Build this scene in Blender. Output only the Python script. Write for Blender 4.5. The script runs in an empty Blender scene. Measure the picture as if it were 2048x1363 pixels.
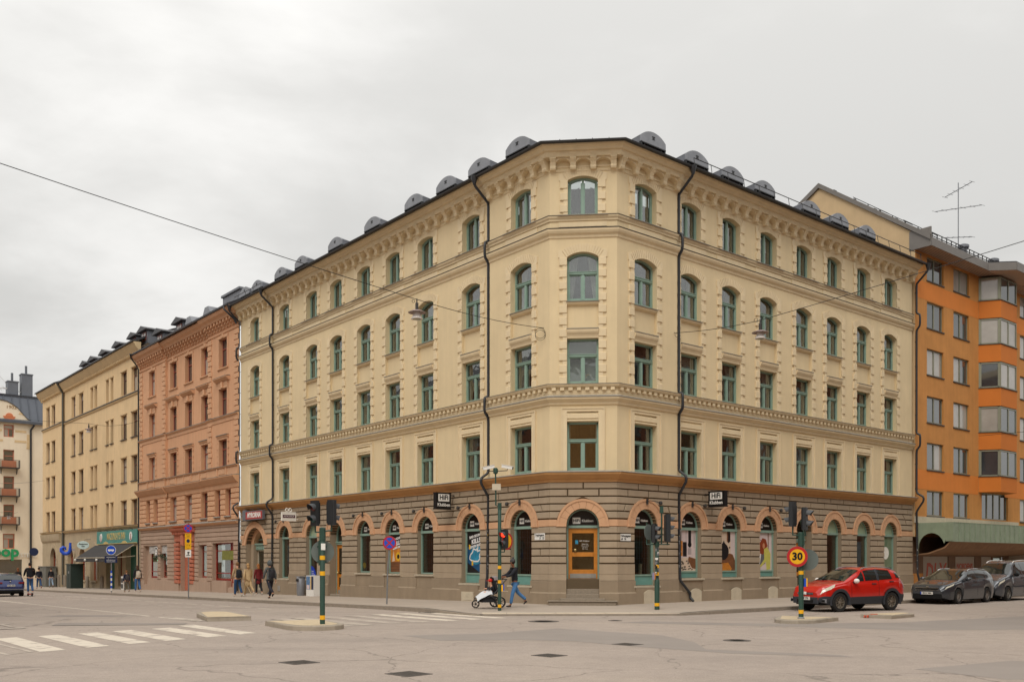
import bpy, math, random
from mathutils import Matrix, Vector
R_ = math.radians
rnd = random.Random(7)
scene = bpy.context.scene
COL = scene.collection

# ---------------------------------------------------------------- camera, sky, sun, exposure
cd = bpy.data.cameras.new('camera'); cam = bpy.data.objects.new('camera', cd); COL.objects.link(cam)
cam.location = (0, 0, 1.65); cam.rotation_euler = (R_(90), 0, 0)
cd.sensor_width = 36.0; cd.lens = 1865.0/2048*36; cd.shift_y = 0.2151
cd.clip_start = 0.1; cd.clip_end = 2000
scene.camera = cam

wd = bpy.data.worlds.new('World'); scene.world = wd; wd.use_nodes = True
N = wd.node_tree.nodes; Lk = wd.node_tree.links; N.clear()
SUN_EL, SUN_AZ = 52.0, 195.0          # behind the camera, slightly left
sky = N.new('ShaderNodeTexSky'); sky.sky_type = 'NISHITA'; sky.sun_disc = False
sky.sun_elevation = R_(SUN_EL); sky.sun_rotation = R_(SUN_AZ); sky.air_density = 1.5; sky.dust_density = 2.0
bg1 = N.new('ShaderNodeBackground'); bg1.inputs[1].default_value = 0.07
Lk.new(sky.outputs[0], bg1.inputs[0])
tc = N.new('ShaderNodeTexCoord'); sp = N.new('ShaderNodeSeparateXYZ'); Lk.new(tc.outputs['Generated'], sp.inputs[0])
def wmath(op, a, b=None, clamp=False):
    n = N.new('ShaderNodeMath'); n.operation = op; n.use_clamp = clamp
    for i, v in enumerate((a, b)):
        if v is None: continue
        if isinstance(v, (int, float)): n.inputs[i].default_value = v
        else: Lk.new(v, n.inputs[i])
    return n.outputs[0]
zc = wmath('MAXIMUM', sp.outputs[2], 0.0)
den = wmath('ADD', zc, 0.22)
cx = wmath('DIVIDE', sp.outputs[0], den); cy = wmath('DIVIDE', sp.outputs[1], den)
cb = N.new('ShaderNodeCombineXYZ'); Lk.new(cx, cb.inputs[0]); Lk.new(cy, cb.inputs[1]); cb.inputs[2].default_value = 3.1
def wnoise(scale, detail, rough, dist):
    n = N.new('ShaderNodeTexNoise'); Lk.new(cb.outputs[0], n.inputs['Vector'])
    n.inputs['Scale'].default_value = scale; n.inputs['Detail'].default_value = detail
    n.inputs['Roughness'].default_value = rough; n.inputs['Distortion'].default_value = dist
    return n.outputs[0]
n1 = wnoise(0.75, 7, 0.5, 0.5); n2 = wnoise(2.3, 6, 0.55, 0.3)
cl = wmath('ADD', wmath('MULTIPLY', n1, 0.75), wmath('MULTIPLY', n2, 0.25))
mr = N.new('ShaderNodeMapRange'); mr.interpolation_type = 'SMOOTHSTEP'
Lk.new(cl, mr.inputs[0]); mr.inputs[1].default_value = 0.40; mr.inputs[2].default_value = 0.60
mr.inputs[3].default_value = 0.0; mr.inputs[4].default_value = 1.0
mxc = N.new('ShaderNodeMix'); mxc.data_type = 'RGBA'
Lk.new(mr.outputs[0], mxc.inputs[0])
mxc.inputs[6].default_value = (0.70, 0.69, 0.665, 1); mxc.inputs[7].default_value = (1.0, 0.985, 0.955, 1)
# an overcast sky brightens towards the zenith
grad = wmath('ADD', wmath('MULTIPLY', zc, 0.75), 0.80)
bg2 = N.new('ShaderNodeBackground'); Lk.new(mxc.outputs[2], bg2.inputs[0]); Lk.new(grad, bg2.inputs[1])
mxs = N.new('ShaderNodeMixShader'); mxs.inputs[0].default_value = 0.94
Lk.new(bg1.outputs[0], mxs.inputs[1]); Lk.new(bg2.outputs[0], mxs.inputs[2])
wo = N.new('ShaderNodeOutputWorld'); Lk.new(mxs.outputs[0], wo.inputs[0])

sd = bpy.data.lights.new('sun', 'SUN'); sd.energy = 1.45; sd.angle = R_(32); sd.color = (1.0, 0.95, 0.87)
so = bpy.data.objects.new('sun', sd); COL.objects.link(so)
az = R_(SUN_AZ)
sdir = Vector((math.sin(az)*math.cos(R_(SUN_EL)), math.cos(az)*math.cos(R_(SUN_EL)), math.sin(R_(SUN_EL))))
so.rotation_euler = (-sdir).to_track_quat('-Z', 'Y').to_euler(); so.location = (0, -20, 60)

vs = scene.view_settings
vs.view_transform = 'Standard'; vs.look = 'None'; vs.exposure = 0.0; vs.gamma = 1.0; vs.use_curve_mapping = False
scene.cycles.max_bounces = 6; scene.cycles.diffuse_bounces = 3; scene.cycles.glossy_bounces = 3
scene.cycles.transparent_max_bounces = 8; scene.cycles.caustics_reflective = False; scene.cycles.caustics_refractive = False

# ---------------------------------------------------------------- helpers
def lin(h):
    h = h.lstrip('#'); o = []
    for i in (0, 2, 4):
        v = int(h[i:i+2], 16)/255
        o.append(v/12.92 if v <= 0.04045 else ((v+0.055)/1.055)**2.4)
    return (*o, 1)
MATS = {}
def mat(name, hexc, rough=0.8, var=0.0, ns=0.8, bump=0.0, bs=60, streak=0.0, metal=0.0, spec=0.5, coat=0.0, emit=0.0, dirt=None, dirtamt=0.0, ior=1.45):
    if name in MATS: return MATS[name]
    m = bpy.data.materials.new(name); m.use_nodes = True; MATS[name] = m
    nt = m.node_tree; b = nt.nodes['Principled BSDF']; nn = nt.nodes.new; lk = nt.links.new
    c = lin(hexc); b.inputs['Base Color'].default_value = c
    b.inputs['Roughness'].default_value = rough; b.inputs['Metallic'].default_value = metal
    b.inputs['Specular IOR Level'].default_value = spec; b.inputs['IOR'].default_value = ior
    if coat: b.inputs['Coat Weight'].default_value = coat; b.inputs['Coat Roughness'].default_value = 0.04
    if emit:
        b.inputs['Emission Color'].default_value = c; b.inputs['Emission Strength'].default_value = emit
    geo = None
    if var or streak or bump or dirt:
        geo = nn('ShaderNodeNewGeometry')
    src = None
    if var or streak:
        fac = None
        if var:
            n = nn('ShaderNodeTexNoise'); lk(geo.outputs['Position'], n.inputs['Vector'])
            n.inputs['Scale'].default_value = ns; n.inputs['Detail'].default_value = 6; n.inputs['Roughness'].default_value = 0.62
            mm = nn('ShaderNodeMapRange'); lk(n.outputs[0], mm.inputs[0]); mm.inputs[1].default_value = 0.28; mm.inputs[2].default_value = 0.72
            mm.inputs[3].default_value = 1-var; mm.inputs[4].default_value = 1+var; fac = mm.outputs[0]
        if streak:
            mp = nn('ShaderNodeMapping'); lk(geo.outputs['Position'], mp.inputs[0]); mp.inputs['Scale'].default_value = (2.2, 2.2, 0.16)
            n = nn('ShaderNodeTexNoise'); lk(mp.outputs[0], n.inputs['Vector']); n.inputs['Scale'].default_value = 1.6
            n.inputs['Detail'].default_value = 7; n.inputs['Roughness'].default_value = 0.65
            mm = nn('ShaderNodeMapRange'); lk(n.outputs[0], mm.inputs[0]); mm.inputs[1].default_value = 0.4; mm.inputs[2].default_value = 0.75
            mm.inputs[3].default_value = 1; mm.inputs[4].default_value = 1-streak
            if fac is None: fac = mm.outputs[0]
            else:
                q = nn('ShaderNodeMath'); q.operation = 'MULTIPLY'; lk(fac, q.inputs[0]); lk(mm.outputs[0], q.inputs[1]); fac = q.outputs[0]
        vm = nn('ShaderNodeVectorMath'); vm.operation = 'SCALE'; vm.inputs[0].default_value = c[:3]; lk(fac, vm.inputs['Scale'])
        src = vm.outputs[0]
        lk(src, b.inputs['Base Color'])
    if dirt:
        n = nn('ShaderNodeTexNoise'); lk(geo.outputs['Position'], n.inputs['Vector']); n.inputs['Scale'].default_value = 3.0
        n.inputs['Detail'].default_value = 8; n.inputs['Roughness'].default_value = 0.7
        mm = nn('ShaderNodeMapRange'); lk(n.outputs[0], mm.inputs[0]); mm.inputs[1].default_value = 0.62-dirtamt*0.3; mm.inputs[2].default_value = 0.68-dirtamt*0.1
        mx = nn('ShaderNodeMix'); mx.data_type = 'RGBA'; lk(mm.outputs[0], mx.inputs[0])
        if src: lk(src, mx.inputs[6])
        else: mx.inputs[6].default_value = c
        mx.inputs[7].default_value = lin(dirt); lk(mx.outputs[2], b.inputs['Base Color'])
    if bump:
        n = nn('ShaderNodeTexNoise'); lk(geo.outputs['Position'], n.inputs['Vector']); n.inputs['Scale'].default_value = bs; n.inputs['Detail'].default_value = 4
        bp = nn('ShaderNodeBump'); bp.inputs['Strength'].default_value = bump; bp.inputs['Distance'].default_value = 0.02
        lk(n.outputs[0], bp.inputs['Height']); lk(bp.outputs[0], b.inputs['Normal'])
    return m

def glassmat(name, tint, refl, wav=0.02, seed=0):
    """thin window glass: sees through, reflects more at grazing angles, slightly wavy"""
    m = bpy.data.materials.new(name); m.use_nodes = True; MATS[name] = m
    nt = m.node_tree; nt.nodes.clear(); nn = nt.nodes.new; lk = nt.links.new
    tr = nn('ShaderNodeBsdfTransparent'); tr.inputs[0].default_value = lin(tint)
    gl = nn('ShaderNodeBsdfGlossy'); gl.inputs['Roughness'].default_value = 0.015
    lw = nn('ShaderNodeLayerWeight'); lw.inputs['Blend'].default_value = 0.5
    pw = nn('ShaderNodeMath'); pw.operation = 'POWER'; lk(lw.outputs['Facing'], pw.inputs[0]); pw.inputs[1].default_value = 4.0
    fr = nn('ShaderNodeMath'); fr.operation = 'MULTIPLY_ADD'; lk(pw.outputs[0], fr.inputs[0]); fr.inputs[1].default_value = 1-refl; fr.inputs[2].default_value = refl
    geo = nn('ShaderNodeNewGeometry')
    oi = nn('ShaderNodeObjectInfo')
    va = nn('ShaderNodeVectorMath'); va.operation = 'ADD'; lk(geo.outputs['Position'], va.inputs[0])
    lk(oi.outputs['Random'], va.inputs[1])
    n = nn('ShaderNodeTexNoise'); lk(va.outputs[0], n.inputs['Vector']); n.inputs['Scale'].default_value = 1.7; n.inputs['Detail'].default_value = 2
    bp = nn('ShaderNodeBump'); bp.inputs['Strength'].default_value = wav; bp.inputs['Distance'].default_value = 0.5
    lk(n.outputs[0], bp.inputs['Height']); lk(bp.outputs[0], gl.inputs['Normal'])
    mx = nn('ShaderNodeMixShader'); lk(fr.outputs[0], mx.inputs[0]); lk(tr.outputs[0], mx.inputs[1]); lk(gl.outputs[0], mx.inputs[2])
    o = nn('ShaderNodeOutputMaterial'); lk(mx.outputs[0], o.inputs[0])
    return m

WM = {}
I4 = Matrix.Identity(4)
def T(x, y, z): return Matrix.Translation((x, y, z))
def RZ(a): return Matrix.Rotation(a, 4, 'Z')
def place(o, parent, M):
    WM[o] = M
    if parent is not None:
        o.parent = parent
        o.matrix_basis = WM[parent].inverted() @ M
    else: o.matrix_basis = M
def props(o, label=None, cat=None, group=None, kind=None):
    if label: o['label'] = label
    if cat: o['category'] = cat
    if group: o['group'] = group
    if kind: o['kind'] = kind
    return o
def empty(name, M, label=None, cat=None, group=None, kind=None):
    o = bpy.data.objects.new(name, None); COL.objects.link(o); place(o, None, M)
    o.empty_display_size = 0.3
    return props(o, label, cat, group, kind)
def link(name, me, parent=None, M=None, **k):
    o = bpy.data.objects.new(name, me); COL.objects.link(o); place(o, parent, M if M is not None else I4)
    return props(o, **k)
def copytree(o, M, label=None, group=None):
    """copy a thing with its parts and their sub-parts to a new world matrix"""
    rel = M @ WM[o].inverted()
    def rec(src, par):
        c = src.copy(); COL.objects.link(c); WM[c] = rel @ WM[src]
        if par is not None:
            c.parent = par; c.matrix_basis = WM[par].inverted() @ WM[c]
        else: c.matrix_basis = WM[c]
        for ch in [q for q in KIDS.get(src, [])]: rec(ch, c)
        return c
    r = rec(o, None)
    if label: r['label'] = label
    if group: r['group'] = group
    return r
KIDS = {}
def kid(o):
    if o.parent is not None: KIDS.setdefault(o.parent, []).append(o)
    return o

class MB:
    def __init__(s, M=None): s.v = []; s.f = []; s.m = []; s.mi = 0; s.M = M
    def add(s, vs_, fs, mi=None):
        b = len(s.v)
        if s.M is not None:
            vs_ = [s.M @ Vector(p) for p in vs_]
            fl = s.M.determinant() < 0
        else: fl = False
        s.v += [tuple(p) for p in vs_]
        for f in fs:
            s.f.append([b+i for i in (reversed(f) if fl else f)]); s.m.append(s.mi if mi is None else mi)
        return s
    def box(s, x0, x1, y0, y1, z0, z1, mi=None):
        if x0 > x1: x0, x1 = x1, x0
        if y0 > y1: y0, y1 = y1, y0
        if z0 > z1: z0, z1 = z1, z0
        return s.add([(x0,y0,z0),(x1,y0,z0),(x1,y1,z0),(x0,y1,z0),(x0,y0,z1),(x1,y0,z1),(x1,y1,z1),(x0,y1,z1)],
              [(0,3,2,1),(4,5,6,7),(0,1,5,4),(1,2,6,5),(2,3,7,6),(3,0,4,7)], mi)
    def bbox(s, x0, x1, y0, y1, z0, z1, b=0.01, mi=None):
        """block whose front (y1) edges are chamfered"""
        b = min(b, (x1-x0)*0.4, (z1-z0)*0.4)
        return s.add([(x0,y0,z0),(x1,y0,z0),(x1,y0,z1),(x0,y0,z1),(x0,y1-b,z0),(x1,y1-b,z0),(x1,y1-b,z1),(x0,y1-b,z1),
                      (x0+b,y1,z0+b),(x1-b,y1,z0+b),(x1-b,y1,z1-b),(x0+b,y1,z1-b)],
              [(0,1,2,3),(0,4,5,1),(1,5,6,2),(2,6,7,3),(3,7,4,0),(4,8,9,5),(5,9,10,6),(6,10,11,7),(7,11,8,4),(8,11,10,9)], mi)
    def quad(s, a, b, c, d, mi=None): return s.add([a, b, c, d], [(0,1,2,3)], mi)
    def prism(s, poly, y0, y1, mi=None):
        """polygon of (x,z) given anticlockwise seen from +y side reversed; extruded along y"""
        n = len(poly)
        vs_ = [(x, y0, z) for x, z in poly] + [(x, y1, z) for x, z in poly]
        fs = [tuple(range(n)), tuple(reversed(range(n, 2*n)))]
        fs += [(i, i+n, (i+1) % n+n, (i+1) % n) for i in range(n)]
        return s.add(vs_, fs, mi)
    def extz(s, poly, z0, z1, mi=None):
        n = len(poly)
        vs_ = [(x, y, z0) for x, y in poly] + [(x, y, z1) for x, y in poly]
        fs = [tuple(reversed(range(n))), tuple(range(n, 2*n))]
        fs += [(i, (i+1) % n, (i+1) % n+n, i+n) for i in range(n)]
        return s.add(vs_, fs, mi)
    def tube(s, pts, r, n=8, mi=None, cap=True):
        P = [Vector(p) for p in pts]; rs = r if isinstance(r, (list, tuple)) else [r]*len(P)
        vs_ = []; up = None
        for i, p in enumerate(P):
            t = (P[min(i+1, len(P)-1)]-P[max(i-1, 0)]).normalized()
            if up is None:
                up = Vector((0, 0, 1)) if abs(t.z) < 0.9 else Vector((1, 0, 0))
            a = t.cross(up)
            if a.length < 1e-5: a = t.orthogonal()
            a.normalize(); b = a.cross(t).normalized(); up = b
            for k in range(n):
                q = 2*math.pi*k/n
                vs_.append(p+a*(math.cos(q)*rs[i])+b*(math.sin(q)*rs[i]))
        fs = []
        for i in range(len(P)-1):
            for k in range(n):
                fs.append((i*n+k, i*n+(k+1) % n, (i+1)*n+(k+1) % n, (i+1)*n+k))
        if cap: fs += [tuple(reversed(range(n))), tuple(range((len(P)-1)*n, len(P)*n))]
        return s.add(vs_, fs, mi)
    def lathe(s, prof, n=16, M=None, mi=None):
        """prof of (r,z) about local z"""
        vs_ = []; M = M or I4
        for r, z in prof:
            for k in range(n):
                q = 2*math.pi*k/n; vs_.append(M @ Vector((r*math.cos(q), r*math.sin(q), z)))
        fs = []
        for i in range(len(prof)-1):
            for k in range(n):
                fs.append((i*n+k, i*n+(k+1) % n, (i+1)*n+(k+1) % n, (i+1)*n+k))
        fs += [tuple(reversed(range(n))), tuple(range((len(prof)-1)*n, len(prof)*n))]
        return s.add(vs_, fs, mi)
    def sphere(s, c, rx, ry=None, rz=None, n=12, m=8, mi=None):
        ry = ry or rx; rz = rz or rx
        prof = [(math.sin(math.pi*i/m), -math.cos(math.pi*i/m)) for i in range(m+1)]
        prof[0] = (0.02, -1); prof[-1] = (0.02, 1)
        return s.lathe(prof, n, T(*c) @ Matrix.Diagonal((rx, ry, rz, 1)), mi)
    def sweep(s, prof, s0, s1, m0=0.0, m1=0.0, mi=None, cap=True):
        """profile of (d,z) swept along x; ends shifted by m0*d, m1*d (mitres)"""
        n = len(prof)
        vs_ = [(s0+m0*d, d, z) for d, z in prof] + [(s1+m1*d, d, z) for d, z in prof]
        fs = [(i, i+1, n+i+1, n+i) for i in range(n-1)]
        if cap: fs += [tuple(reversed(range(n))), tuple(range(n, 2*n))]
        return s.add(vs_, fs, mi)
    def mesh(s, name, mats, smooth=None):
        me = bpy.data.meshes.new(name); me.from_pydata(s.v, [], s.f)
        mats = mats if isinstance(mats, (list, tuple)) else [mats]
        for q in mats: me.materials.append(q)
        if len(mats) > 1: me.polygons.foreach_set('material_index', s.m)
        if smooth:
            me.polygons.foreach_set('use_smooth', [True]*len(me.polygons))
            me.set_sharp_from_angle(angle=R_(smooth))
        me.update(); return me
    def build(s, name, mats, parent=None, M=None, smooth=None, **k):
        return kid(link(name, s.mesh(name, mats, smooth), parent, M, **k))

def text(name, body, size, m, parent, M, align='CENTER', ext=0.004, squash=1.0, offset=0.0, shear=0.0, **k):
    """flat lettering; M maps local x right, y up, z out of the face"""
    cu = bpy.data.curves.new(name, 'FONT'); cu.body = body; cu.size = size; cu.align_x = align; cu.align_y = 'CENTER'
    cu.extrude = ext; cu.offset = offset; cu.shear = shear; cu.resolution_u = 2
    cu.materials.append(m)
    o = bpy.data.objects.new(name, cu); COL.objects.link(o)
    place(o, parent, M @ Matrix.Diagonal((squash, 1, 1, 1)))
    return kid(props(o, **k))
def face_mat(p, n, up=Vector((0, 0, 1))):
    """frame whose x is to the reader's right, y up, z outwards along n, at p"""
    n = Vector(n).normalized(); x = up.cross(n).normalized(); y = n.cross(x)
    M = Matrix(((x.x, y.x, n.x, p[0]), (x.y, y.y, n.y, p[1]), (x.z, y.z, n.z, p[2]), (0, 0, 0, 1)))
    return M

# ---------------------------------------------------------------- street frames
aL, aR, aC = R_(39.5), R_(50.5), R_(95.5)
DL = Vector((-math.sin(aL), math.cos(aL), 0)); NL = Vector((-math.cos(aL), -math.sin(aL), 0))
DR = Vector((math.sin(aR), math.cos(aR), 0)); NR = Vector((math.cos(aR), -math.sin(aR), 0))
DC = Vector((math.sin(aC), math.cos(aC), 0)); NC = Vector((math.cos(aC), -math.sin(aC), 0))
NC = Vector((-0.09585, -0.9954, 0)).normalized()
P0 = Vector((1.4574, 36.0, 0)); WC = 2.5803; P1 = P0 + DC*WC
def frame(P, D, Nn): return Matrix(((D.x, Nn.x, 0, P.x), (D.y, Nn.y, 0, P.y), (0, 0, 1, P.z), (0, 0, 0, 1)))
FL, FR, FC = frame(P0, DL, NL), frame(P1, DR, NR), frame(P0, DC, NC)
def rightframe(F, s, d, z):
    """right-handed placement at (s,d,z) of a facade: local y outwards"""
    p = F @ Vector((s, d, z)); n = F.to_3x3() @ Vector((0, 1, 0))
    return T(*p) @ RZ(math.atan2(-n.x, n.y))
def facing(F, s, d, z):
    n = F.to_3x3() @ Vector((0, 1, 0)); return face_mat(F @ Vector((s, d, z)), n)
def zg(x, y):
    """pavement level: the left street falls gently away from the corner"""
    q = (x-P0.x)*DL.x + (y-P0.y)*DL.y - 1.0
    return -0.0118*(0.5*(q+math.sqrt(q*q+4)))+0.0118*0.5*(-1+math.sqrt(5))
def zL(s): 
    q = s-1.0
    return -0.0118*(0.5*(q+math.sqrt(q*q+4)))+0.0118*0.5*(-1+math.sqrt(5))
def lp(s, d, z=0.0): return FL @ Vector((s, d, zL(s)+z))
def rp(s, d, z=0.0): return FR @ Vector((s, d, z))
def arc(a, rise, n=12, x0=0.0, z0=0.0):
    Rr = (a*a+rise*rise)/(2*rise); cz = rise-Rr; t = math.atan2(a, -cz) if rise < a else math.pi-math.atan2(a, cz)
    if abs(rise-a) < 1e-6: t = math.pi/2; cz = 0; Rr = a
    return [(x0+Rr*math.sin(-t+2*t*i/n), z0+cz+Rr*math.cos(-t+2*t*i/n)) for i in range(n+1)]
# ---------------------------------------------------------------- materials
M_cream = mat('cream_render', '#e0cba3', 0.85, var=0.06, ns=0.7, bump=0.25, bs=30, streak=0.07)
M_creamd = mat('cream_trim', '#e3cfaa', 0.8, var=0.06, ns=2.0, bump=0.15, bs=40, streak=0.06)
M_stone = mat('grey_brown_stone', '#a8967f', 0.85, var=0.08, ns=1.3, bump=0.35, bs=45, streak=0.08)
M_joint = mat('grey_brown_joint', '#5e4f3b', 0.9, var=0.08, ns=1.5)
M_plinth = mat('plinth_render', '#998872', 0.88, var=0.10, ns=0.9, bump=0.3, bs=30, streak=0.12)
M_ochre = mat('ochre_cornice', '#c3935f', 0.8, var=0.08, ns=1.0, streak=0.10, bump=0.15)
M_arch = mat('terracotta_arch', '#cfa27d', 0.82, var=0.07, ns=1.5, streak=0.06, bump=0.2)
M_flash = mat('lead_flashing', '#9a958c', 0.55, var=0.12, ns=3, streak=0.15, spec=0.4)
M_flashd = mat('dark_flashing', '#4c4843', 0.6, var=0.1, ns=3)
M_roof = mat('black_sheet_roof', '#3b3a3d', 0.45, var=0.12, ns=1.2, spec=0.5)
M_gutter = mat('gutter_black', '#2c2a2a', 0.45, var=0.1, ns=3)
M_pipe = mat('drainpipe_black', '#2f3033', 0.42, var=0.1, ns=4)
M_zinc = mat('zinc_sheet', '#8c8e93', 0.42, var=0.14, ns=1.6, streak=0.12, metal=0.35)
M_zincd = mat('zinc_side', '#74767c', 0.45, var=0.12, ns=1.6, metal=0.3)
M_teal = mat('sea_green_wood', '#8aa597', 0.5, var=0.08, ns=5, streak=0.05)
M_teald = mat('sea_green_panel', '#6f9f96', 0.45, var=0.06, ns=3, streak=0.06)
M_palegreen = mat('pale_green_panel', '#a9bda0', 0.6, var=0.05, ns=2)
M_casement = mat('white_casement', '#d9d6c6', 0.5)
M_curtain = mat('white_curtain', '#e9e6dd', 0.9, var=0.08, ns=6)
M_blind = mat('pale_blind', '#dcdad2', 0.8)
M_room = mat('room_wall', '#7d6c5a', 0.9, var=0.3, ns=0.5)
M_roomd = mat('shop_interior', '#94867a', 0.9, var=0.5, ns=0.8)  # lighter base colour stands in for the lighting inside the shops
M_floor = mat('room_floor', '#4a3a2c', 0.8)
M_glass = glassmat('window_glass', '#dfe4e2', 0.17, 0.012)
M_shop = glassmat('shop_glass', '#dfe4e0', 0.10, 0.004)
M_sill = mat('limestone_sill', '#c7bca6', 0.75, var=0.1, ns=4, streak=0.1)
M_black = mat('black_enamel', '#141416', 0.35)
M_sticker = mat('black_film', '#231c1a', 0.35, spec=0.4)
M_white = mat('white_enamel', '#e8e6e0', 0.5)
M_orangewood = mat('orange_oak', '#c9812f', 0.45, var=0.14, ns=6, streak=0.12)
M_steel = mat('galvanised_steel', '#8f9294', 0.4, var=0.1, ns=5, metal=0.6)
M_plate = mat('cream_plate', '#c9bda6', 0.6, var=0.08, ns=5, streak=0.1)
M_granite = mat('granite_step', '#8e8272', 0.85, var=0.15, ns=14, bump=0.2, bs=90)
M_lens = mat('lamp_iron', '#3d3a38', 0.5)

# ---------------------------------------------------------------- facade helpers
def wall(mb, s0, s1, z0, z1, ops, depth=0.24, d=0.0, mi=0, rv=0):
    """plane wall with openings (sa, sb, za, zspring, rise); adds reveals and soffits"""
    xs = sorted({s0, s1, *[o[0] for o in ops], *[o[1] for o in ops]})
    zs = sorted({z0, z1, *[o[2] for o in ops], *[o[3]+o[4] for o in ops]})
    for i in range(len(xs)-1):
        for j in range(len(zs)-1):
            xm, zm = (xs[i]+xs[i+1])/2, (zs[j]+zs[j+1])/2
            if any(o[0] < xm < o[1] and o[2] < zm < o[3]+o[4] for o in ops): continue
            mb.quad((xs[i], d, zs[j]), (xs[i], d, zs[j+1]), (xs[i+1], d, zs[j+1]), (xs[i+1], d, zs[j]), mi)
    for sa, sb, za, zp, rise in ops:
        b = d-depth
        mb.quad((sa, d, za), (sa, d, zp), (sa, b, zp), (sa, b, za), mi+rv)
        mb.quad((sb, d, za), (sb, b, za), (sb, b, zp), (sb, d, zp), mi+rv)
        mb.quad((sa, d, za), (sa, b, za), (sb, b, za), (sb, d, za), mi+rv)
        if rise < 1e-4:
            mb.quad((sa, d, zp), (sb, d, zp), (sb, b, zp), (sa, b, zp), mi)
        else:
            P = arc((sb-sa)/2, rise, 14, (sa+sb)/2, zp); zt = zp+rise
            for (xa, ya), (xb, yb) in zip(P, P[1:]):
                mb.quad((xa, d, ya), (xb, d, yb), (xb, b, yb), (xa, b, ya), mi)
                mb.quad((xa, d, ya), (xa, d, zt), (xb, d, zt), (xb, d, yb), mi)

# upper windows: local x centred, y outwards from the wall plane, z from the sill
def ringframe(mb, a, zs, rise, t, y0, y1):
    """frame bar of width t round an opening of half width a, springing zs, arch rise"""
    if rise < 1e-4:
        mb.box(-a, a, y0, y1, zs-t, zs)
    else:
        o = arc(a, rise, 12, 0, zs); i = [(x*(a-t)/a, z-t) for x, z in o]
        for k in range(12):
            mb.prism([o[k], o[k+1], i[k+1], i[k]], y0, y1)
    zt = zs if rise < 1e-4 else zs-t
    mb.box(-a, -a+t, y0, y1, 0, zt); mb.box(a-t, a, y0, y1, 0, zt); mb.box(-a+t, a-t, y0, y1, 0, t)
def paneshape(a, z0, z1, rise, zs):
    if rise < 1e-4: return [(-a, z0), (-a, z1), (a, z1), (a, z0)]
    return [(-a, z0)]+arc(a, rise, 10, 0, zs)+[(a, z0)]
WINMESH = {}
def window_meshes(key, a, zs, rise, trans):
    """key: F1..F4; trans None for two casements full height"""
    if key in WINMESH: return WINMESH[key]
    y0, y1 = -0.30, -0.215
    f = MB(); ringframe(f, a, zs, rise, 0.075, y0, y1)
    f.box(-0.045, 0.045, y0+0.01, y1+0.012, 0.075, (trans or zs+rise-0.075))
    if trans:
        f.box(-a+0.075, a-0.075, y0+0.005, y1+0.035, trans, trans+0.10)
        f.box(-a+0.075, a-0.075, y0+0.005, y1+0.055, trans+0.075, trans+0.10)
    for sx in (-1, 1):      # casement rails
        x0, x1 = (0.045, a-0.075) if sx > 0 else (-a+0.075, -0.045)
        zt = trans if trans else zs-0.04
        f.box(x0, x0+0.035, y0+0.02, y1-0.01, 0.075, zt); f.box(x1-0.035, x1, y0+0.02, y1-0.01, 0.075, zt)
        f.box(x0+0.035, x1-0.035, y0+0.02, y1-0.01, 0.075, 0.125)
        if trans: f.box(x0+0.035, x1-0.035, y0+0.02, y1-0.01, zt-0.045, zt)
    if rise > 1e-4 or True: f.box(-a, a, -0.24, -0.13, -0.03, 0.0)
    panes = []
    yp = -0.272
    for sx in (-1, 1):
        x0, x1 = (0.08, a-0.11) if sx > 0 else (-a+0.11, -0.08)
        p = MB(); zt = (trans-0.045) if trans else zs+rise*0.45-0.08
        p.box(x0, x1, yp-0.003, yp, 0.125, zt); panes.append(p.mesh('pane', M_glass))
        if not trans:
            panes.pop(); p = MB(); Rr = (a*a+rise*rise)/(2*rise) if rise else 1
            n = 6; up = []
            for k in range(n+1):
                x = x0+(x1-x0)*k/n; up.append((x, zs+rise-Rr+math.sqrt(Rr*Rr-x*x)-0.085))
            p.prism([(x0, 0.125)]+up+[(x1, 0.125)], yp-0.003, yp); panes.append(p.mesh('pane', M_glass))
    if trans:
        p = MB(); p.prism(paneshape(a-0.075, trans+0.10, zs-0.075, rise, zs-0.075) if rise > 1e-4 else [(-a+0.075, trans+0.10), (-a+0.075, zs-0.075), (a-0.075, zs-0.075), (a-0.075, trans+0.10)], yp-0.003, yp)
        panes.append(p.mesh('pane', M_glass))
    inn = MB()
    yi0, yi1 = -0.41, -0.37
    zt = trans if trans else zs
    inn.box(-a+0.05, -a+0.12, yi0, yi1, 0.02, zs); inn.box(a-0.12, a-0.05, yi0, yi1, 0.02, zs)
    inn.box(-a+0.12, a-0.12, yi0, yi1, 0.02, 0.12); inn.box(-0.05, 0.05, yi0, yi1, 0.12, zt)
    if trans: inn.box(-a+0.12, a-0.12, yi0, yi1, trans-0.03, trans+0.10)
    inn.box(-a-0.05, a+0.05, yi0-0.25, yi0, -0.02, 0.02)
    cur = {}
    top = zs+rise*0.6
    def folds(x0, x1, z0, z1, tie):
        c = MB(); n = 14
        for k in range(n):
            xa = x0+(x1-x0)*k/n; xb = x0+(x1-x0)*(k+1)/n
            q = lambda i: -0.52+0.03*math.sin(i*2.4)
            zz = [z0+(z1-z0)*j/6 for j in range(7)]
            for j in range(6):
                def sx(x, z):
                    if not tie: return x
                    t = (z1-z)/(z1-z0); e = x0 if abs(x0) > abs(x1) else x1
                    return e+(x-e)*(1-0.55*t)
                c.quad((sx(xa, zz[j]), q(k), zz[j]), (sx(xb, zz[j]), q(k+1), zz[j]), (sx(xb, zz[j+1]), q(k+1), zz[j+1]), (sx(xa, zz[j+1]), q(k), zz[j+1]))
        return c
    c = folds(-a, -0.18, 0.05, top, True); d = folds(0.18, a, 0.05, top, True); c.v += []; 
    b = len(c.v); c.v += d.v; c.f += [[i+b for i in f_] for f_ in d.f]; c.m += d.m
    cur['drapes'] = c.mesh('curtain', M_curtain, 60)
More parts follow.
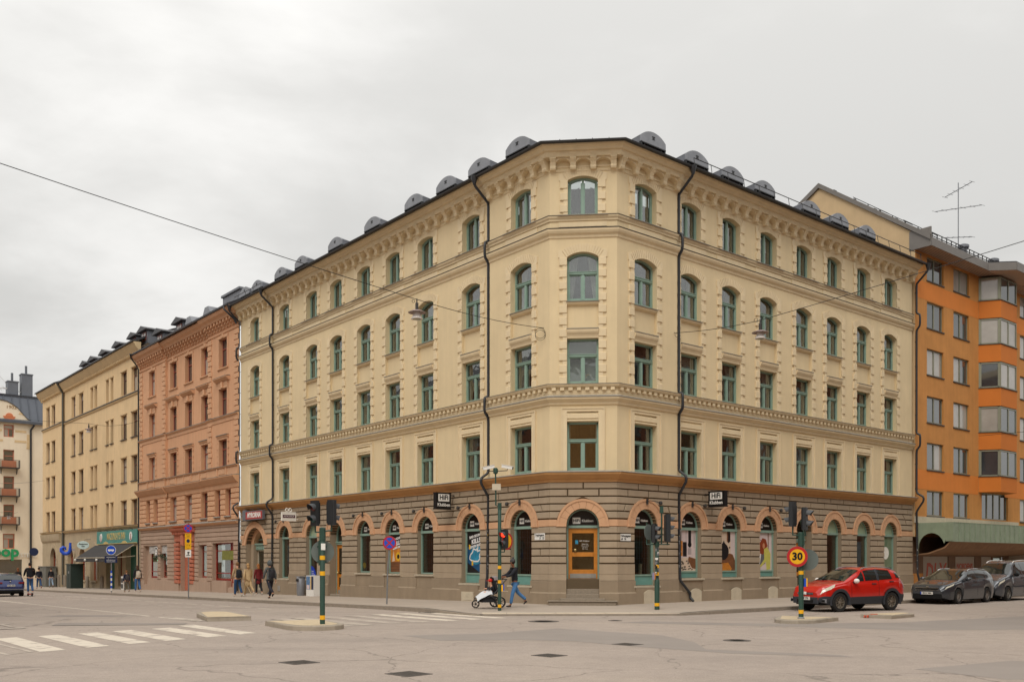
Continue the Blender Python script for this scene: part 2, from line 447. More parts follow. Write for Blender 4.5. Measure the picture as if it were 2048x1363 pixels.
    c = folds(-a, -a+0.32, 0.03, top, False); d = folds(a-0.32, a, 0.03, top, False); b = len(c.v); c.v += d.v; c.f += [[i+b for i in f_] for f_ in d.f]; c.m += d.m
    cur['sides'] = c.mesh('curtain', M_curtain, 60)
    c = MB(); c.box(-a+0.06, a-0.06, -0.475, -0.47, (trans or zs*0.55)+0.05, top); cur['blind'] = c.mesh('blind', M_blind)
    c = MB(); c.box(-a+0.06, a-0.06, -0.475, -0.47, 0.05, top); cur['full'] = c.mesh('blind', M_blind)
    WINMESH[key] = (f.mesh('window_frame', M_teal), panes, inn.mesh('inner_casement', M_casement), cur)
    return WINMESH[key]
def put_window(root, M, key, a, zs, rise, trans, cover):
    fm, panes, inn, cur = window_meshes(key, a, zs, rise, trans)
    w = kid(link('window', fm, root, M))
    for p in panes: kid(link('pane', p, w, M))
    kid(link('inner_casement', inn, w, M))
    if cover in cur: kid(link('blind' if cover in ('blind', 'full') else 'curtain', cur[cover], w, M))
    return w

# ================================================================ ground
M_asph = bpy.data.materials.new('asphalt'); M_asph.use_nodes = True
def asphalt_nodes(m, base, dark, light):
    nt = m.node_tree; b = nt.nodes['Principled BSDF']; nn = nt.nodes.new; lk = nt.links.new
    g = nn('ShaderNodeNewGeometry')
    def noise(s, d, r, vec=None):
        n = nn('ShaderNodeTexNoise'); lk(vec or g.outputs['Position'], n.inputs['Vector']); n.inputs['Scale'].default_value = s
        n.inputs['Detail'].default_value = d; n.inputs['Roughness'].default_value = r; return n.outputs[0]
    def rng(v, a, b_, c, d): 
        q = nn('ShaderNodeMapRange'); lk(v, q.inputs[0])
        for i, x in enumerate((a, b_, c, d)): q.inputs[i+1].default_value = x
        return q.outputs[0]
    big = rng(noise(0.11, 5, 0.6), 0.32, 0.68, 0.0, 1.0)
    mp = nn('ShaderNodeMapping'); lk(g.outputs['Position'], mp.inputs[0]); mp.inputs['Rotation'].default_value = (0, 0, R_(-39)); mp.inputs['Scale'].default_value = (0.09, 0.9, 1)
    trk = rng(noise(0.9, 4, 0.55, mp.outputs[0]), 0.35, 0.7, 0.0, 1.0)
    mx = nn('ShaderNodeMix'); mx.data_type = 'RGBA'; lk(big, mx.inputs[0]); mx.inputs[6].default_value = lin(dark); mx.inputs[7].default_value = lin(light)
    mx2 = nn('ShaderNodeMix'); mx2.data_type = 'RGBA'; lk(trk, mx2.inputs[0]); lk(mx.outputs[2], mx2.inputs[6]); mx2.inputs[7].default_value = lin(base)
    fine = rng(noise(38, 3, 0.8), 0.3, 0.7, 0.80, 1.22); mid = rng(noise(3.2, 6, 0.7), 0.3, 0.7, 0.92, 1.08)
    ml = nn('ShaderNodeMath'); ml.operation = 'MULTIPLY'; lk(fine, ml.inputs[0]); lk(mid, ml.inputs[1])
    # hairline cracks
    vo = nn('ShaderNodeTexVoronoi'); vo.feature = 'DISTANCE_TO_EDGE'; vo.inputs['Scale'].default_value = 0.23
    dn = nn('ShaderNodeTexNoise'); lk(g.outputs['Position'], dn.inputs['Vector']); dn.inputs['Scale'].default_value = 0.8; dn.inputs['Detail'].default_value = 6
    va = nn('ShaderNodeVectorMath'); va.operation = 'MULTIPLY_ADD'; lk(dn.outputs[1], va.inputs[0]); va.inputs[1].default_value = (1.6, 1.6, 0); lk(g.outputs['Position'], va.inputs[2])
    lk(va.outputs[0], vo.inputs['Vector'])
    cr = rng(vo.outputs['Distance'], 0.0, 0.006, 0.62, 1.0)
    ml2 = nn('ShaderNodeMath'); ml2.operation = 'MULTIPLY'; lk(ml.outputs[0], ml2.inputs[0]); lk(cr, ml2.inputs[1])
    vm = nn('ShaderNodeVectorMath'); vm.operation = 'SCALE'; lk(mx2.outputs[2], vm.inputs[0]); lk(ml2.outputs[0], vm.inputs['Scale'])
    lk(vm.outputs[0], b.inputs['Base Color']); b.inputs['Roughness'].default_value = 0.9
    bp = nn('ShaderNodeBump'); bp.inputs['Strength'].default_value = 0.35; bp.inputs['Distance'].default_value = 0.01
    lk(noise(70, 3, 0.7), bp.inputs['Height']); lk(bp.outputs[0], b.inputs['Normal'])
asphalt_nodes(M_asph, '#a2958a', '#8f847b', '#aa9c8f')
M_patch = mat('asphalt_repair', '#918880', 0.9, var=0.08, ns=0.5, bump=0.3, bs=70)
M_pave = mat('pavement_concrete', '#a99c8e', 0.9, var=0.09, ns=0.6, bump=0.25, bs=60, streak=0.0)
M_kerb = mat('granite_kerb', '#93887a', 0.85, var=0.14, ns=5, bump=0.2, bs=70)
M_light = mat('pale_concrete', '#cdbfa9', 0.85, var=0.10, ns=3, bump=0.2)
M_paint = mat('worn_road_paint', '#d3c8b7', 0.75, var=0.07, ns=6, dirt='#a2958a', dirtamt=0.35)
M_paintw = mat('faded_road_paint', '#bfb4a5', 0.8, var=0.07, ns=6, dirt='#a2958a', dirtamt=0.75)
M_island = mat('island_concrete', '#a59a8a', 0.9, var=0.14, ns=2.5, bump=0.3, bs=40, streak=0.15)
M_islandtop = mat('island_sand_paving', '#c4b294', 0.9, var=0.12, ns=3, bump=0.25)
M_iron = mat('cast_iron', '#5a544e', 0.7, var=0.2, ns=20, bump=0.5, bs=50)

g = MB()
ss = [-140+6*i for i in range(60)]; dd = [-220+20*i for i in range(24)]
for s in ss:
    for d in dd:
        pts = []
        for a_, b_ in ((s, d), (s+6, d), (s+6, d+20), (s, d+20)):
            p = FL @ Vector((a_, b_, 0)); pts.append((p.x, p.y, zL(a_)-0.12))
        g.add(pts, [(0, 1, 2, 3)])
g.build('road', M_asph, kind='structure')

# pavements: a strip following the facades, with kerb stones as parts
def strip(name, poly_out, poly_in, top, M, thick=0.16):
    mb = MB(); n = len(poly_out)
    for i in range(n-1):
        a, b, c, d = poly_out[i], poly_out[i+1], poly_in[i+1], poly_in[i]
        mb.quad(a, b, c, d)
    return mb.build(name, M, kind='structure')
def kerbtop(s):          # the kerb dips to road level at the crossing
    return 0.0
outl = []; innl = []
KW = 0.16
for s in [91, 80, 70, 60, 50, 45, 40, 35, 30, 26, 22, 18, 15, 12, 9, 6, 4, 2, 0.6]:
    outl.append(lp(s, 5.45-KW)); innl.append(lp(s, -0.3))
outl.append(lp(-0.6, 5.45-KW, -0.035)); innl.append(lp(0.0, -0.3))
outl.append(lp(-1.6, 5.45-KW, -0.07)); innl.append(lp(0.0, -0.2))
outl.append(Vector((-0.93, 30.55, -0.075))); innl.append(P0+Vector((0, 0.3, 0)))
outl.append(Vector((0.3, 30.68, -0.075))); innl.append(P0+DC*0.6+Vector((0, 0.3, 0)))
outl.append(Vector((2.9, 30.72, -0.075))); innl.append(P0+DC*1.3+Vector((0, 0.3, 0)))
outl.append(Vector((5.3, 30.75, -0.06))); innl.append(P1+Vector((0, 0.3, 0)))
outl.append(Vector((6.40, 31.48, -0.02))); innl.append(rp(0.1, -0.3))
for s in [1.2, 3, 6, 10, 15, 20, 26, 32, 38, 45, 52, 60]:
    outl.append(rp(s, 5.1-KW)); innl.append(rp(s, -0.3))
pav = strip('pavement', outl, innl, 0, M_pave)
kerbline = [lp(s, 5.45) for s in [91, 75, 60, 50, 40, 30, 22, 14, 8, 4, 0.6]]+[lp(-0.6, 5.45, -0.035), lp(-1.6, 5.45, -0.07), Vector((-0.97, 30.37, -0.075)), Vector((0.3, 30.5, -0.075)), Vector((2.9, 30.54, -0.075)), Vector((5.4, 30.58, -0.06)), Vector((6.51, 31.32, -0.02))]+[rp(s, 5.1) for s in [1.2, 5, 12, 20, 30, 45, 60]]
# resample into stones
dist = 0; KSTONES = 0
acc = []; 
for a, b in zip(kerbline, kerbline[1:]):
    Ls = (b-a).length; n = max(1, round(Ls/1.25))
    for i in range(n):
        p, q = a.lerp(b, i/n), a.lerp(b, (i+1)/n)
        t = (q-p).normalized(); nn_ = Vector((t.y, -t.x, 0)).normalized()
        if nn_.dot(-(p-Vector((10, 60, 0)))) < 0: nn_ = -nn_
        e = 0.006; p2 = p+t*e; q2 = q-t*e; w = -nn_*KW; j = 0.004+0.004*rnd.random()
        mb = MB(); up = Vector((0, 0, j)); dn = Vector((0, 0, -0.3)); bv = nn_*-0.012
        mb.add([p2+dn, q2+dn, q2+w+dn, p2+w+dn, p2+up-Vector((0,0,.012)), q2+up-Vector((0,0,.012)), q2+w+up, p2+w+up, p2+bv+up, q2+bv+up],
               [(0, 1, 5, 4), (4, 5, 9, 8), (8, 9, 6, 7), (1, 2, 6, 9, 5), (3, 0, 4, 8, 7), (2, 3, 7, 6)])
        mb.build('kerb_stone', M_kerb, pav)
# pale slabs along the dropped kerb
for i in range(8):
    x0 = -1.0+0.82*i; y0 = 30.72+0.005*i
    mb = MB(); mb.box(x0+0.01, x0+0.81, y0, y0+0.55+0.02*rnd.random(), -0.09, -0.06+0.003*i/8); mb.build('paving_slab', M_light, pav)

# road markings
def ground_poly(name, pts, m, z=0.004, parent=None, **k):
    mb = MB(); n = len(pts)
    top = [(p[0], p[1], zg(p[0], p[1])-0.12+z) for p in pts]
    mb.add(top, [tuple(range(n))])
    return mb.build(name, m, parent, **k)
def LQ(s0, s1, d0, d1): return [tuple((FL @ Vector((s, d, 0)))[:2]) for s, d in ((s0, d0), (s1, d0), (s1, d1), (s0, d1))]
zb = empty('zebra_crossing', T(-9, 22, -0.12), kind='structure')
for i, (sa, sb, da) in enumerate([(-5.25, -1.05, 14.25), (-5.6, -1.75, 15.15), (-5.95, -2.0, 16.25), (-6.25, -2.3, 17.15), (-6.6, -2.5, 18.1), (-6.95, -2.7, 19.05)]):
    w = [0.5, 0.55, 0.52, 0.5, 0.5, 0.5][i]
    pts = [tuple((FL @ Vector(q))[:2]) for q in ((sa+0.16, da, 0), (sb, da+0.05, 0), (sb-0.18, da+w+0.05, 0), (sa, da+w, 0))]
    ground_poly('stripe', pts, M_paint, parent=zb)
for a_, b_ in (((-7.0, 19.85), (-7.15, 20.3)), ((-7.0, 19.78), (-4.3, 19.84))):   # outline of the next painted box
    pass
ground_poly('stripe', [(-9.34, 18.23), (-9.56, 17.61), (-9.62, 17.66), (-9.42, 18.26)], M_paintw, parent=zb)
ground_poly('stripe', [(-11.02, 20.07), (-9.34, 18.23), (-9.42, 18.20), (-11.1, 20.02)], M_paintw, parent=zb)
ground_poly('stripe', [(-9.56, 17.61), (-9.50, 17.68), (-11.6, 19.8), (-11.66, 19.73)], M_paintw, parent=zb)
zb2 = empty('zebra_crossing', T(-3, 29, -0.12), kind='structure')
for da in (5.55, 6.5, 7.45, 8.45, 9.4, 10.35, 11.0):
    ground_poly('stripe', LQ(-4.25, 0.1, da, da+0.48), M_paintw if da > 8 else M_paint, parent=zb2)
ln = empty('lane_line', T(-14, 34, -0.12), kind='structure')
ground_poly('stripe', LQ(0.6, 8, 13.55, 13.67), M_paint, parent=ln); ground_poly('stripe', LQ(0.6, 34, 13.32, 13.46), M_paint, parent=ln)
ground_poly('stripe', LQ(8, 60, 13.50, 13.62), M_paint, parent=ln)
for k in range(38):
    s = 3+1.9*k
    if s > 6: ground_poly('stripe', LQ(s, s+1.35, 8.25, 8.37), M_paint, parent=ln)
    ground_poly('stripe', LQ(s, s+1.35, 9.75, 9.87), M_paintw, parent=ln)
for pts in ([(-13.09, 30.31), (-12.64, 31.55), (-12.50, 31.5), (-12.96, 30.25)], [(-13.75, 28.3), (-13.62, 28.9), (-13.50, 28.85), (-13.63, 28.25)], [(-14.62, 26.4), (-14.58, 27.1), (-14.44, 27.08), (-14.48, 26.4)]):
    ground_poly('stripe', pts, M_paintw, parent=ln)
# faded bicycle and arrow symbols on the lane
bk = empty('road_symbol', T(-20, 36, -0.2), kind='structure')
def gtube(cs, cd_, r, parent):
    P = [tuple((FL @ Vector((cs+r*1.6*math.cos(t), cd_+r*math.sin(t), 0)))[:2]) for t in [i*math.pi/10 for i in range(21)]]
    Q = [tuple((FL @ Vector((cs+(r-0.09)*1.6*math.cos(t), cd_+(r-0.09)*math.sin(t), 0)))[:2]) for t in [i*math.pi/10 for i in range(21)]]
    mb = MB()
    for i in range(20):
        mb.add([(p[0], p[1], zg(p[0], p[1])-0.115) for p in (P[i], P[i+1], Q[i+1], Q[i])], [(0, 1, 2, 3)])
    mb.build('stripe', M_paintw, parent)
gtube(8.6, 16.9, 0.32, bk); gtube(10.4, 16.9, 0.32, bk)
ground_poly('stripe', LQ(8.6, 10.4, 16.9, 17.0), M_paintw, parent=bk); ground_poly('stripe', LQ(9.2, 9.35, 16.9, 17.5), M_paintw, parent=bk)
for c in ((0.9, 18.9), (1.4, 18.3)): ground_poly('stripe', LQ(c[0], c[0]+1.5, c[1], c[1]+0.14), M_paintw, parent=bk)
ground_poly('stripe', LQ(0.5, 0.9, 18.2, 19.2), M_paintw, parent=bk)
# darker repairs in the asphalt
for pts in ([(-2.6, 22.2), (-0.5, 22.9), (1.2, 24.6), (3.6, 22.3), (4.0, 20.4), (3.9, 18.75), (6.2, 17.6), (6.3, 17.2), (4.2, 17.9), (2.6, 19.3), (1.4, 20.6), (0.2, 21.0), (-1.6, 20.8)],
            [(6.6, 15.3), (8.9, 16.6), (10.8, 15.2), (9.0, 14.3), (7.4, 13.9)],
            [(3.0, 26.9), (6.5, 25.6), (10.5, 23.9), (14, 24.2), (18, 26.5), (24, 31.5), (23, 33.5), (16, 29.8), (11.2, 27.0), (7.2, 26.5), (4.0, 27.6)],
            [(-13.2, 27.2), (-9.4, 27.0), (-9.2, 26.2), (-12.8, 25.9)], [(-15.6, 32.2), (-12.7, 31.6), (-12.9, 30.8), (-15.6, 31.0)]):
    ground_poly('asphalt_patch', pts, M_patch, z=0.0025, kind='structure')

def manhole(x, y, r, label, square=None, rot=0.0):
    M = T(x, y, zg(x, y)-0.12)
    root = empty('manhole_cover', M, label, 'manhole cover', 'manhole covers in the junction')
    b = MB()
    if square:
        b.box(-square[0], square[0], -square[1], square[1], -0.02, 0.006)
        for k in range(-3, 4): b.box(-square[0]*0.9, square[0]*0.9, k*square[1]*0.27-0.012, k*square[1]*0.27+0.012, 0.006, 0.011)
        f = MB(); 
        for sx in (-1, 1): f.box(sx*square[0], sx*(square[0]+0.035), -square[1]-0.035, square[1]+0.035, -0.02, 0.008)
        for sy in (-1, 1): f.box(-square[0], square[0], sy*square[1], sy*(square[1]+0.035), -0.02, 0.008)
    else:
        b.lathe([(r, -0.02), (r, 0.006), (r*0.97, 0.007)], 28)
        for k in range(5): b.lathe([(r*(0.2+0.15*k), 0.006), (r*(0.2+0.15*k), 0.011), (r*(0.2+0.15*k)-0.02, 0.011)], 28)
        f = MB(); f.lathe([(r+0.06, -0.02), (r+0.06, 0.0045), (r+0.005, 0.005)], 28)
    Mr = M @ RZ(rot)
    b.build('lid', M_iron, root, Mr); f.build('rim', M_iron, root, Mr)
manhole(0.93, 27.5, 0.40, 'large round iron manhole cover just off the kerb by the corner door')
manhole(3.08, 27.85, 0.16, 'tiny round iron cover in the asphalt, right of the big round one near the corner')
manhole(2.46, 19.85, 0, 'square iron cover lying inside the dark asphalt repair', (0.19, 0.22), 0.78)
manhole(0.70, 17.51, 0, 'square iron cover in the middle foreground, below the dark asphalt repair', (0.2, 0.22), 0.78)
manhole(5.03, 20.85, 0.25, 'round iron cover with a sunken edge, left of the island with the speed sign')
manhole(-3.72, 16.3, 0, 'square iron cover in the left foreground, below the left traffic light', (0.22, 0.24), 0.75)
manhole(-1.62, 14.63, 0, 'square iron cover closest to the bottom edge of the picture', (0.22, 0.25), 0.8)
# storm drain grate in the kerb
dr = empty('storm_drain', T(*lp(-0.1, 5.6, -0.12)), 'dark iron storm drain grate at the kerb left of the stroller', 'drain')
mb = MB(FL); 
for k in range(6): mb.box(-0.42+0.11*k, -0.36+0.11*k, 5.47, 5.85, -0.125, -0.112)
mb.box(-0.46, 0.3, 5.45, 5.49, -0.125, -0.11); mb.box(-0.46, 0.3, 5.83, 5.87, -0.125, -0.11)
mb.build('grate', M_iron, dr)

# traffic islands
def island(label, pts, h, M=None):
    root = empty('traffic_island', T(*(pts[0][0], pts[0][1], zg(*pts[0])-0.12)), label, 'traffic island', 'traffic islands in the junction')
    c = Vector((sum(p[0] for p in pts)/len(pts), sum(p[1] for p in pts)/len(pts)))
    n = len(pts); z0 = zg(c.x, c.y)-0.12
    lo = [(p[0], p[1], z0-0.2) for p in pts]
    k2 = [(Vector(p)-c) for p in pts]
    up = [(c.x+v.x*0.985, c.y+v.y*0.985, z0+h-0.02) for v in k2]; up2 = [(c.x+v.x*(1-0.03/v.length), c.y+v.y*(1-0.03/v.length), z0+h) for v in k2]
    inn = [(c.x+v.x*(1-0.17/v.length), c.y+v.y*(1-0.17/v.length), z0+h+0.001) for v in k2]
    mb = MB(); mb.add(lo+up+up2+inn, [(i+a*n, (i+1) % n+a*n, (i+1) % n+(a+1)*n, i+(a+1)*n) for a in range(3) for i in range(n)])
    mb.build('kerb', M_island, root)
    t = MB(); t.add([(p[0], p[1], p[2]+0.004) for p in inn], [tuple(range(n))]); t.build('paving', M_islandtop, root)
    return root
def nose(A, B, w0, w1, bulge, n=8):
    """island outline from blunt end A (width w0) to end B (width w1, rounded)"""
    A = Vector(A); B = Vector(B); t = (B-A).normalized(); q = Vector((-t.y, t.x))
    P = [A+q*w0/2, A-q*w0/2]
    for i in range(n+1):
        a = -math.pi/2+math.pi*i/n
        P.append(B+q*(math.sin(a)*w1/2)+t*(math.cos(a)*bulge))
    return [tuple(p) for p in P]
def f2(s, d): p = FL @ Vector((s, d, 0)); return (p.x, p.y)
def r2(s, d): p = FR @ Vector((s, d, 0)); return (p.x, p.y)
island('rounded kerb island that carries the left traffic light', nose(f2(-2.75, 12.15), f2(-4.7, 12.45), 1.55, 1.5, 0.75), 0.125)
island('low bare kerb island at the left, no pole on it', nose(f2(0.05, 12.8), f2(2.6, 12.2), 1.3, 1.2, 0.9), 0.13)
island('low kerb island that carries the thirty sign and right traffic light', nose(r2(-1.0, 9.0), r2(-2.1, 9.35), 1.75, 1.3, 0.95), 0.11)
island('long bare kerb island right of the speed sign, orange scraps at its end', nose(r2(1.3, 9.85), r2(2.7, 9.85), 1.05, 0.9, 0.6), 0.11)
mb = MB(); 
for k in range(7): 
    x, y = 11.0+0.05*k+0.2*rnd.random(), 29.1+0.3*rnd.random(); mb.M = T(x, y, -0.09) @ RZ(rnd.random()*3); mb.box(-0.11, 0.11, -0.02, 0.02, 0, 0.05+0.06*rnd.random())
mb.build('barrier_scrap', mat('orange_plastic', '#d0583a', 0.5), label='broken orange plastic barrier scraps at the tip of the bare right island', cat='debris')
# ================================================================ corner building
B = empty('corner_building', T(P0.x, P0.y, 0), 'cream five storey corner building with grey rusticated ground floor and rounded dormers', 'building')
SEGS = [  # frame, s0, s1, d, column centres
 ('L', FL, 0.0, 3.75, 0.0, [1.70]),
 ('L', FL, 3.75, 24.55, -0.1, [5.16, 8.62, 11.40, 14.12, 16.97, 19.69, 23.05]),
 ('L', FL, 24.55, 28.94, 0.0, [26.85]),
 ('C', FC, 0.0, WC, 0.0, [1.27]),
 ('R', FR, 0.0, 3.5, 0.0, [1.60]),
 ('R', FR, 3.5, 22.86, -0.1, [4.47, 7.15, 9.85, 12.65, 15.22, 17.92, 20.58]),
]
HW = 0.655                       # half width of an opening
def hw(F): return 0.605 if F is FC else HW
# ground floor openings: centre -> (half width, kind, sill)
GND = {('L', 1.70): ('hifi', 0.72), ('L', 5.16): ('hifi', 0.74), ('L', 8.62): ('hifi', 1.08), ('L', 11.40): ('hifi', 1.08), ('L', 14.12): ('hifi', 1.10),
       ('L', 16.97): ('door', 0), ('L', 19.69): ('pale', 0.70), ('L', 23.05): ('clear', 0.70), ('L', 26.85): ('bigdoor', 0), ('C', 1.27): ('cdoor', 0),
       ('R', 1.60): ('hifi', 0.72), ('R', 4.47): ('hifi', 0.98), ('R', 7.15): ('hifi', 0.98), ('R', 9.85): ('hifi', 0.98), ('R', 12.65): ('door', 0),
       ('R', 15.22): ('pale', 0.93), ('R', 17.92): ('pale', 0.93), ('R', 20.58): ('pale', 0.93)}
ZS, RIN, ROUT = 3.06, 0.655, 1.05
def garch(F, kind):
    """inner half width, inner rise, outer half width, outer rise, springing"""
    if kind == 'bigdoor': return 1.30, 0.98, 1.75, 1.36, 2.72
    if kind == 'cdoor': return 0.625, 0.625, 1.0, 1.0, ZS
    return RIN, RIN, ROUT, ROUT, ZS
TAN = math.tan(R_(22.5))
def mit(F, seg, end):
    """mitre factor at a segment end: convex corners only at P0 and P1"""
    k, fr, s0, s1 = seg[0], seg[1], seg[2], seg[3]
    if k == 'L' and s0 == 0 and end == 0: return -TAN
    if k == 'R' and s0 == 0 and end == 0: return -TAN
    if k == 'C': return -TAN if end == 0 else TAN
    return 0.0
up = MB(); lo = MB(); inn = MB()
for seg in SEGS:
    k, F, s0, s1, d, cols = seg
    a = hw(F); up.M = lo.M = inn.M = F
    ops = []
    for c in cols:
        ops += [(c-a, c+a, 5.15, 7.03, 0.0), (c-a, c+a, 8.50, 13.36, 0.19), (c-a*0.95, c+a*0.95, 14.97, 16.32, 0.15)]
    wall(up, s0, s1, 4.9, 17.4, ops, 0.34, d)
    gops = []
    for c in cols:
        kind, sill = GND[(k, c)]; ai, ri, ao, ro, zs_ = garch(F, kind)
        zb_ = sill if sill else {'cdoor': 0.98, 'door': -0.1+zL(c)*(k == 'L'), 'bigdoor': zL(c)-0.1}[kind]
        gops.append((c-ai, c+ai, zb_, zs_, ri))
    wall(lo, s0, s1, -0.9, 4.9, gops, 0.45, d, 0, 1)
    # rooms behind
    e0 = 1.7 if (k == 'L' and s0 == 0) or (k == 'R' and s0 == 0) else 0
    if k != 'C':
        inn.quad((s0+e0, -3.2, -0.5), (s1, -3.2, -0.5), (s1, -3.2, 17.4), (s0+e0, -3.2, 17.4), 0)
    else: inn.quad((-0.3, -3.6, -0.5), (WC+0.3, -3.6, -0.5), (WC+0.3, -3.6, 17.4), (-0.3, -3.6, 17.4), 0)
    for zf in (0.55, 4.75, 8.1, 11.3, 14.55): inn.box(s0+0.3, s1-0.3, -3.2, d-0.46, zf, zf+0.18, 1)
    for c in cols[:-1]: inn.box(c+1.5, c+1.6, -3.2, d-0.46, 0.7, 17.2, 0)
# returns where the end bays step forward
for F, s in ((FL, 3.75), (FL, 24.55), (FR, 3.5)):
    up.M = lo.M = F
    for m_, z0, z1 in ((up, 4.9, 17.4), (lo, -0.9, 4.9)): m_.quad((s, -0.1, z0), (s, -0.1, z1), (s, 0, z1), (s, 0, z0))
up.build('upper_wall', M_cream, B); lo.build('ground_floor_wall', [M_joint, M_plinth], B); inn.build('room_interior', [M_room, M_floor], B)
ends = MB()
for F, s, dd_ in ((FL, 28.94, 0), (FR, 22.86, -0.1)):
    ends.M = F; ends.quad((s, dd_, -0.9), (s, -14, -0.9), (s, -14, 17.4), (s, dd_, 17.4))
ends.build('side_wall', M_cream, B)

# mouldings swept along every segment
PROF_OCHRE = [(0.0, 4.70), (0.06, 4.70), (0.07, 4.80), (0.16, 4.84), (0.26, 4.92), (0.34, 4.98), (0.36, 5.05), (0.0, 5.06)]
PROF_OFL = [(0.0, 5.062), (0.375, 5.052), (0.385, 5.075), (0.03, 5.15), (0.0, 5.15)]
PROF_BC = [(0.0, 7.66), (0.05, 7.68), (0.07, 7.76), (0.16, 7.84), (0.20, 7.88), (0.21, 7.94), (0.0, 7.945)]
PROF_BCF = [(0.0, 7.947), (0.225, 7.942), (0.235, 7.962), (0.03, 8.05), (0.0, 8.05)]
PROF_BF = [(0.0, 8.052), (0.035, 8.052), (0.035, 8.10), (0.05, 8.12), (0.035, 8.14), (0.035, 8.335), (0.15, 8.345), (0.19, 8.40), (0.20, 8.44), (0.0, 8.445)]
PROF_BFF = [(0.0, 8.447), (0.215, 8.442), (0.22, 8.46), (0.02, 8.50), (0.0, 8.50)]
PROF_B5 = [(0.0, 14.06), (0.04, 14.10), (0.055, 14.18), (0.13, 14.25), (0.17, 14.33), (0.18, 14.40), (0.0, 14.41)]
PROF_B5F = [(0.0, 14.412), (0.19, 14.405), (0.20, 14.43), (0.02, 14.50), (0.0, 14.50)]
PROF_S4 = [(0.0, 14.72), (0.04, 14.74), (0.05, 14.80), (0.10, 14.86), (0.115, 14.92), (0.0, 14.93)]
PROF_S4F = [(0.0, 14.932), (0.125, 14.924), (0.13, 14.945), (0.0, 14.972)]
PROF_COR = [(0.0, 16.62), (0.03, 16.64), (0.05, 16.68), (0.0, 16.72)]
PROF_TOP = [(0.0, 17.08), (0.33, 17.10), (0.36, 17.20), (0.36, 17.28), (0.44, 17.30), (0.50, 17.38), (0.58, 17.42), (0.62, 17.48), (0.62, 17.52), (0.0, 17.52)]
def sweepall(name, prof, m, off=0.0):
    mb = MB()
    for seg in SEGS:
        k, F, s0, s1, d, _ = seg; mb.M = F
        P = [(p+d, z) for p, z in prof]
        e0 = e1 = 0.0
        mb.sweep(P, s0, s1, mit(F, seg, 0), mit(F, seg, 1))
    return mb.build(name, m, B)
sweepall('string_course', PROF_OCHRE, M_ochre); sweepall('flashing', PROF_OFL, M_flash)
sweepall('string_course', PROF_BC, M_creamd); sweepall('flashing', PROF_BCF, M_flash)
sweepall('frieze', PROF_BF, M_creamd); sweepall('flashing', PROF_BFF, M_flash)
sweepall('string_course', PROF_B5, M_creamd); sweepall('flashing', PROF_B5F, M_flashd)
sweepall('sill_course', PROF_S4, M_creamd); sweepall('flashing', PROF_S4F, M_flashd)
sweepall('cornice_bead', PROF_COR, M_creamd); sweepall('cornice', PROF_TOP, M_creamd)
dent = MB()
for seg in SEGS:
    k, F, s0, s1, d, _ = seg; dent.M = F; n = int((s1-s0)/0.31); p = (s1-s0)/n
    for i in range(n): dent.box(s0+p*(i+0.25), s0+p*(i+0.74), d+0.03, d+0.135, 8.215, 8.335)
dent.build('dentil_row', M_creamd, B, kind='stuff')
# cornice: corbel brackets with little arches between them
br = MB()
prof = [(0.0, 17.09), (0.0, 16.70), (0.10, 16.66), (0.17, 16.68), (0.20, 16.74), (0.19, 16.82), (0.24, 16.93), (0.31, 17.0), (0.33, 17.09)]
br.add([(-0.11, y, z) for y, z in prof]+[(0.11, y, z) for y, z in prof], [tuple(range(len(prof))), tuple(reversed(range(len(prof), 2*len(prof))))]+[(i, i+len(prof), (i+1) % len(prof)+len(prof), (i+1) % len(prof)) for i in range(len(prof))])
br.box(-0.125, 0.125, 0.0, 0.345, 17.035, 17.085)
brm = br.mesh('bracket', M_creamd)
corb = MB()
for seg in SEGS:
    k, F, s0, s1, d, _ = seg; corb.M = F
    L_ = s1-s0; n = max(3, round((L_-0.26)/0.74)); p = (L_-0.26)/n
    for i in range(n+1):
        s = s0+0.13+p*i
        kid(link('bracket', brm, B, rightframe(F, s, d, 0)))
        if i < n:
            A = arc(p/2-0.11, 0.13, 8, s+p/2, 16.93)
            for (xa, za), (xb, zb_) in zip(A, A[1:]):
                corb.quad((xa, d+0.24, za), (xa, d+0.24, 17.09), (xb, d+0.24, 17.09), (xb, d+0.24, zb_))
                corb.quad((xa, d+0.0, za), (xa, d+0.24, za), (xb, d+0.24, zb_), (xb, d+0.0, zb_))
            corb.box(s+0.11, s+p-0.11, d, d+0.03, 16.80, 16.86)
            # incised scroll line above
            corb.box(s+0.20, s+p-0.20, d+0.36, d+0.372, 17.235, 17.25)
            for q in (-1, 1): 
                xm = s+p/2+q*(p/2-0.2); corb.M = F @ T(xm, 0, 17.2425) ; corb.prism([(0, -0.0075), (0, 0.0075), (q*0.16, -0.075), (q*0.13, -0.085)] if q > 0 else [(0, 0.0075), (0, -0.0075), (q*0.13, -0.085), (q*0.16, -0.075)], d+0.36, d+0.372); corb.M = F
corb.build('corbel_arches', M_creamd, B)
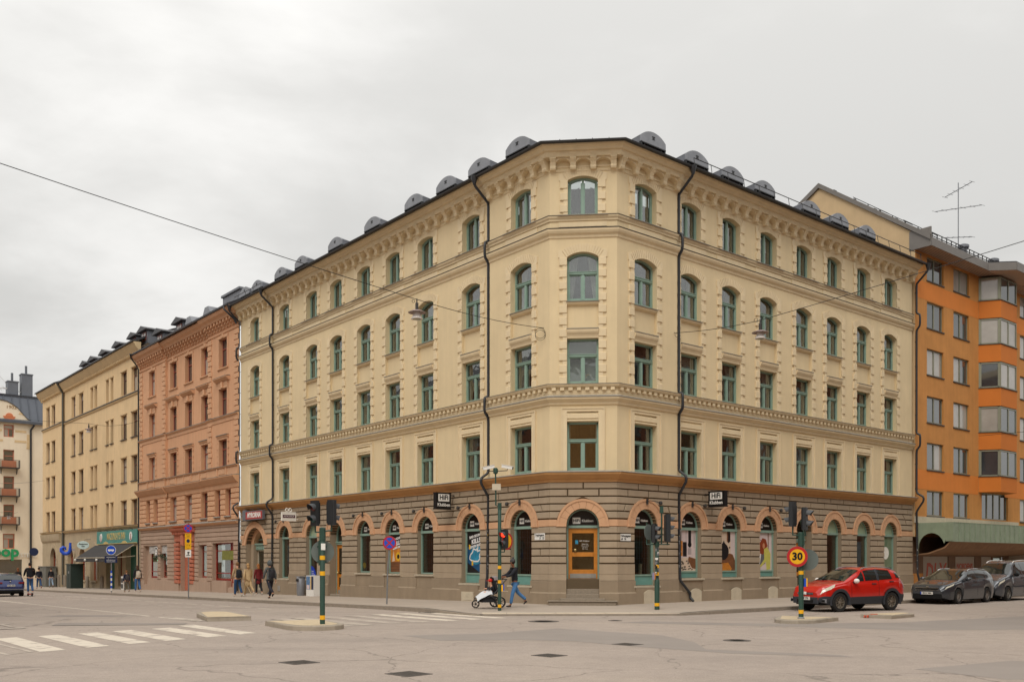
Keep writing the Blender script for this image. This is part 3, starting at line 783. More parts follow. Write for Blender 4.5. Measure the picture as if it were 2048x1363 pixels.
# eaves and roof
rf = MB(); gut = MB()
for seg in SEGS:
    k, F, s0, s1, d, _ = seg
    rf.M = gut.M = F
    m0, m1 = mit(F, seg, 0), mit(F, seg, 1)
    rf.sweep([(0.60, 17.525), (0.68, 17.52), (0.70, 17.57), (0.66, 17.59), (-7.5, 20.4), (-7.5, 20.3), (0.5, 17.523)], s0, s1, m0, m1)
    gut.sweep([(0.63, 17.47), (0.70, 17.44), (0.77, 17.47), (0.785, 17.53), (0.76, 17.53), (0.74, 17.49), (0.70, 17.47), (0.64, 17.50)], s0, s1, m0, m1)
    x = s0+0.4
    while x < s1:       # standing seams near the eaves
        rf.sweep([(0.65, 17.59), (0.65, 17.625), (-1.5, 18.365), (-1.5, 18.32)], x, x+0.025); x += 0.62
for F, sl in ((FL, (25.0, 28.9)), (FR, (4.0, 22.8))):   # snow rail
    gut.M = F
    gut.tube([(sl[0], 0.45, 18.06), (sl[1], 0.45, 18.06)], 0.018, 6)
    x = sl[0]
    while x < sl[1]: gut.tube([(x, 0.45, 18.06), (x, 0.5, 17.72)], 0.014, 5); x += 1.1
rf.build('roof', M_roof, B); gut.build('gutter', M_gutter, B)
# dormers
dm = MB()
A = arc(0.73, 0.28, 10, 0, 18.42)
dm.prism([(-0.73, 18.17)]+A+[(0.73, 18.17)], -0.06, 0.0, 0)
for sx in (-1, 1):
    dm.box(sx*0.73, sx*0.66, -0.10, -0.004, 17.7, 18.17, 1); dm.box(sx*0.52, sx*0.47, -0.10, -0.03, 17.7, 18.17, 1)
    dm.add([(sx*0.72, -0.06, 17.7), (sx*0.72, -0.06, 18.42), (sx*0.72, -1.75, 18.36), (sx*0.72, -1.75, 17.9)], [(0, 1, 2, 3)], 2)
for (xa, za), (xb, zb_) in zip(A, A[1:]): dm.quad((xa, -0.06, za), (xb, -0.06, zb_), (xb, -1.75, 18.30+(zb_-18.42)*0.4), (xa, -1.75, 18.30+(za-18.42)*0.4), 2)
dm.box(-0.73, 0.73, -0.09, 0.012, 18.14, 18.18, 1)
dm.box(-0.085, 0.085, 0.0, 0.012, 18.40, 18.41, 1); dm.box(-0.085, 0.085, 0.0, 0.02, 18.50, 18.52, 1); dm.box(-0.05, 0.05, 0, 0.015, 18.41, 18.50, 1)
dmm = dm.mesh('dormer', [M_zinc, M_black, M_zincd])
dp = MB(); dp.box(-0.47, 0.47, -0.08, -0.075, 17.7, 18.15); dpm = dp.mesh('pane', M_glass)
di = MB(); di.box(-0.6, 0.6, -0.4, -0.38, 17.6, 18.2); dim = di.mesh('blind', M_curtain)
def dormer(F, s, d):
    M = rightframe(F, s, d+0.03, 0)
    w = kid(link('dormer', dmm, B, M)); kid(link('pane', dpm, w, M)); kid(link('blind', dim, w, M))
for s in (2.0, 4.55, 6.95, 9.55, 13.25, 17.0, 20.9, 23.5, 26.7, 28.5): dormer(FL, s, -0.05)
for s in (2.1, 4.8, 7.2, 9.55, 13.2, 15.7, 18.25): dormer(FR, s, -0.05)

# windows, their surrounds, quoins and brick arches
QW = MB(); QW.bbox(0, 0.27, 0, 0.05, 0, 0.295, 0.012); qwm = QW.mesh('quoin_block', M_creamd)
quoins = []        # (distance from camera, frame, s, d, z)
fan = {}
def fanmesh(a, rise, th, n=17):
    key = (a, rise)
    if key in fan: return fan[key]
    mb = MB(); Ri = (a*a+rise*rise)/(2*rise); cz = rise-Ri; t = math.atan2(a, -cz)+0.10; Ro = Ri+th
    for i in range(n):
        t0 = -t+2*t*i/n+0.008; t1 = -t+2*t*(i+1)/n-0.008
        P = [(Ri*math.sin(t0), cz+Ri*math.cos(t0)), (Ro*math.sin(t0), cz+Ro*math.cos(t0)), (Ro*math.sin(t1), cz+Ro*math.cos(t1)), (Ri*math.sin(t1), cz+Ri*math.cos(t1))]
        mb.prism(P, 0, 0.022)
    mb.prism([(-a-0.34, -0.02), (-a-0.34, th*0.72), (-a-0.21, th*0.9), (-a-0.10, -0.02)], 0, 0.03)
    mb.prism([(a+0.34, -0.02), (a+0.10, -0.02), (a+0.21, th*0.9), (a+0.34, th*0.72)], 0, 0.03)
    fan[key] = mb.mesh('brick_arch', M_creamd); return fan[key]
covers = ['none', 'sides', 'none', 'drapes', 'blind', 'none', 'sides', 'none']
wi = 0
for seg in SEGS:
    k, F, s0, s1, d, cols = seg; a = hw(F)
    for c in cols:
        cv = lambda: covers[rnd.randrange(8)]
        put_window(B, rightframe(F, c, d, 5.15), 'F1%.2f' % a, a, 1.88, 0.0, 1.13, cv())
        put_window(B, rightframe(F, c, d, 8.50), 'F2%.2f' % a, a, 1.74, 0.0, 1.06, 'full' if rnd.random() < 0.15 else cv())
        put_window(B, rightframe(F, c, d, 11.69), 'F3%.2f' % a, a, 1.67, 0.19, 1.06, 'drapes' if k == 'C' else cv())
        put_window(B, rightframe(F, c, d, 14.97), 'F4%.2f' % a, a*0.95, 1.35, 0.15, None, cv())
        # F1 surround
        trim = MB(F)
        o = a+0.24
        for x0, x1 in ((c-o, c-a-0.0), (c+a, c+o)):
            trim.box(x0, x1, d, d+0.035, 5.15, 7.42)
        trim.box(c-o, c+o, d, d+0.035, 7.42, 7.56)
        for x0, x1 in ((c-o, c-o+0.05), (c+o-0.05, c+o)): trim.box(x0, x1, d+0.035, d+0.06, 5.15, 7.52)
        trim.box(c-o, c+o, d+0.035, d+0.06, 7.52, 7.57)
        trim.bbox(c-a, c+a, d-0.03, d+0.025, 7.035, 7.12, 0.02); trim.bbox(c-a, c+a, d-0.03, d+0.045, 7.14, 7.33, 0.012); trim.bbox(c-a, c+a, d-0.03, d+0.0, 7.34, 7.41, 0.01)
        trim.build('window_surround', M_creamd, B)
        # F2 lintel and panel up to F3
        trim = MB(F); trim.box(c-a, c+a, d-0.33, d-0.09, 10.62, 11.58)
        trim.build('apron_panel', M_cream, B); trim = MB(F); fl2 = MB(F)
        trim.sweep([(d-0.33, 10.24), (d-0.0, 10.24), (d+0.01, 10.30), (d+0.035, 10.36), (d+0.09, 10.44), (d+0.11, 10.50), (d+0.115, 10.57), (d-0.33, 10.58)], c-a-0.0, c+a+0.0)
        fl2.sweep([(d-0.09, 10.582), (d+0.13, 10.575), (d+0.135, 10.60), (d-0.09, 10.64)], c-a-0.01, c+a+0.01)
        w_ = trim.build('window_lintel', M_creamd, B); fl2.build('flashing', M_flash, w_)
        # F3 sill
        trim = MB(F); sills = MB(F)
        trim.sweep([(d-0.09, 11.50), (d-0.02, 11.52), (d+0.03, 11.56), (d+0.06, 11.62), (d-0.09, 11.63)], c-a, c+a)
        sills.sweep([(d-0.30, 11.632), (d+0.085, 11.632), (d+0.09, 11.655), (d-0.30, 11.69)], c-a-0.03, c+a+0.03)
        w_ = trim.build('sill_moulding', M_creamd, B); sills.build('window_sill', M_flash, w_)
        # raised apron of the sill course under F4
        trim = MB(F); fl2 = MB(F)
        trim.sweep([(d, 14.515), (d+0.03, 14.515), (d+0.03, 14.70), (d, 14.70)], c-a-0.32, c+a+0.32)
        fl2.sweep([(d+0.10, 14.925), (d+0.165, 14.915), (d+0.17, 14.94), (d+0.0, 14.99)], c-a-0.36, c+a+0.36)
        w_ = trim.build('sill_apron', M_creamd, B); fl2.build('flashing', M_flash, w_)
        # jamb strips and quoins
        for sg in (-1, 1):
            e = c+sg*a; strips = MB(F)
            strips.box(e, e+sg*0.17, d, d+0.025, 8.50, 13.36)
            e4 = c+sg*a*0.95
            strips.build('jamb_strip', M_creamd, B); strips = MB(F); strips.box(e4, e4+sg*0.17, d, d+0.025, 14.97, 16.32); strips.build('jamb_strip', M_creamd, B)
            for zrow in [13.36-0.458*(i+1)+0.14 for i in range(11)]:
                if zrow > 8.45: quoins.append((F, e if sg > 0 else e-0.30, d, zrow))
            for zrow in [16.32-0.458*(i+1)+0.14 for i in range(3)]:
                if zrow > 14.95: quoins.append((F, e4 if sg > 0 else e4-0.30, d, zrow))
        kid(link('brick_arch', fanmesh(a, 0.19, 0.33), B, rightframe(F, c, d, 13.36)))
        kid(link('brick_arch', fanmesh(a*0.95, 0.15, 0.33), B, rightframe(F, c, d, 16.32)))
quoins.sort(key=lambda q: (q[0] @ Vector((q[1], q[2], q[3]))-Vector((0, 0, 1.6))).length)
rest = MB()
for i, (F, s, d, z) in enumerate(quoins):
    if i < 300:
        rf_ = rightframe(F, s+0.15, d, z) @ T(-0.15, 0, 0)
        kid(link('quoin_block', qwm, B, rf_ @ Matrix.Diagonal((1.11, 1, 1, 1))))
    else: rest.M = F; rest.bbox(s, s+0.30, d, d+0.05, z, z+0.295, 0.012)
rest.build('far_quoins', M_creamd, B, kind='stuff')

# ---------------------------------------------------------------- rusticated ground floor
ROW0, ROWH, JT = 1.60, 0.2866, 0.05
stones = []
def stone(F, d, xb0, xb1, xt0, xt1, z0, z1):
    if max(xb1-xb0, xt1-xt0) < 0.09: return
    stones.append((F, d, xb0, xb1, xt0, xt1, z0, z1))
arches = MB()
for seg in SEGS:
    k, F, s0, s1, d, cols = seg
    for row in range(11):
        z0 = ROW0+ROWH*row; z1 = z0+ROWH-JT
        if row == 10: z1 = min(z1, 4.68)
        band = row == 5
        cuts = []
        for c in cols:
            kind, sill = GND[(k, c)]; ai, ri, ao, ro, zs_ = garch(F, kind)
            Rr = (ao*ao+ro*ro)/(2*ro); cz = zs_+ro-Rr
            def half(z):
                if z < zs_-0.02: return ai
                h = z-cz
                if h >= Rr: return None
                if z < cz: return ao
                return math.sqrt(Rr*Rr-h*h)
            hb, ht = half(z0), half(z1)
            if hb is None and ht is None: continue
            if hb is None: hb = 0
            if ht is None: ht = 0.0 if hb < 0.5 else max(0.0, hb-0.5)
            if z0 < zs_-0.02 <= z1: hb = ht = max(ao, hb)
            cuts.append((c-hb, c+hb, c-ht, c+ht))
        cuts.sort()
        m0, m1 = mit(F, seg, 0), mit(F, seg, 1)
        eb = [(s0-(0.045*TAN if m0 else 0), s0-(0.045*TAN if m0 else 0))]
        lefts = [(s0-(0.018 if m0 else 0),)*2]+[(q[1], q[3]) for q in cuts]
        rights = [(q[0], q[2]) for q in cuts]+[(s1+(0.018 if m1 else 0),)*2]
        for (lb, lt), (rb, rt) in zip(lefts, rights):
            Lm = ((rb-lb)+(rt-lt))/2
            if Lm < 0.1: continue
            if band:
                imp = MB(F); imp.bbox(max(lb, lt)-0.01, min(rb, rt)+0.01, d, d+0.05, z0-0.03, z0+0.23, 0.012); imp.build('impost_band', M_arch, B); continue
            n = max(1, round(Lm/1.12))
            if row % 2: fr = [0]+[(i+0.5)/n for i in range(n)]+[1] if Lm > 0.8 else [0, 1]
            else: fr = [i/n for i in range(n+1)]
            if n == 2 and row % 2: fr = [0, 0.27, 0.73, 1]
            for f0, f1 in zip(fr, fr[1:]):
                g0 = JT/2 if f0 > 0 else 0.012; g1 = JT/2 if f1 < 1 else 0.012
                stone(F, d, lb+(rb-lb)*f0+g0, lb+(rb-lb)*f1-g1, lt+(rt-lt)*f0+g0, lt+(rt-lt)*f1-g1, z0, z1)
    # archivolts
    for c in cols:
        kind, sill = GND[(k, c)]; ai, ri, ao, ro, zs_ = garch(F, kind)
        for sg in (-1, 1):
            imp = MB(F); x0, x1 = (c-ao-0.02, c-ai) if sg < 0 else (c+ai, c+ao+0.02)
            imp.bbox(x0, x1, d, d+0.095, zs_-0.075, zs_, 0.015); imp.build('impost', M_arch, B)
        nv = 9 if kind != 'bigdoor' else 11
        Ai, Ao = arc(ai, ri, nv*3, c, zs_), arc(ao-0.09, ro-0.09, nv*3, c, zs_); Ar = arc(ao, ro, nv*3, c, zs_)
        for i in range(nv):
            mb = MB(F); j = i*3
            def sh(P, u): 
                lo_ = int(u); q = min(lo_+1, len(P)-1); t = u-lo_; return (P[lo_][0]*(1-t)+P[q][0]*t, P[lo_][1]*(1-t)+P[q][1]*t)
            e = 0.055
            us = [j+e, j+1, j+2, j+3-e]
            mb.prism([sh(Ai, u) for u in us]+[sh(Ao, u) for u in reversed(us)], d, d+0.06)
            mb.build('voussoir', M_arch, B)
        arches.M = F
        for i in range(nv*3): arches.prism([Ao[i], Ar[i], Ar[i+1], Ao[i+1]], d, d+0.085)
        for i in range(nv*3): arches.prism([Ai[i], Ao[i], Ao[i+1], Ai[i+1]], d, d+0.045, 1)
        for i in range(nv*3):
            a_, b_ = Ai[i], Ai[i+1]
            arches.quad((a_[0], d+0.045, a_[1]), (b_[0], d+0.045, b_[1]), (b_[0], d-0.44, b_[1]-0.004), (a_[0], d-0.44, a_[1]-0.004))
stones.sort(key=lambda q: -(q[3]-q[2])*(q[7]-q[6])/((q[0] @ Vector((q[2], q[1], 2)))-Vector((0, 0, 1.6))).length**2)
def stonegeo(mb, q):
    F, d, b0, b1, t0, t1, z0, z1 = q
    mb.M = F; h = 0.05; b = 0.014
    mb.add([(b0, d, z0), (b1, d, z0), (t1, d, z1), (t0, d, z1), (b0, d+h-b, z0), (b1, d+h-b, z0), (t1, d+h-b, z1), (t0, d+h-b, z1),
            (b0+b, d+h, z0+b), (b1-b, d+h, z0+b), (t1-b, d+h, z1-b), (t0+b, d+h, z1-b)],
           [(0, 4, 5, 1), (1, 5, 6, 2), (2, 6, 7, 3), (3, 7, 4, 0), (4, 8, 9, 5), (5, 9, 10, 6), (6, 10, 11, 7), (7, 11, 8, 4), (8, 11, 10, 9)])
rest = MB()
for i, q in enumerate(stones):
    if i < 300: mb = MB(); stonegeo(mb, q); mb.build('stone', M_stone, B)
    else: stonegeo(rest, q)
if rest.v: rest.build('far_stones', M_stone, B, kind='stuff')
arches.build('archivolt', [M_arch, mat('arch_joint', '#8a5f40', 0.9)], B)
# smooth base and plinth
for seg in SEGS:
    k, F, s0, s1, d, cols = seg
    m0, m1 = mit(F, seg, 0), mit(F, seg, 1)
    edges = []
    for c in cols:
        kind, sill = GND[(k, c)]; ai = garch(F, kind)[0]
        edges.append((c-ai-0.005, c+ai+0.005, sill, kind))
    xs = [s0]+[x for e in edges for x in e[:2]]+[s1]
    for i in range(0, len(xs), 2):
        a_, b_ = xs[i], xs[i+1]
        if b_-a_ < 0.05: continue
        q0 = m0 if i == 0 else 0; q1 = m1 if i == len(xs)-2 else 0
        base = MB(F); pl = MB(F)
        base.sweep([(d, 1.55), (d+0.05, 1.548), (d+0.05, 1.165), (d+0.035, 1.155), (d+0.05, 1.145), (d+0.06, 0.92), (d, 0.92)][::-1], a_, b_, q0, q1)
        pl.sweep([(d, 0.918), (d+0.10, 0.90), (d+0.10, 0.47), (d+0.13, 0.44), (d+0.15, 0.42), (d+0.16, -1.0), (d, -1.0)][::-1], a_, b_, q0, q1)
        base.build('base_course', M_stone, B); pl.build('plinth', M_plinth, B)
    for x0, x1, sill, kind in edges:
        if sill:
            pl = MB(F)
            if sill > 0.9: pl.box(x0, x1, d, d+0.07, 0.40, sill-0.11)
            pl.box(x0, x1, d, d+0.155, -1.0, 0.41 if sill > 0.9 else sill-0.11); pl.build('window_apron', M_plinth, B)
# cellar hatches
hm = MB(); hm.prism([(-0.34, -0.02)]+arc(0.34, 0.12, 8, 0, 0.42)+[(0.34, -0.02)], 0.155, 0.19)
for s in (1.68, 4.6, 7.3, 9.98): kid(link('cellar_hatch', hm.mesh('cellar_hatch', M_plate) if s == 1.68 else bpy.data.meshes['cellar_hatch'], B, rightframe(FR, s, -0.1 if s > 3.5 else 0, 0)))
hb = MB(FL); hb.box(4.78, 5.62, 0.055, 0.10, -0.06, 0.36); hb.box(4.86, 5.54, 0.10, 0.112, 0.0, 0.30); hb.box(5.15, 5.2, 0.112, 0.118, 0.05, 0.25); hb.box(4.98, 5.4, 0.112, 0.118, 0.14, 0.17)
hb.build('utility_hatch', M_plate, B)
hb = MB(FL); hb.box(23.3, 23.62, 0.055, 0.08, -0.06, 0.26); hb.build('utility_hatch', M_flash, B)

# shop windows and doors on the ground floor
def pmesh(name, F, s, d, rects, m):
    mb = MB(F)
    for x0, x1, z0, z1, dd_ in rects: mb.box(s+x0, s+x1, d+dd_, d+dd_+0.004, z0, z1)
    return mb
def poly(parent, name, F, s, d, pts, m, lay):
    mb = MB(F); mb.add([(s+x, d+lay, z) for x, z in pts], [tuple(range(len(pts)))]); return mb.build(name, m, parent)
M_pnavy = mat('poster_navy', '#1a4f78', 0.35, var=0.35, ns=4); M_pblue = mat('poster_blue', '#2e86a8', 0.35, var=0.45, ns=6); M_pdark = mat('poster_black', '#1d1b1e', 0.35)
M_pyel = mat('poster_yellow', '#e0b12a', 0.4); M_pwhite = mat('poster_white', '#e6e4e2', 0.4); M_pwood = mat('poster_wood', '#7a5034', 0.4, var=0.25, ns=5)
M_porange = mat('poster_orange', '#c87f30', 0.4, var=0.3, ns=5); M_ptan = mat('poster_tan', '#d9c3ad', 0.4, var=0.05, ns=3); M_ppink = mat('poster_pink', '#d9c8c6', 0.4, var=0.08, ns=2)
M_pskin = mat('poster_skin', '#c98a66', 0.4); M_phair = mat('poster_red_hair', '#8f3d1c', 0.4, var=0.3, ns=12); M_plime = mat('poster_lime', '#c9c463', 0.4, var=0.1, ns=8); M_pteal = mat('poster_teal', '#4f9aa3', 0.4)
def disc(r, x=0, z=0, n=20, sx=1.0): return [(x+r*sx*math.sin(2*math.pi*i/n), z+r*math.cos(2*math.pi*i/n)) for i in range(n)]
posters = {('L', 5.16): 1, ('L', 11.40): 2, ('R', 4.47): 3, ('R', 7.15): 4, ('R', 9.85): 5}
for seg in SEGS:
    k, F, s0, s1, d, cols = seg
    sgn = 1 if F.determinant() > 0 else -1      # +1: facade x runs to the viewer's left
    for c in cols:
        kind, sill = GND[(k, c)]; ai, ri, ao, ro, zs_ = garch(F, kind)
        if kind in ('hifi', 'pale', 'clear'):
            y = d-0.24
            f = MB(F)
            f.box(c-ai, c-ai+0.07, y-0.05, y+0.06, sill, zs_); f.box(c+ai-0.07, c+ai, y-0.05, y+0.06, sill, zs_)
            f.box(c-ai, c+ai, y-0.05, y+0.09, zs_-0.11, zs_)
            Ao, Ai = arc(ai, ri, 14, c, zs_), arc(ai-0.06, ri-0.06, 14, c, zs_)
            for i in range(14): f.prism([Ai[i], Ao[i], Ao[i+1], Ai[i+1]], y-0.05, y+0.06)
            gb = sill+(0.42 if sill < 0.9 and kind == 'hifi' else (0.28 if k == 'R' and kind == 'hifi' else 0.06))
            f.box(c-ai+0.07, c+ai-0.07, y-0.05, y+0.07, gb-0.06, gb)
            w = f.build('shop_window', M_teal, B)
            if gb > sill+0.1: MB(F).box(c-ai+0.07, c+ai-0.07, y-0.04, y+0.035, sill, gb-0.06).build('base_panel', M_teald, w)
            g_ = MB(F); g_.box(c-ai+0.07, c+ai-0.07, y-0.005, y, gb, zs_-0.11); g_.build('pane', M_shop, w)
            lm = {'hifi': M_sticker, 'pale': M_palegreen}.get(kind, M_shop)
            MB(F).prism([q for q in arc(ai-0.06, ri-0.06, 14, c, zs_)], y-0.01, y+0.01).build('lunette', lm, w)
            MB(F).sweep([(d-0.35, sill-0.10), (d+0.13, sill-0.10), (d+0.14, sill-0.03), (d-0.35, sill)], c-ai-0.10, c+ai+0.10).build('sill', M_sill, w)
            if kind == 'hifi':
                fm = facing(F, c, y+0.012, zs_+0.22)
                MB(fm).box(-0.38, -0.10, -0.115, 0.115, 0, 0.006).build('logo_panel', M_white, w)
                text('lettering', 'HiFi', 0.15, M_black, w, fm @ T(-0.24, -0.005, 0.008), offset=0.004)
                text('lettering', 'Klubben', 0.125, M_white, w, fm @ T(0.18, -0.01, 0.003), offset=0.003)
            # display behind the glass
            yb = y-0.16; x0, x1 = c-ai+0.07, c+ai-0.07
            pk = posters.get((k, c))
            if pk:
                pf = facing(F, c, y+0.008, 0); W2 = ai-0.07; zt = zs_-0.11
                Fp = F @ T(0, 0, 0)
                def P2(name, pts, m, lay):    # poster layer in reader coordinates
                    mb = MB(pf); mb.add([(x, z, 0.002*lay) for x, z in pts], [tuple(reversed(range(len(pts))))]); return mb.build(name, m, w)
                rect = lambda a_, b_, c_, d_: [(a_, c_), (a_, d_), (b_, d_), (b_, c_)]
                if pk in (1, 2):
                    P2('poster', rect(-W2, W2, gb, zt), M_pnavy if pk == 1 else M_porange, 0)
                    P2('poster_print', rect(-W2, W2, gb+(zt-gb)*0.62 if pk == 1 else gb+(zt-gb)*0.70, zt), M_pdark, 1)
                    if pk == 1:
                        P2('poster_print', [(-W2, gb), (-W2, gb+0.45), (W2*0.6, gb)], M_pdark, 1)
                        P2('poster_print', disc(0.42, 0.05, gb+0.78, 24), M_pblue, 1.5)
                        out = [(-0.42, 0.62), (-0.36, 0.78), (-0.2, 0.9), (-0.15, 1.05), (0.05, 0.98), (0.2, 1.15), (0.12, 0.92), (0.32, 0.98), (0.38, 0.86), (0.28, 0.78), (0.30, 0.62), (0.2, 0.5), (-0.1, 0.5), (-0.35, 0.55)]
                        for (xa, za), (xb, zb_) in zip(out, out[1:]+out[:1]):
                            v = Vector((xb-xa, zb_-za)).normalized()*0.03; P2('poster_print', [(xa-v.y, gb+za+v.x), (xb-v.y, gb+zb_+v.x), (xb+v.y, gb+zb_-v.x), (xa+v.y, gb+za-v.x)], M_pwhite, 3)
                        for xx, zz in ((-0.42, 1.12), (-0.22, 0.42)): P2('poster_print', rect(xx-0.05, xx+0.06, gb+zz-0.1, gb+zz+0.1), M_pyel, 4)
                    else:
                        P2('poster_print', rect(-W2, W2, gb, gb+0.5), M_pwood, 2)
                        for zz in (0.12, 0.26, 0.4): P2('poster_print', rect(-W2, W2, gb+zz, gb+zz+0.012), M_pdark, 3)
                        P2('poster_print', disc(0.22, 0.1, gb+0.75), M_pyel, 3); P2('poster_print', disc(0.11, 0.1, gb+0.75), M_pdark, 4); P2('poster_print', disc(0.15, 0.42, gb+0.7), M_ptan, 3)
                        P2('poster_print', [(-0.45, gb+0.5), (-0.33, gb+1.05), (-0.2, gb+0.55)], M_ptan, 3)
                    z_ = zt-0.2
                    text('lettering', 'BAD SOUND', 0.15, M_pwhite, w, pf @ T(0.02, z_, 0.012) @ RZ(0.18), squash=1.02, offset=0.008)
                    text('lettering', 'KILLS', 0.27, M_pwhite, w, pf @ T(0.04, z_-0.22, 0.012) @ RZ(0.18), squash=1.02, offset=0.012, shear=0.15)
                    text('lettering', 'GOOD MUSIC', 0.14, M_pwhite, w, pf @ T(0.06, z_-0.42, 0.012) @ RZ(0.18), squash=1.0, offset=0.008)
                if pk == 3:
                    P2('poster', rect(-W2, W2, gb, zt), M_ppink, 0)
                    for xx in (-0.5, -0.3, -0.02, 0.22, 0.5): P2('poster_print', rect(xx-0.012, xx+0.012, gb+0.95, zt), M_zincd, 1)
                    P2('poster_print', rect(0.12, 0.3, gb+1.1, zt), M_pdark, 2); P2('poster_print', disc(0.12, 0.21, gb+1.1), M_pdark, 2)
                    P2('poster_print', rect(-0.42, -0.24, gb+0.62, gb+1.25), M_porange, 2); P2('poster_print', rect(-0.22, 0.02, gb+0.6, gb+1.2), M_pdark, 2)
                    P2('poster_print', rect(-W2, W2, gb, gb+0.55), M_ptan, 1)
                    for i in range(26): 
                        xx, zz = rnd.uniform(-0.55, 0.45), rnd.uniform(gb+0.03, gb+0.4); P2('poster_print', [(xx, zz), (xx+0.02, zz+0.04), (xx+0.13, zz+0.05), (xx+0.1, zz)], M_pdark, 2)
                    P2('poster_print', [(0.1, gb+0.45), (0.15, gb+0.6), (W2, gb+0.5), (W2, gb+0.08), (0.35, gb+0.12)], M_pwood, 3)
                    for q in (-0.08, 0.0, 0.08): P2('poster_print', rect(0.2+q-0.012, 0.2+q+0.012, gb+0.68, gb+0.95), M_pdark, 3)
                if pk == 4:
                    P2('poster', rect(-W2, W2, gb, zt), M_ptan, 0); P2('poster_print', rect(0.28, W2, gb, zt), M_ppink, 1)
                    P2('poster_print', [(0.02, zt), (0.02, zt-0.42), (0.13, zt-0.50), (0.25, zt-0.42), (0.25, zt)], M_pwood, 2); P2('poster_print', [(0.10, zt), (0.10, zt-0.44), (0.13, zt-0.5), (0.25, zt-0.42), (0.25, zt)], M_pdark, 3)
                    P2('poster_print', [(-W2, gb), (-W2, gb+0.5), (-0.35, gb+0.55), (0.2, gb+0.75), (0.42, gb+0.7), (W2, gb+0.45), (W2, gb)], M_pwood, 2)
                    P2('poster_print', [(-0.45, gb+0.0), (-0.4, gb+0.3), (0.1, gb+0.35), (0.35, gb+0.1), (0.3, gb)], M_porange, 3)
                    P2('poster_print', disc(0.36, -0.22, gb+0.82, 24), M_pdark, 4); P2('poster_print', [(-0.3, gb+1.15), (-0.2, gb+1.3), (-0.1, gb+1.15)], M_pdark, 4)
                    P2('poster_print', disc(0.09, 0.2, gb+1.0), M_ptan, 4); P2('poster_print', disc(0.045, 0.2, gb+1.0), M_pdark, 5)
                if pk == 5:
                    P2('poster', rect(-W2, W2, gb, zt), M_ppink, 0)
                    P2('poster_print', rect(0.3, 0.36, gb+0.9, zt), M_pwood, 1); P2('poster_print', rect(-0.5, -0.2, zt-0.35, zt-0.32), M_pwood, 1)
                    P2('poster_print', [(-W2, gb+0.25), (-0.45, gb+1.05), (0.0, gb+0.9), (0.1, gb+0.3), (-0.3, gb+0.15)], M_zincd, 2)
                    P2('poster_print', [(-0.42, gb+0.3), (-0.36, gb+0.75), (-0.2, gb+0.75), (-0.3, gb+0.28)], M_pwhite, 3)
                    P2('poster_print', [(-0.3, gb+0.75), (-0.33, gb+1.2), (-0.1, gb+1.45), (0.15, gb+1.4), (0.28, gb+1.1), (0.1, gb+0.95), (-0.05, gb+0.7)], M_phair, 3)
                    P2('poster_print', disc(0.13, -0.02, gb+1.1, 16, 0.7), M_pskin, 4)
                    P2('poster_print', [(0.0, gb+0.95), (0.25, gb+1.05), (0.5, gb+0.75), (0.48, gb+0.05), (0.2, gb), (0.15, gb+0.4), (-0.25, gb+0.12), (-0.3, gb+0.2), (0.02, gb+0.5)], M_plime, 4)
            else:
                # back wall and goods of the shop window
                bk_ = MB(F); bk_.box(x0, x1, y-0.9, y-0.88, gb, zs_-0.1); bk_.build('display_back', M_roomd if kind == 'hifi' else M_curtain, w)
                pr = MB(F); pr.box(x0, x1, y-0.85, y-0.1, gb-0.1, gb-0.02)
                for i in range(5):
                    xx = x0+0.08+(x1-x0-0.25)*rnd.random(); hh = 0.12+0.3*rnd.random(); yy = y-0.2-0.5*rnd.random()
                    pr.bbox(xx, xx+0.09+0.12*rnd.random(), yy-0.12, yy, gb, gb+hh, 0.02)
                pr.build('display_goods', [M_flash, M_black, M_pteal, M_ptan][rnd.randrange(4)] if kind == 'hifi' else M_ptan, w)
                if kind == 'hifi':
                    gr = MB(F)
                    for i in range(1, 8): xx = x0+(x1-x0)*i/8; gr.box(xx-0.006, xx+0.006, y-0.08, y-0.07, gb, zs_-0.12)
                    for i in range(1, 9): zz = gb+(zs_-gb)*i/9; gr.box(x0, x1, y-0.08, y-0.07, zz-0.005, zz+0.005)
                    gr.build('security_grille', M_steel, w)
                if (k, c) == ('L', 14.12):
                    pf = facing(F, c, y-0.02, 0)
                    for q0, q1, m_ in ((-0.02, 0.16, M_ptan), (0.16, 0.42, M_pteal), (0.42, 0.58, M_phair)): MB(pf).box(q0, q1, gb, gb+1.5, -0.05, -0.045).build('display_back', m_, w)
                    MB(pf).add([(x, z, 0.003) for x, z in disc(0.15, -0.4, gb+0.3, 20)], [tuple(reversed(range(20)))]).build('sticker', M_pyel, w)
                if (k, c) == ('L', 19.69):
                    pf = facing(F, c, y+0.006, 0)
                    MB(pf).add([(x, z, 0.003) for x, z in [(-0.55, gb+0.03), (0.02, gb+0.03)]+[(-0.55+0.57*math.sin(R_(90-9*i)), gb+0.03+0.62*math.cos(R_(90-9*i))) for i in range(11)]], [tuple(range(13))]).build('sticker', mat('royal_blue', '#2342b8', 0.4), w)
                    for i in range(4): text('lettering', ['Kompis', 'Sveriges', 'resurscenter', 'för barnfamilj'][i], 0.075, M_white, w, pf @ T(-0.5, gb+0.36-0.1*i, 0.006), align='LEFT')
                if (k, c) == ('R', 20.58):
                    pf = facing(F, c, y+0.006, 0)
                    MB(pf).box(-ai+0.07, ai-0.07, gb+0.35, zs_-0.12, -0.02, -0.01).build('blind', M_palegreen, w)
                    MB(pf).add([(x, z, 0.003) for x, z in disc(0.33, -0.05, gb+1.1, 24)], [tuple(reversed(range(24)))]).build('sticker', M_curtain, w)
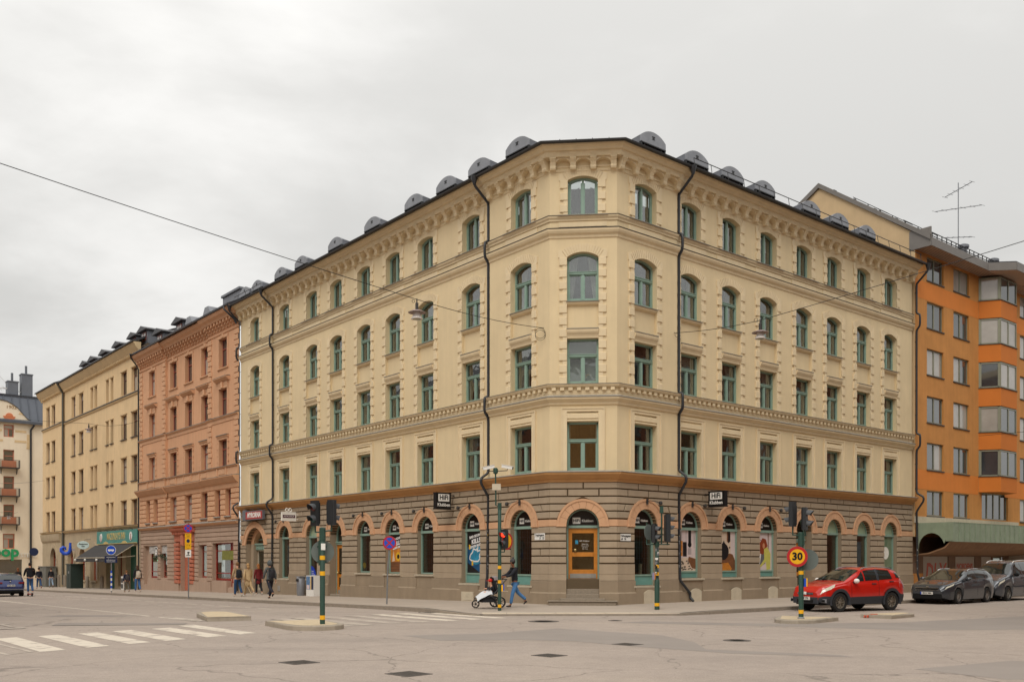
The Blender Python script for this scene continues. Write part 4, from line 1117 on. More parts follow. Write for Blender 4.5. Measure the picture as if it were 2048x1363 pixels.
            # gooseneck spot above the arch
            if kind == 'hifi' or (k, c) in (('L', 23.05),):
                fm = facing(F, c, d+0.09, zs_+ro-0.1)
                lmp = MB(fm); sd_ = -1 if k == 'L' else 1
                lmp.box(-0.05, 0.05, -0.12, 0.10, 0, 0.03); lmp.tube([(0, 0, 0.02), (0, 0.03, 0.14), (sd_*0.28, 0.0, 0.20), (sd_*0.52, -0.04, 0.22)], 0.014, 6)
                lmp.lathe([(0.03, 0.0), (0.075, 0.02), (0.08, 0.10), (0.05, 0.12)], 10, T(sd_*0.54, -0.05, 0.16))
                lmp.build('wall_lamp', M_lens, B, smooth=40)
        elif kind in ('door', 'cdoor'):
            y = d-0.42
            zb_ = 0.98 if kind == 'cdoor' else 0.12+(zL(c) if k == 'L' else 0)
            f = MB(F)
            f.box(c-ai, c-ai+0.06, y-0.05, y+0.05, zb_, zs_); f.box(c+ai-0.06, c+ai, y-0.05, y+0.05, zb_, zs_)
            ztr = 2.95 if kind == 'cdoor' else 2.55
            f.box(c-ai+0.06, c+ai-0.06, y-0.05, y+0.10, ztr, ztr+0.10)
            if kind == 'door': f.box(c-ai+0.06, c+ai-0.06, y-0.05, y+0.14, ztr+0.10, ztr+0.16)
            Ao, Ai = arc(ai, ri, 14, c, zs_), arc(ai-0.05, ri-0.05, 14, c, zs_)
            for i in range(14): f.prism([Ai[i], Ao[i], Ao[i+1], Ai[i+1]], y-0.05, y+0.05)
            w = f.build('door_frame', M_teal, B)
            if kind == 'cdoor':
                MB(F).prism(arc(ai-0.05, ri-0.05, 14, c, zs_), y-0.01, y+0.012).build('lunette', M_sticker, w)
                fm = facing(F, c, y+0.014, zs_+0.18)
                MB(fm).box(-0.40, -0.10, -0.12, 0.12, 0, 0.006).build('logo_panel', M_white, w)
                text('lettering', 'HiFi', 0.16, M_black, w, fm @ T(-0.25, -0.005, 0.008), offset=0.004); text('lettering', 'Klubben', 0.135, M_white, w, fm @ T(0.18, -0.01, 0.003), offset=0.003)
            else:
                MB(F).prism([(c-ai+0.06, ztr+0.16)]+arc(ai-0.06, ri-0.06, 14, c, zs_)+[(c+ai-0.06, ztr+0.16)], y-0.005, y).build('pane', M_shop, w)
            # door leaf
            lx0, lx1 = c-ai+0.065, c+ai-0.065
            dl = MB(F); H_ = ztr-zb_
            bars = [(lx0, lx0+0.14, zb_, ztr), (lx1-0.14, lx1, zb_, ztr), (lx0+0.14, lx1-0.14, zb_, zb_+0.36), (lx0+0.14, lx1-0.14, ztr-0.20, ztr), (lx0+0.14, lx1-0.14, zb_+0.86, zb_+1.03)]
            for x0, x1, z0, z1 in bars: dl.bbox(x0, x1, y-0.02, y+0.03, z0, z1, 0.008)
            dl.box(lx0-0.0, lx0+0.035, y+0.03, y+0.045, zb_, ztr); dl.box(lx1-0.035, lx1, y+0.03, y+0.045, zb_, ztr)
            leaf = dl.build('door', M_orangewood, B)
            for z0, z1 in ((zb_+0.36, zb_+0.86), (zb_+1.03, ztr-0.20)):
                MB(F).box(lx0+0.14, lx1-0.14, y, y+0.005, z0, z1).build('pane', M_shop, leaf)
            MB(F).box(lx0+0.05, lx1-0.05, y+0.03, y+0.036, zb_+0.02, zb_+0.20).build('kick_plate', M_flash, leaf)
            kx = lx0+0.26 if k == 'C' else lx1-0.12
            kn = MB(F); kn.sphere((kx, y+0.09, zb_+1.12), 0.055, n=10, m=6); kn.tube([(kx, y+0.02, zb_+1.12), (kx, y+0.08, zb_+1.12)], 0.02, 6)
            kn.build('door_knob', mat('brass', '#d8c48a', 0.3, metal=0.7), leaf, smooth=60)
            MB(F).box(lx0, lx1, y-1.2, y-1.18, zb_, ztr+0.9).build('hall_back', M_roomd, leaf)
            if kind == 'cdoor':
                fm = facing(F, c, y+0.008, zb_+1.45)
                text('lettering', 'HiFi Klubben', 0.075, M_white, leaf, fm @ T(0.05, 0.02, 0.002), ext=0.001)
                text('lettering', 'Öppettider', 0.055, M_white, leaf, fm @ T(0.08, -0.10, 0.002), ext=0.001)
                for i in range(3): text('lettering', ['Mån-fre 10-19', 'Lör 10-17', 'Sön 11-16'][i], 0.05, M_white, leaf, fm @ T(0.08, -0.17-0.06*i, 0.002), ext=0.001)
                MB(fm).box(-0.30, -0.19, -0.1, 0.05, 0, 0.002).build('sticker', M_pblue, leaf)
                st = []
                for i in range(6):          # steps inside the opening, then two flared ones in front
                    zt_ = 0.98-0.19*i
                    mb = MB(F)
                    if i < 4: mb.bbox(c-ai, c+ai, d-0.45, d-0.38+0.17*(i+1)-0.12, zt_-0.2 if i < 3 else zt_-0.6, zt_, 0.012)
                    elif i == 4: mb.bbox(c-0.85, c+0.85, d+0.0, d+0.42, -0.2, 0.24, 0.015)
                    mb.v and mb.build('step', M_granite, B)
                mb = MB(F); mb.bbox(c-1.28, c+1.28, d+0.17, d+0.66, -0.2, 0.125, 0.02); mb.bbox(c-1.32, c+1.32, d+0.17, d+0.70, 0.125, 0.165, 0.01); mb.build('step', M_granite, B)
            else:
                MB(F).bbox(c-ai, c+ai, d-0.45, d+0.05, -0.6, zb_, 0.02).build('step', M_granite, B)
        else:    # the wide arched shop door with a green fanlight
            y = d-0.62; zb_ = zL(c)+0.22
            jm = MB(F)
            Ao, Ai = arc(ai, ri, 18, c, zs_), arc(0.92, 0.72, 18, c, zs_)
            for i in range(18): jm.prism([Ai[i], Ao[i], Ao[i+1], Ai[i+1]], y, d-0.30)
            w0 = jm.build('inner_arch', M_arch, B)
            jm = MB(F)
            for sg in (-1, 1): jm.box(c+sg*0.92, c+sg*ai, y, d-0.30, -0.9, zs_)
            jm.build('inner_jamb', M_stone, B)
            f = MB(F); f.box(c-0.92, c+0.92, y-0.05, y+0.16, 2.35, 2.72)
            f.box(c-0.98, c+0.98, y, y+0.24, 2.66, 2.76); f.box(c-0.04, c+0.04, y-0.02, y+0.05, 2.76, 3.44); f.box(c-0.88, c+0.88, y-0.02, y+0.05, 2.97, 3.02)
            for i in range(7): f.box(c-0.78+0.26*i-0.09, c-0.78+0.26*i+0.09, y+0.16, y+0.19, 2.40, 2.62)
            w = f.build('door_frame', M_teal, B)
            MB(F).prism(arc(0.92, 0.72, 14, c, zs_), y-0.02, y-0.012).build('pane', M_glass, w)
            f = MB(F); f.box(c-0.92, c-0.84, y-0.05, y+0.03, zb_, 2.35); f.box(c+0.84, c+0.92, y-0.05, y+0.03, zb_, 2.35); f.box(c-0.84, c+0.84, y-0.05, y+0.03, zb_, zb_+0.12); f.box(c-0.84, c+0.84, y-0.05, y+0.03, 2.28, 2.35)
            leaf = f.build('door', M_sill, B)
            MB(F).box(c-0.84, c+0.84, y-0.02, y-0.015, zb_+0.12, 2.28).build('pane', M_shop, leaf)
            MB(F).box(c-0.9, c+0.9, y-1.3, y-1.28, zb_, 3.6).build('hall_back', mat('pale_shop', '#a9b0ae', 0.8, var=0.25, ns=1.5), leaf)
            MB(F).bbox(c-0.95, c+0.95, y-0.3, y+0.22, -0.9, zb_, 0.02).build('step', M_granite, B)
# drainpipes
def pipe(F, s, d, sh=0.0, foot=0.0, end=False):
    q = d+0.09
    P = [(s, 0.72, 17.46), (s, 0.72, 17.28), (s+sh, 0.68, 17.15), (s+sh, q+0.02, 16.62), (s+sh, q, 16.45), (s+sh, q, 15.10), (s+sh, q+0.03, 15.02), (s+sh, q+0.17, 14.93), (s+sh, q+0.19, 14.75), (s+sh, q+0.19, 14.45), (s+sh, q+0.16, 14.30), (s+sh, q+0.02, 14.13), (s+sh, q, 14.0),
         (s+sh, q, 8.62), (s+sh, q+0.03, 8.54), (s+sh, q+0.19, 8.46), (s+sh, q+0.20, 8.3), (s+sh, q+0.20, 8.0), (s+sh, q+0.18, 7.86), (s+sh, q+0.02, 7.66), (s+sh, q, 7.5),
         (s+sh, q, 5.45), (s+sh, q+0.05, 5.32), (s+sh, q+0.36, 5.12), (s+sh, q+0.40, 5.0), (s+sh, q+0.36, 4.86), (s+sh, q+0.05, 4.42), (s+sh, q, 4.30), (s+sh, q+0.06, 1.0), (s+sh, q+0.10, 0.85), (s+sh+foot, q+0.13, 0.35+zL(s)*(F is FL)), (s+sh+foot, q+0.13, 0.18+zL(s)*(F is FL)), (s+sh+foot, q+0.30, 0.03+zL(s)*(F is FL))]
    mb = MB(F); mb.tube(P, 0.056, 8); mb.lathe([(0.06, -0.05), (0.07, 0.0), (0.14, 0.22), (0.15, 0.30)], 8, T(s, 0.72, 17.24))
    z = 1.6
    while z < 16.6:
        if not (4.3 < z < 5.4 or 7.5 < z < 8.6 or 14 < z < 15.1): mb.lathe([(0.062, 0), (0.062, 0.03)], 8, T(s+sh, q, z)); mb.box(s+sh-0.012, s+sh+0.012, d, q, z, z+0.03)
        z += 1.32
    p_ = mb.build('drainpipe', M_pipe, B, smooth=50)
    sm = MB(F)
    for i in range(26 if not end else 34):
        z = 1.1+(1.9 if s < 4 else 1.2)*rnd.random(); w_ = 0.02+0.03*rnd.random(); t = rnd.uniform(-0.03, 0.03)
        sm.box(s+sh+t-w_, s+sh+t+w_, q+0.058, q+0.0605+0.0004*i, z, z+0.03+0.07*rnd.random(), rnd.randrange(3))
    sm.build('stickers', [M_white, M_zinc, M_pyel if not end else M_white], p_)
pipe(FL, 3.86, -0.1, 0.0); pipe(FL, 24.45, -0.1, 0.0); pipe(FL, 29.02, 0.0, 0.0)
pipe(FR, 3.62, -0.1, 0.0, 0.55); pipe(FR, 23.0, 0.0, 0.0, 0.15, True)
# ================================================================ neighbouring buildings
M_salmon = mat('salmon_render', '#d5a37d', 0.85, var=0.07, ns=0.6, streak=0.10, bump=0.25, bs=30)
M_salmond = mat('salmon_trim', '#d4a580', 0.85, var=0.07, ns=1.5, streak=0.08)
M_salmong = mat('salmon_base', '#b49a86', 0.88, var=0.08, ns=1.0, streak=0.12, bump=0.2)
M_redwood = mat('red_window_wood', '#944b3d', 0.5, var=0.08, ns=5)
M_portal = mat('red_portal', '#bd7258', 0.8, var=0.08, ns=2, streak=0.08)
M_redpaint = mat('red_paint', '#8f2416', 0.45, var=0.06, ns=3)
M_yellow = mat('yellow_render', '#e3c598', 0.86, var=0.08, ns=0.5, streak=0.12, bump=0.25, bs=30)
M_yellowd = mat('yellow_trim', '#d8bd92', 0.85, var=0.08, ns=1.0, streak=0.1)
M_sandst = mat('sandstone_base', '#b7a588', 0.88, var=0.10, ns=1.2, streak=0.14, bump=0.3, bs=40)
M_brownwood = mat('oxblood_window_wood', '#643a31', 0.5, var=0.08, ns=5)
M_mahog = mat('mahogany_door', '#8a4022', 0.45, var=0.12, ns=4, streak=0.1)
M_ivory = mat('ivory_render', '#eadbc2', 0.86, var=0.05, ns=0.5, streak=0.06, bump=0.2, bs=30)
M_ivoryd = mat('ochre_brick_band', '#d9bd92', 0.86, var=0.08, ns=4)
M_brickred = mat('terracotta_ornament', '#cf7a50', 0.7, var=0.1, ns=5)
M_modern = mat('orange_render', '#c98c4c', 0.88, var=0.09, ns=1.1, streak=0.12, bump=0.35, bs=35)
M_band = mat('bright_orange_band', '#dc8438', 0.8, var=0.05, ns=0.9, streak=0.05, bump=0.2)
M_bay = mat('deep_orange_panel', '#cb7528', 0.75, var=0.05, ns=1.0)
M_tan = mat('tan_gable_render', '#cdb189', 0.88, var=0.08, ns=0.9, streak=0.06, bump=0.3)
M_alu = mat('olive_aluminium', '#8e8f7c', 0.4, var=0.05, ns=4, metal=0.25)
M_soffit = mat('pale_plank_soffit', '#b99f8c', 0.7, var=0.08, ns=3)
M_fascia = mat('grey_fascia', '#77726d', 0.5, var=0.08, ns=3)
M_copper = mat('verdigris_copper', '#8f9d86', 0.55, var=0.12, ns=2.5, streak=0.14)
M_brownwall = mat('brown_tile_wall', '#7d6450', 0.7, var=0.15, ns=2)
M_farglass = mat('far_window_glass', '#3a3f42', 0.04, spec=0.9, ior=1.9, var=0.35, ns=0.9)
M_farcurtain = mat('far_window_curtain', '#a9a49b', 0.08, spec=0.8, ior=1.7, var=0.15, ns=1.0)
def obj_win(root, F, s, d, z, a, h, frame_m, double=True, trans=True, depth=0.2, y_sill=None, blindp=0.35, rise=0.0, framew=0.06, cache={}):
    """far window: frame mesh with glass panes as sub-parts"""
    key = (round(a, 3), round(h, 3), frame_m.name, double, trans, depth, rise)
    if key not in cache:
        f = MB(); y0, y1 = -depth-0.06, -depth
        f.box(-a, -a+framew, y0, y1, 0, h); f.box(a-framew, a, y0, y1, 0, h)
        f.box(-a+framew, a-framew, y0, y1, 0, framew); 
        if rise < 1e-4: f.box(-a+framew, a-framew, y0, y1, h-framew, h)
        else:
            Ao, Ai = arc(a, rise, 10, 0, h), arc(a-framew, rise-framew, 10, 0, h)
            for i in range(10): f.prism([Ai[i], Ao[i], Ao[i+1], Ai[i+1]], y0, y1)
        zt = h*0.64
        if trans: f.box(-a+framew, a-framew, y0, y1+0.02, zt, zt+0.07)
        if double: f.box(-framew*0.55, framew*0.55, y0, y1+0.01, framew, zt if trans else h-framew)
        ps = []
        def pn(x0, x1, z0, z1):
            q = MB(); q.box(x0, x1, y0+0.015, y0+0.03, z0, z1); ps.append((q.mesh('pane', M_farglass), q.mesh('pane', M_farcurtain)))
        tz = zt if trans else h-framew
        if double: pn(-a+framew, -framew*0.55, framew, tz); pn(framew*0.55, a-framew, framew, tz)
        else: pn(-a+framew, a-framew, framew, tz)
        if trans:
            if rise < 1e-4: pn(-a+framew, a-framew, zt+0.07, h-framew)
            else:
                q = MB(); q.prism([(-a+framew, zt+0.07)]+arc(a-framew, rise-framew, 8, 0, h)+[(a-framew, zt+0.07)], y0+0.015, y0+0.03); me = q.mesh('pane', M_farglass); ps.append((me, me))
        cache[key] = (f.mesh('window', frame_m), ps)
    fm, ps = cache[key]; M = rightframe(F, s, d, z)
    w = kid(link('window', fm, root, M)); b = rnd.random() < blindp
    for p in ps: kid(link('pane', p[1] if (b and rnd.random() < 0.8) else p[0], w, M))
    return w
def inv(M): return M.inverted()

# ---------------------------------------------------------------- salmon building, s 29..47.9
S2 = empty('salmon_building', T(*lp(38.4, 0)), 'salmon pink building with red windows, quoins and bracketed cornice next to the cream corner building', 'building')
def bay2(s): return 0.12 if s < 34.0 or s > 42.04 else 0.0
w2 = MB(FL); g2 = MB(FL); t2 = MB(FL); fl = MB(FL); q2 = MB(); q2.bbox(-0.3, 0.3, 0, 0.06, 0, 0.31, 0.02)
SEG2 = [(28.95, 34.0, 0.12, [31.45]), (34.0, 42.04, 0.0, [34.78, 37.78, 40.75]), (42.04, 47.85, 0.12, [44.98])]
HA = 0.66
rowsA = [(14.18, 16.05), (11.03, 12.80), (7.77, 9.52)]
for s0, s1, d, cols in SEG2:
    ops = [(c-HA, c+HA, z0, z1, 0) for c in cols for z0, z1 in rowsA]
    dcols = [cols[0]-0.85, cols[0]+0.85] if len(cols) == 1 else cols
    da = 0.45 if len(cols) == 1 else HA
    ops += [(c-da, c+da, 4.58, 6.28, 0) for c in dcols]
    wall(w2, s0, s1, 4.2, 17.3, ops, 0.28, d)
    for c in cols:
        for i, (z0, z1) in enumerate(rowsA):
            obj_win(S2, FL, c, d-0.03, z0, HA, z1-z0, M_redwood); t2_ = t2; t2 = MB(FL)
            for sg in (-1, 1): t2.box(c+sg*HA, c+sg*(HA+0.16), d, d+0.035, z0-0.05, z1+0.15)
            t2.box(c-HA-0.16, c+HA+0.16, d, d+0.05, z1, z1+0.2)
            if i == 0:
                t2.sweep([(d, z0-0.16), (d+0.09, z0-0.10), (d+0.09, z0-0.04), (d, z0)], c-HA-0.2, c+HA+0.2); t2.bbox(c-0.14, c+0.14, d, d+0.08, z1+0.02, z1+0.28)
            if i == 1:    # pediment cornice on consoles
                t2.bbox(c-HA-0.1, c+HA+0.1, d, d+0.06, z1+0.2, z1+0.42)
                t2.bbox(c-0.13, c+0.13, d, d+0.16, z1+0.0, z1+0.42, 0.03)
                t2.sweep([(d, z1+0.42), (d+0.10, z1+0.46), (d+0.22, z1+0.56), (d+0.28, z1+0.62), (d+0.28, z1+0.68), (d, z1+0.70)], c-HA-0.42, c+HA+0.42)
                fl.sweep([(d, z1+0.702), (d+0.30, z1+0.685), (d+0.30, z1+0.70), (d, z1+0.76)], c-HA-0.44, c+HA+0.44)
            if i == 2:
                t2.sweep([(d, z1+0.08), (d+0.08, z1+0.12), (d+0.14, z1+0.24), (d, z1+0.26)], c-HA-0.22, c+HA+0.22); fl.box(c-HA-0.24, c+HA+0.24, d, d+0.17, z1+0.262, z1+0.29)
                for j in range(6): t2.box(c-HA-0.1+j*0.28, c-HA+0.02+j*0.28, d+0.05, d+0.1, z1+0.14, z1+0.22)
                for sg in (-1, 1):
                    for j in range(4): t2.bbox(c+sg*(HA+0.2)-0.06, c+sg*(HA+0.2)+0.06, d, d+0.06, z0+0.3+0.42*j, z0+0.42+0.42*j, 0.01)
            t2.build('window_surround', M_salmond, S2); t2 = t2_
    for c in dcols:
        obj_win(S2, FL, c, d-0.03, 4.58, da, 1.70, M_redwood, double=da > 0.5, blindp=0.8)
        fl.box(c-da-0.1, c+da+0.1, d, d+0.12, 4.50, 4.575)
    # banded rustication between the lower windows
    xs = [s0]+[x for c in dcols for x in (c-da, c+da)]+[s1]
    for i in range(0, len(xs), 2):
        for j in range(6):
            if xs[i+1]-xs[i] > 0.15:
                mb = MB(FL); mb.bbox(xs[i]+(0.02 if i else 0), xs[i+1]-0.02, d, d+0.055, 4.32+0.335*j, 4.32+0.335*j+0.275, 0.02); mb.build('stone', M_salmond, S2)
    t2.sweep([(d, 6.33), (d+0.05, 6.34), (d+0.08, 6.62), (d+0.20, 6.70), (d+0.36, 6.90), (d+0.44, 7.0), (d+0.44, 7.07), (d, 7.08)], s0-(0.30 if s0 == 42.04 else 0), s1+(0.3 if s1 == 34.0 else 0))
    fl.sweep([(d, 7.082), (d+0.46, 7.072), (d+0.46, 7.09), (d, 7.15)], s0, s1)
    t2.sweep([(d, 7.15), (d+0.10, 7.15), (d+0.10, 7.66), (d+0.18, 7.68), (d+0.20, 7.73), (d, 7.74)], s0, s1); fl.box(s0, s1, d, d+0.22, 7.742, 7.765)
    for c in cols:
        t2.bbox(c-0.5, c+0.5, d+0.10, d+0.13, 7.24, 7.58, 0.02)
        for sg in (-1, 1): t2.bbox(c+sg*0.75-0.07, c+sg*0.75+0.07, d+0.1, d+0.16, 7.18, 7.66, 0.02)
    t2.sweep([(d, 10.62), (d+0.04, 10.64), (d+0.06, 10.85), (d+0.15, 10.93), (d+0.16, 10.98), (d, 10.99)], s0, s1); fl.box(s0, s1, d, d+0.18, 10.992, 11.02)
    t2.sweep([(d, 16.30), (d+0.06, 16.34), (d+0.07, 16.40), (d, 16.42)], s0, s1); t2.sweep([(d, 16.55), (d+0.05, 16.58), (d, 16.62)], s0, s1)
    t2.sweep([(d, 17.10), (d+0.34, 17.12), (d+0.40, 17.24), (d+0.56, 17.36), (d+0.66, 17.52), (d+0.66, 17.58), (d, 17.60)], s0-(0.2 if s0 == 42.04 else 0), s1+(0.2 if s1 == 34.0 else 0))
    n = round((s1-s0)/0.52); p = (s1-s0)/n
    bm = MB(); bm.prism([(-0.09, 16.62), (-0.09, 17.10), (0.09, 17.10), (0.09, 16.62)], 0, 0.10); bm.box(-0.10, 0.10, 0, 0.32, 16.92, 17.10); bm.box(-0.08, 0.08, 0, 0.22, 16.76, 16.92)
    bmm = bm.mesh('bracket', M_salmond)
    for i in range(n): kid(link('bracket', bmm, S2, rightframe(FL, s0+p*(i+0.5), d, 0)))
    # quoins
    for sc in ([s0+0.36, s1-0.36] if len(cols) == 1 else []):
        for z0, nn_ in ((7.80, 9), (11.1, 15)):
            for j in range(nn_): kid(link('quoin_block', q2.mesh('quoin_block', M_salmond) if 'S2Q' not in WINMESH else WINMESH['S2Q'], S2, rightframe(FL, sc+(0.05 if j % 2 else -0.05), d, z0+0.345*j)))
            WINMESH['S2Q'] = S2 and [o for o in KIDS[S2] if o.name.startswith('quoin_block')][0].data
w2.quad((34.0, 0, 4.2), (34.0, 0, 17.3), (34.0, 0.12, 17.3), (34.0, 0.12, 4.2)); w2.quad((42.04, 0, 4.2), (42.04, 0, 17.3), (42.04, 0.12, 17.3), (42.04, 0.12, 4.2))
# ground floor of the salmon building
gops = [(29.95, 33.4, 0.0, 2.86, 0), (34.35, 35.8, 0.55, 2.78, 0), (37.5, 39.2, -0.5, 3.0, 0), (41.9, 43.3, 0.45, 2.85, 0), (43.95, 47.1, -0.1, 2.85, 0)]
wall(g2, 29.08, 47.85, -1.4, 4.2, gops, 0.35, 0.05)
g2.build('ground_floor_wall', M_salmong, S2)
for j in range(4):
    for s0, s1 in ((29.1, 36.5), (40.35, 47.8)):
        mb = MB(FL); mb.bbox(s0, s1, 0.05, 0.10, 3.0+0.29*j, 3.0+0.29*j+0.24, 0.02); mb.build('stone', M_salmong, S2)
for s0, s1 in ((29.1, 29.9), (33.45, 34.3), (35.85, 36.5), (40.35, 41.85), (43.35, 43.9), (47.15, 47.8)):
    for j in range(9):
        mb = MB(FL); mb.bbox(s0, s1, 0.05, 0.105, 0.35+0.29*j, 0.35+0.29*j+0.235, 0.02); mb.build('stone', M_salmong, S2)
t2.sweep([(0.05, 4.02), (0.22, 4.08), (0.30, 4.16), (0.30, 4.20), (0.0, 4.22)], 29.08, 47.85); fl.sweep([(0, 4.222), (0.32, 4.20), (0.32, 4.22), (0, 4.34)], 29.08, 47.85)
w2.build('upper_wall', M_salmon, S2); t2.build('cornice', M_salmond, S2); fl.build('flashing', M_flash, S2)
# portal
pt = MB(FL)
for sg in (-1, 1):
    for j in range(10): pt.bbox(38.35+sg*1.35-0.45, 38.35+sg*1.35+0.45, 0.05, 0.20+0.03*(j % 2), 0.1+0.29*j, 0.1+0.29*j+0.24, 0.03)
pt.bbox(36.6, 40.25, 0.05, 0.16, 3.05, 3.65, 0.03); pt.sweep([(0.05, 3.65), (0.3, 3.72), (0.45, 3.85), (0.5, 3.98), (0, 4.0)], 36.4, 40.4)
for j in range(12): pt.box(36.6+0.31*j, 36.75+0.31*j, 0.05, 0.36, 3.56, 3.70)
pt.bbox(38.15, 38.6, 0.1, 0.34, 2.75, 3.5, 0.06)
pt.build('portal', M_portal, S2)
MB(FL).box(37.5, 39.2, -0.30, -0.24, -0.4, 3.0).build('door', M_portal, S2)
def shopfront(root, F, s0, s1, z0, z1, d, fm, mull=1, dep=0.3, back=True, backm=None, gm=None, name='shop_window'):
    f = MB(F); t = 0.08
    f.box(s0, s0+t, d-dep-0.05, d-dep+0.05, z0, z1); f.box(s1-t, s1, d-dep-0.05, d-dep+0.05, z0, z1)
    f.box(s0+t, s1-t, d-dep-0.05, d-dep+0.05, z0, z0+0.12); f.box(s0+t, s1-t, d-dep-0.05, d-dep+0.05, z1-t, z1)
    f.box(s0+t, s1-t, d-dep-0.05, d-dep+0.06, z0+(z1-z0)*0.78, z0+(z1-z0)*0.78+0.06)
    f.box(s0+t, s1-t, d-dep-0.05, d-dep+0.06, z0+(z1-z0)*0.18, z0+(z1-z0)*0.18+0.06)
    for i in range(1, mull): x = s0+(s1-s0)*i/mull; f.box(x-0.04, x+0.04, d-dep-0.05, d-dep+0.05, z0+0.12, z1-t)
    w = f.build(name, fm, root)
    MB(F).box(s0+t, s1-t, d-dep-0.01, d-dep, z0+0.1, z1-t).build('pane', gm or M_shop, w)
    if back:
        b = MB(F); b.box(s0, s1, d-dep-1.6, d-dep-1.55, z0, z1); b.box(s0, s1, d-dep-1.6, d-dep-0.06, z0-0.05, z0+0.02); b.box(s0, s1, d-dep-1.6, d-dep-0.06, z1, z1+0.05)
        for i in range(5):
            x = s0+0.1+(s1-s0-0.5)*rnd.random(); b.bbox(x, x+0.35, d-dep-1.0, d-dep-0.6, z0, z0+0.3+0.9*rnd.random(), 0.03)
        b.build('display_back', backm or M_roomd, w)
    return w
shopfront(S2, FL, 30.95, 33.4, 0.42, 2.86, 0.05, M_redpaint, 1, backm=mat('shop_grey', '#8a8278', 0.8, var=0.3, ns=1.2))
MB(FL).box(29.95, 30.93, -0.30, -0.22, -0.4, 2.86).build('door', M_redpaint, S2); MB(FL).box(30.93, 33.4, -0.35, 0.12, -1.2, 0.40).build('plinth', M_salmong, S2)
mb = MB(FL); mb.box(30.05, 31.9, -0.02, 0.02, 1.75, 2.35); sg_ = mb.build('shop_sign', mat('moss_board', '#7a7a34', 0.6, var=0.3, ns=5), S2)
shopfront(S2, FL, 34.35, 35.8, 0.55, 2.78, 0.05, M_redwood, 1, backm=mat('shop_warm', '#a08a68', 0.8, var=0.35, ns=1.5))
shopfront(S2, FL, 41.9, 43.3, 0.45, 2.85, 0.05, M_redwood, 1); shopfront(S2, FL, 43.95, 46.1, 0.42, 2.85, 0.05, M_redpaint, 1)
MB(FL).box(46.12, 47.1, -0.30, -0.22, -0.9, 2.85).build('door', M_salmong, S2); MB(FL).box(43.95, 46.1, -0.3, 0.12, -1.4, 0.40).build('plinth', M_salmong, S2)
for s0, s1 in ((28.98, 29.9), (33.42, 37.4), (39.3, 43.9)): MB(FL).box(s0+0.1, s1, 0.05, 0.15, -1.4, 0.30).build('plinth', M_salmong, S2)
# bar fascia boards in the two left windows
for s0, s1, tx in ((43.95, 46.1, ''), (41.9, 43.3, 'BAR')):
    mb = MB(FL); mb.box(s0, s1, -0.10, -0.04, 2.25, 2.82); b_ = mb.build('fascia_board', mat('smoke_board', '#b7b3ae', 0.5, var=0.5, ns=7), S2)
mb = MB(facing(FL, 44.35, 0.02, 2.35)); mb.lathe([(0.40, 0), (0.40, 0.03), (0.37, 0.03)], 24); mb.mi = 1; mb.lathe([(0.36, 0.02), (0.36, 0.034)], 24); mb.mi = 0; mb.lathe([(0.24, 0.03), (0.24, 0.04)], 20)
mb.mi = 1; mb.box(-0.02, 0.02, -0.02, 0.18, 0.04, 0.05); mb.box(-0.02, 0.14, -0.02, 0.02, 0.04, 0.05); mb.build('round_sign', [M_white, M_black], S2)
gm = MB(facing(FL, 43.9, 0.02, 1.95))
for i in range(260): 
    x = rnd.uniform(-1.1, 2.1); y = 0.12*math.sin(x*2.4)+rnd.gauss(0, 0.08); a_ = rnd.random()*6.3; gm.add([(x, y, 0.02+0.08*rnd.random()), (x+0.12*math.cos(a_), y+0.12*math.sin(a_), 0.05+0.05*rnd.random()), (x+0.04*math.cos(a_+1.2), y+0.05*math.sin(a_+1.2), 0.1)], [(0, 1, 2)])
gm.build('fir_garland', mat('fir_green', '#34452f', 0.9), S2, kind='stuff')
gl = MB(facing(FL, 44.9, -0.32, 1.72)); gl.sphere((0, 0, 0), 0.09, n=8, m=6); gl.build('shop_lamp', mat('green_lamp', '#38d8b0', 0.5, emit=1.5), S2)
# roof, dormers, gutter
r2_ = MB(FL); r2_.sweep([(0.70, 17.60), (0.86, 17.58), (0.88, 17.68), (-6, 21.2), (-6, 21.1), (0.6, 17.6)], 29.05, 47.9); r2_.build('roof', M_roof, S2)
def smalldormer(root, F, s, d, z, a, h, m1=M_zincd, wm=M_redwood, roofm=M_roof, depth=2.2):
    mb = MB(); mb.box(-a, a, -depth, 0, z, z+h); mb.prism([(-a-0.25, z+h), (-a-0.25, z+h+0.08), (0, z+h+0.42), (a+0.25, z+h+0.08), (a+0.25, z+h)], -depth, 0.30, 1)
    M = rightframe(F, s, d, 0); w = kid(link('dormer', mb.mesh('dormer', [m1, roofm]), root, M))
    f = MB(); f.box(-a*0.6, a*0.6, 0, 0.04, z+h*0.3, z+h*0.92); kid(link('window_frame', f.mesh('window_frame', wm), w, M))
    for sx in (-1, 1): p = MB(); p.box(sx*a*0.08, sx*a*0.52, 0.04, 0.05, z+h*0.36, z+h*0.86); kid(link('pane', p.mesh('pane', M_farcurtain), w, M))
for s in (41.2, 45.4): smalldormer(S2, FL, s, -0.6, 17.7, 0.78, 1.35)
for s in (34.6, 37.9): 
    mb = MB(); mb.prism([(-0.6, 17.9), (-0.6, 18.35), (-0.3, 18.75), (0.3, 18.75), (0.6, 18.35), (0.6, 17.9)], -1.6, 0); mb.box(-0.4, 0.4, 0, 0.01, 17.9, 18.2, 1); kid(link('dormer', mb.mesh('dormer', [M_zinc, M_black]), S2, rightframe(FL, s, 0.0, 0)))
mb = MB(FL); mb.box(31.2, 34.0, -2.4, -0.9, 17.7, 19.35); mb.box(31.1, 34.1, -2.5, -0.8, 19.35, 19.5); mb.build('chimney', M_zincd, S2)
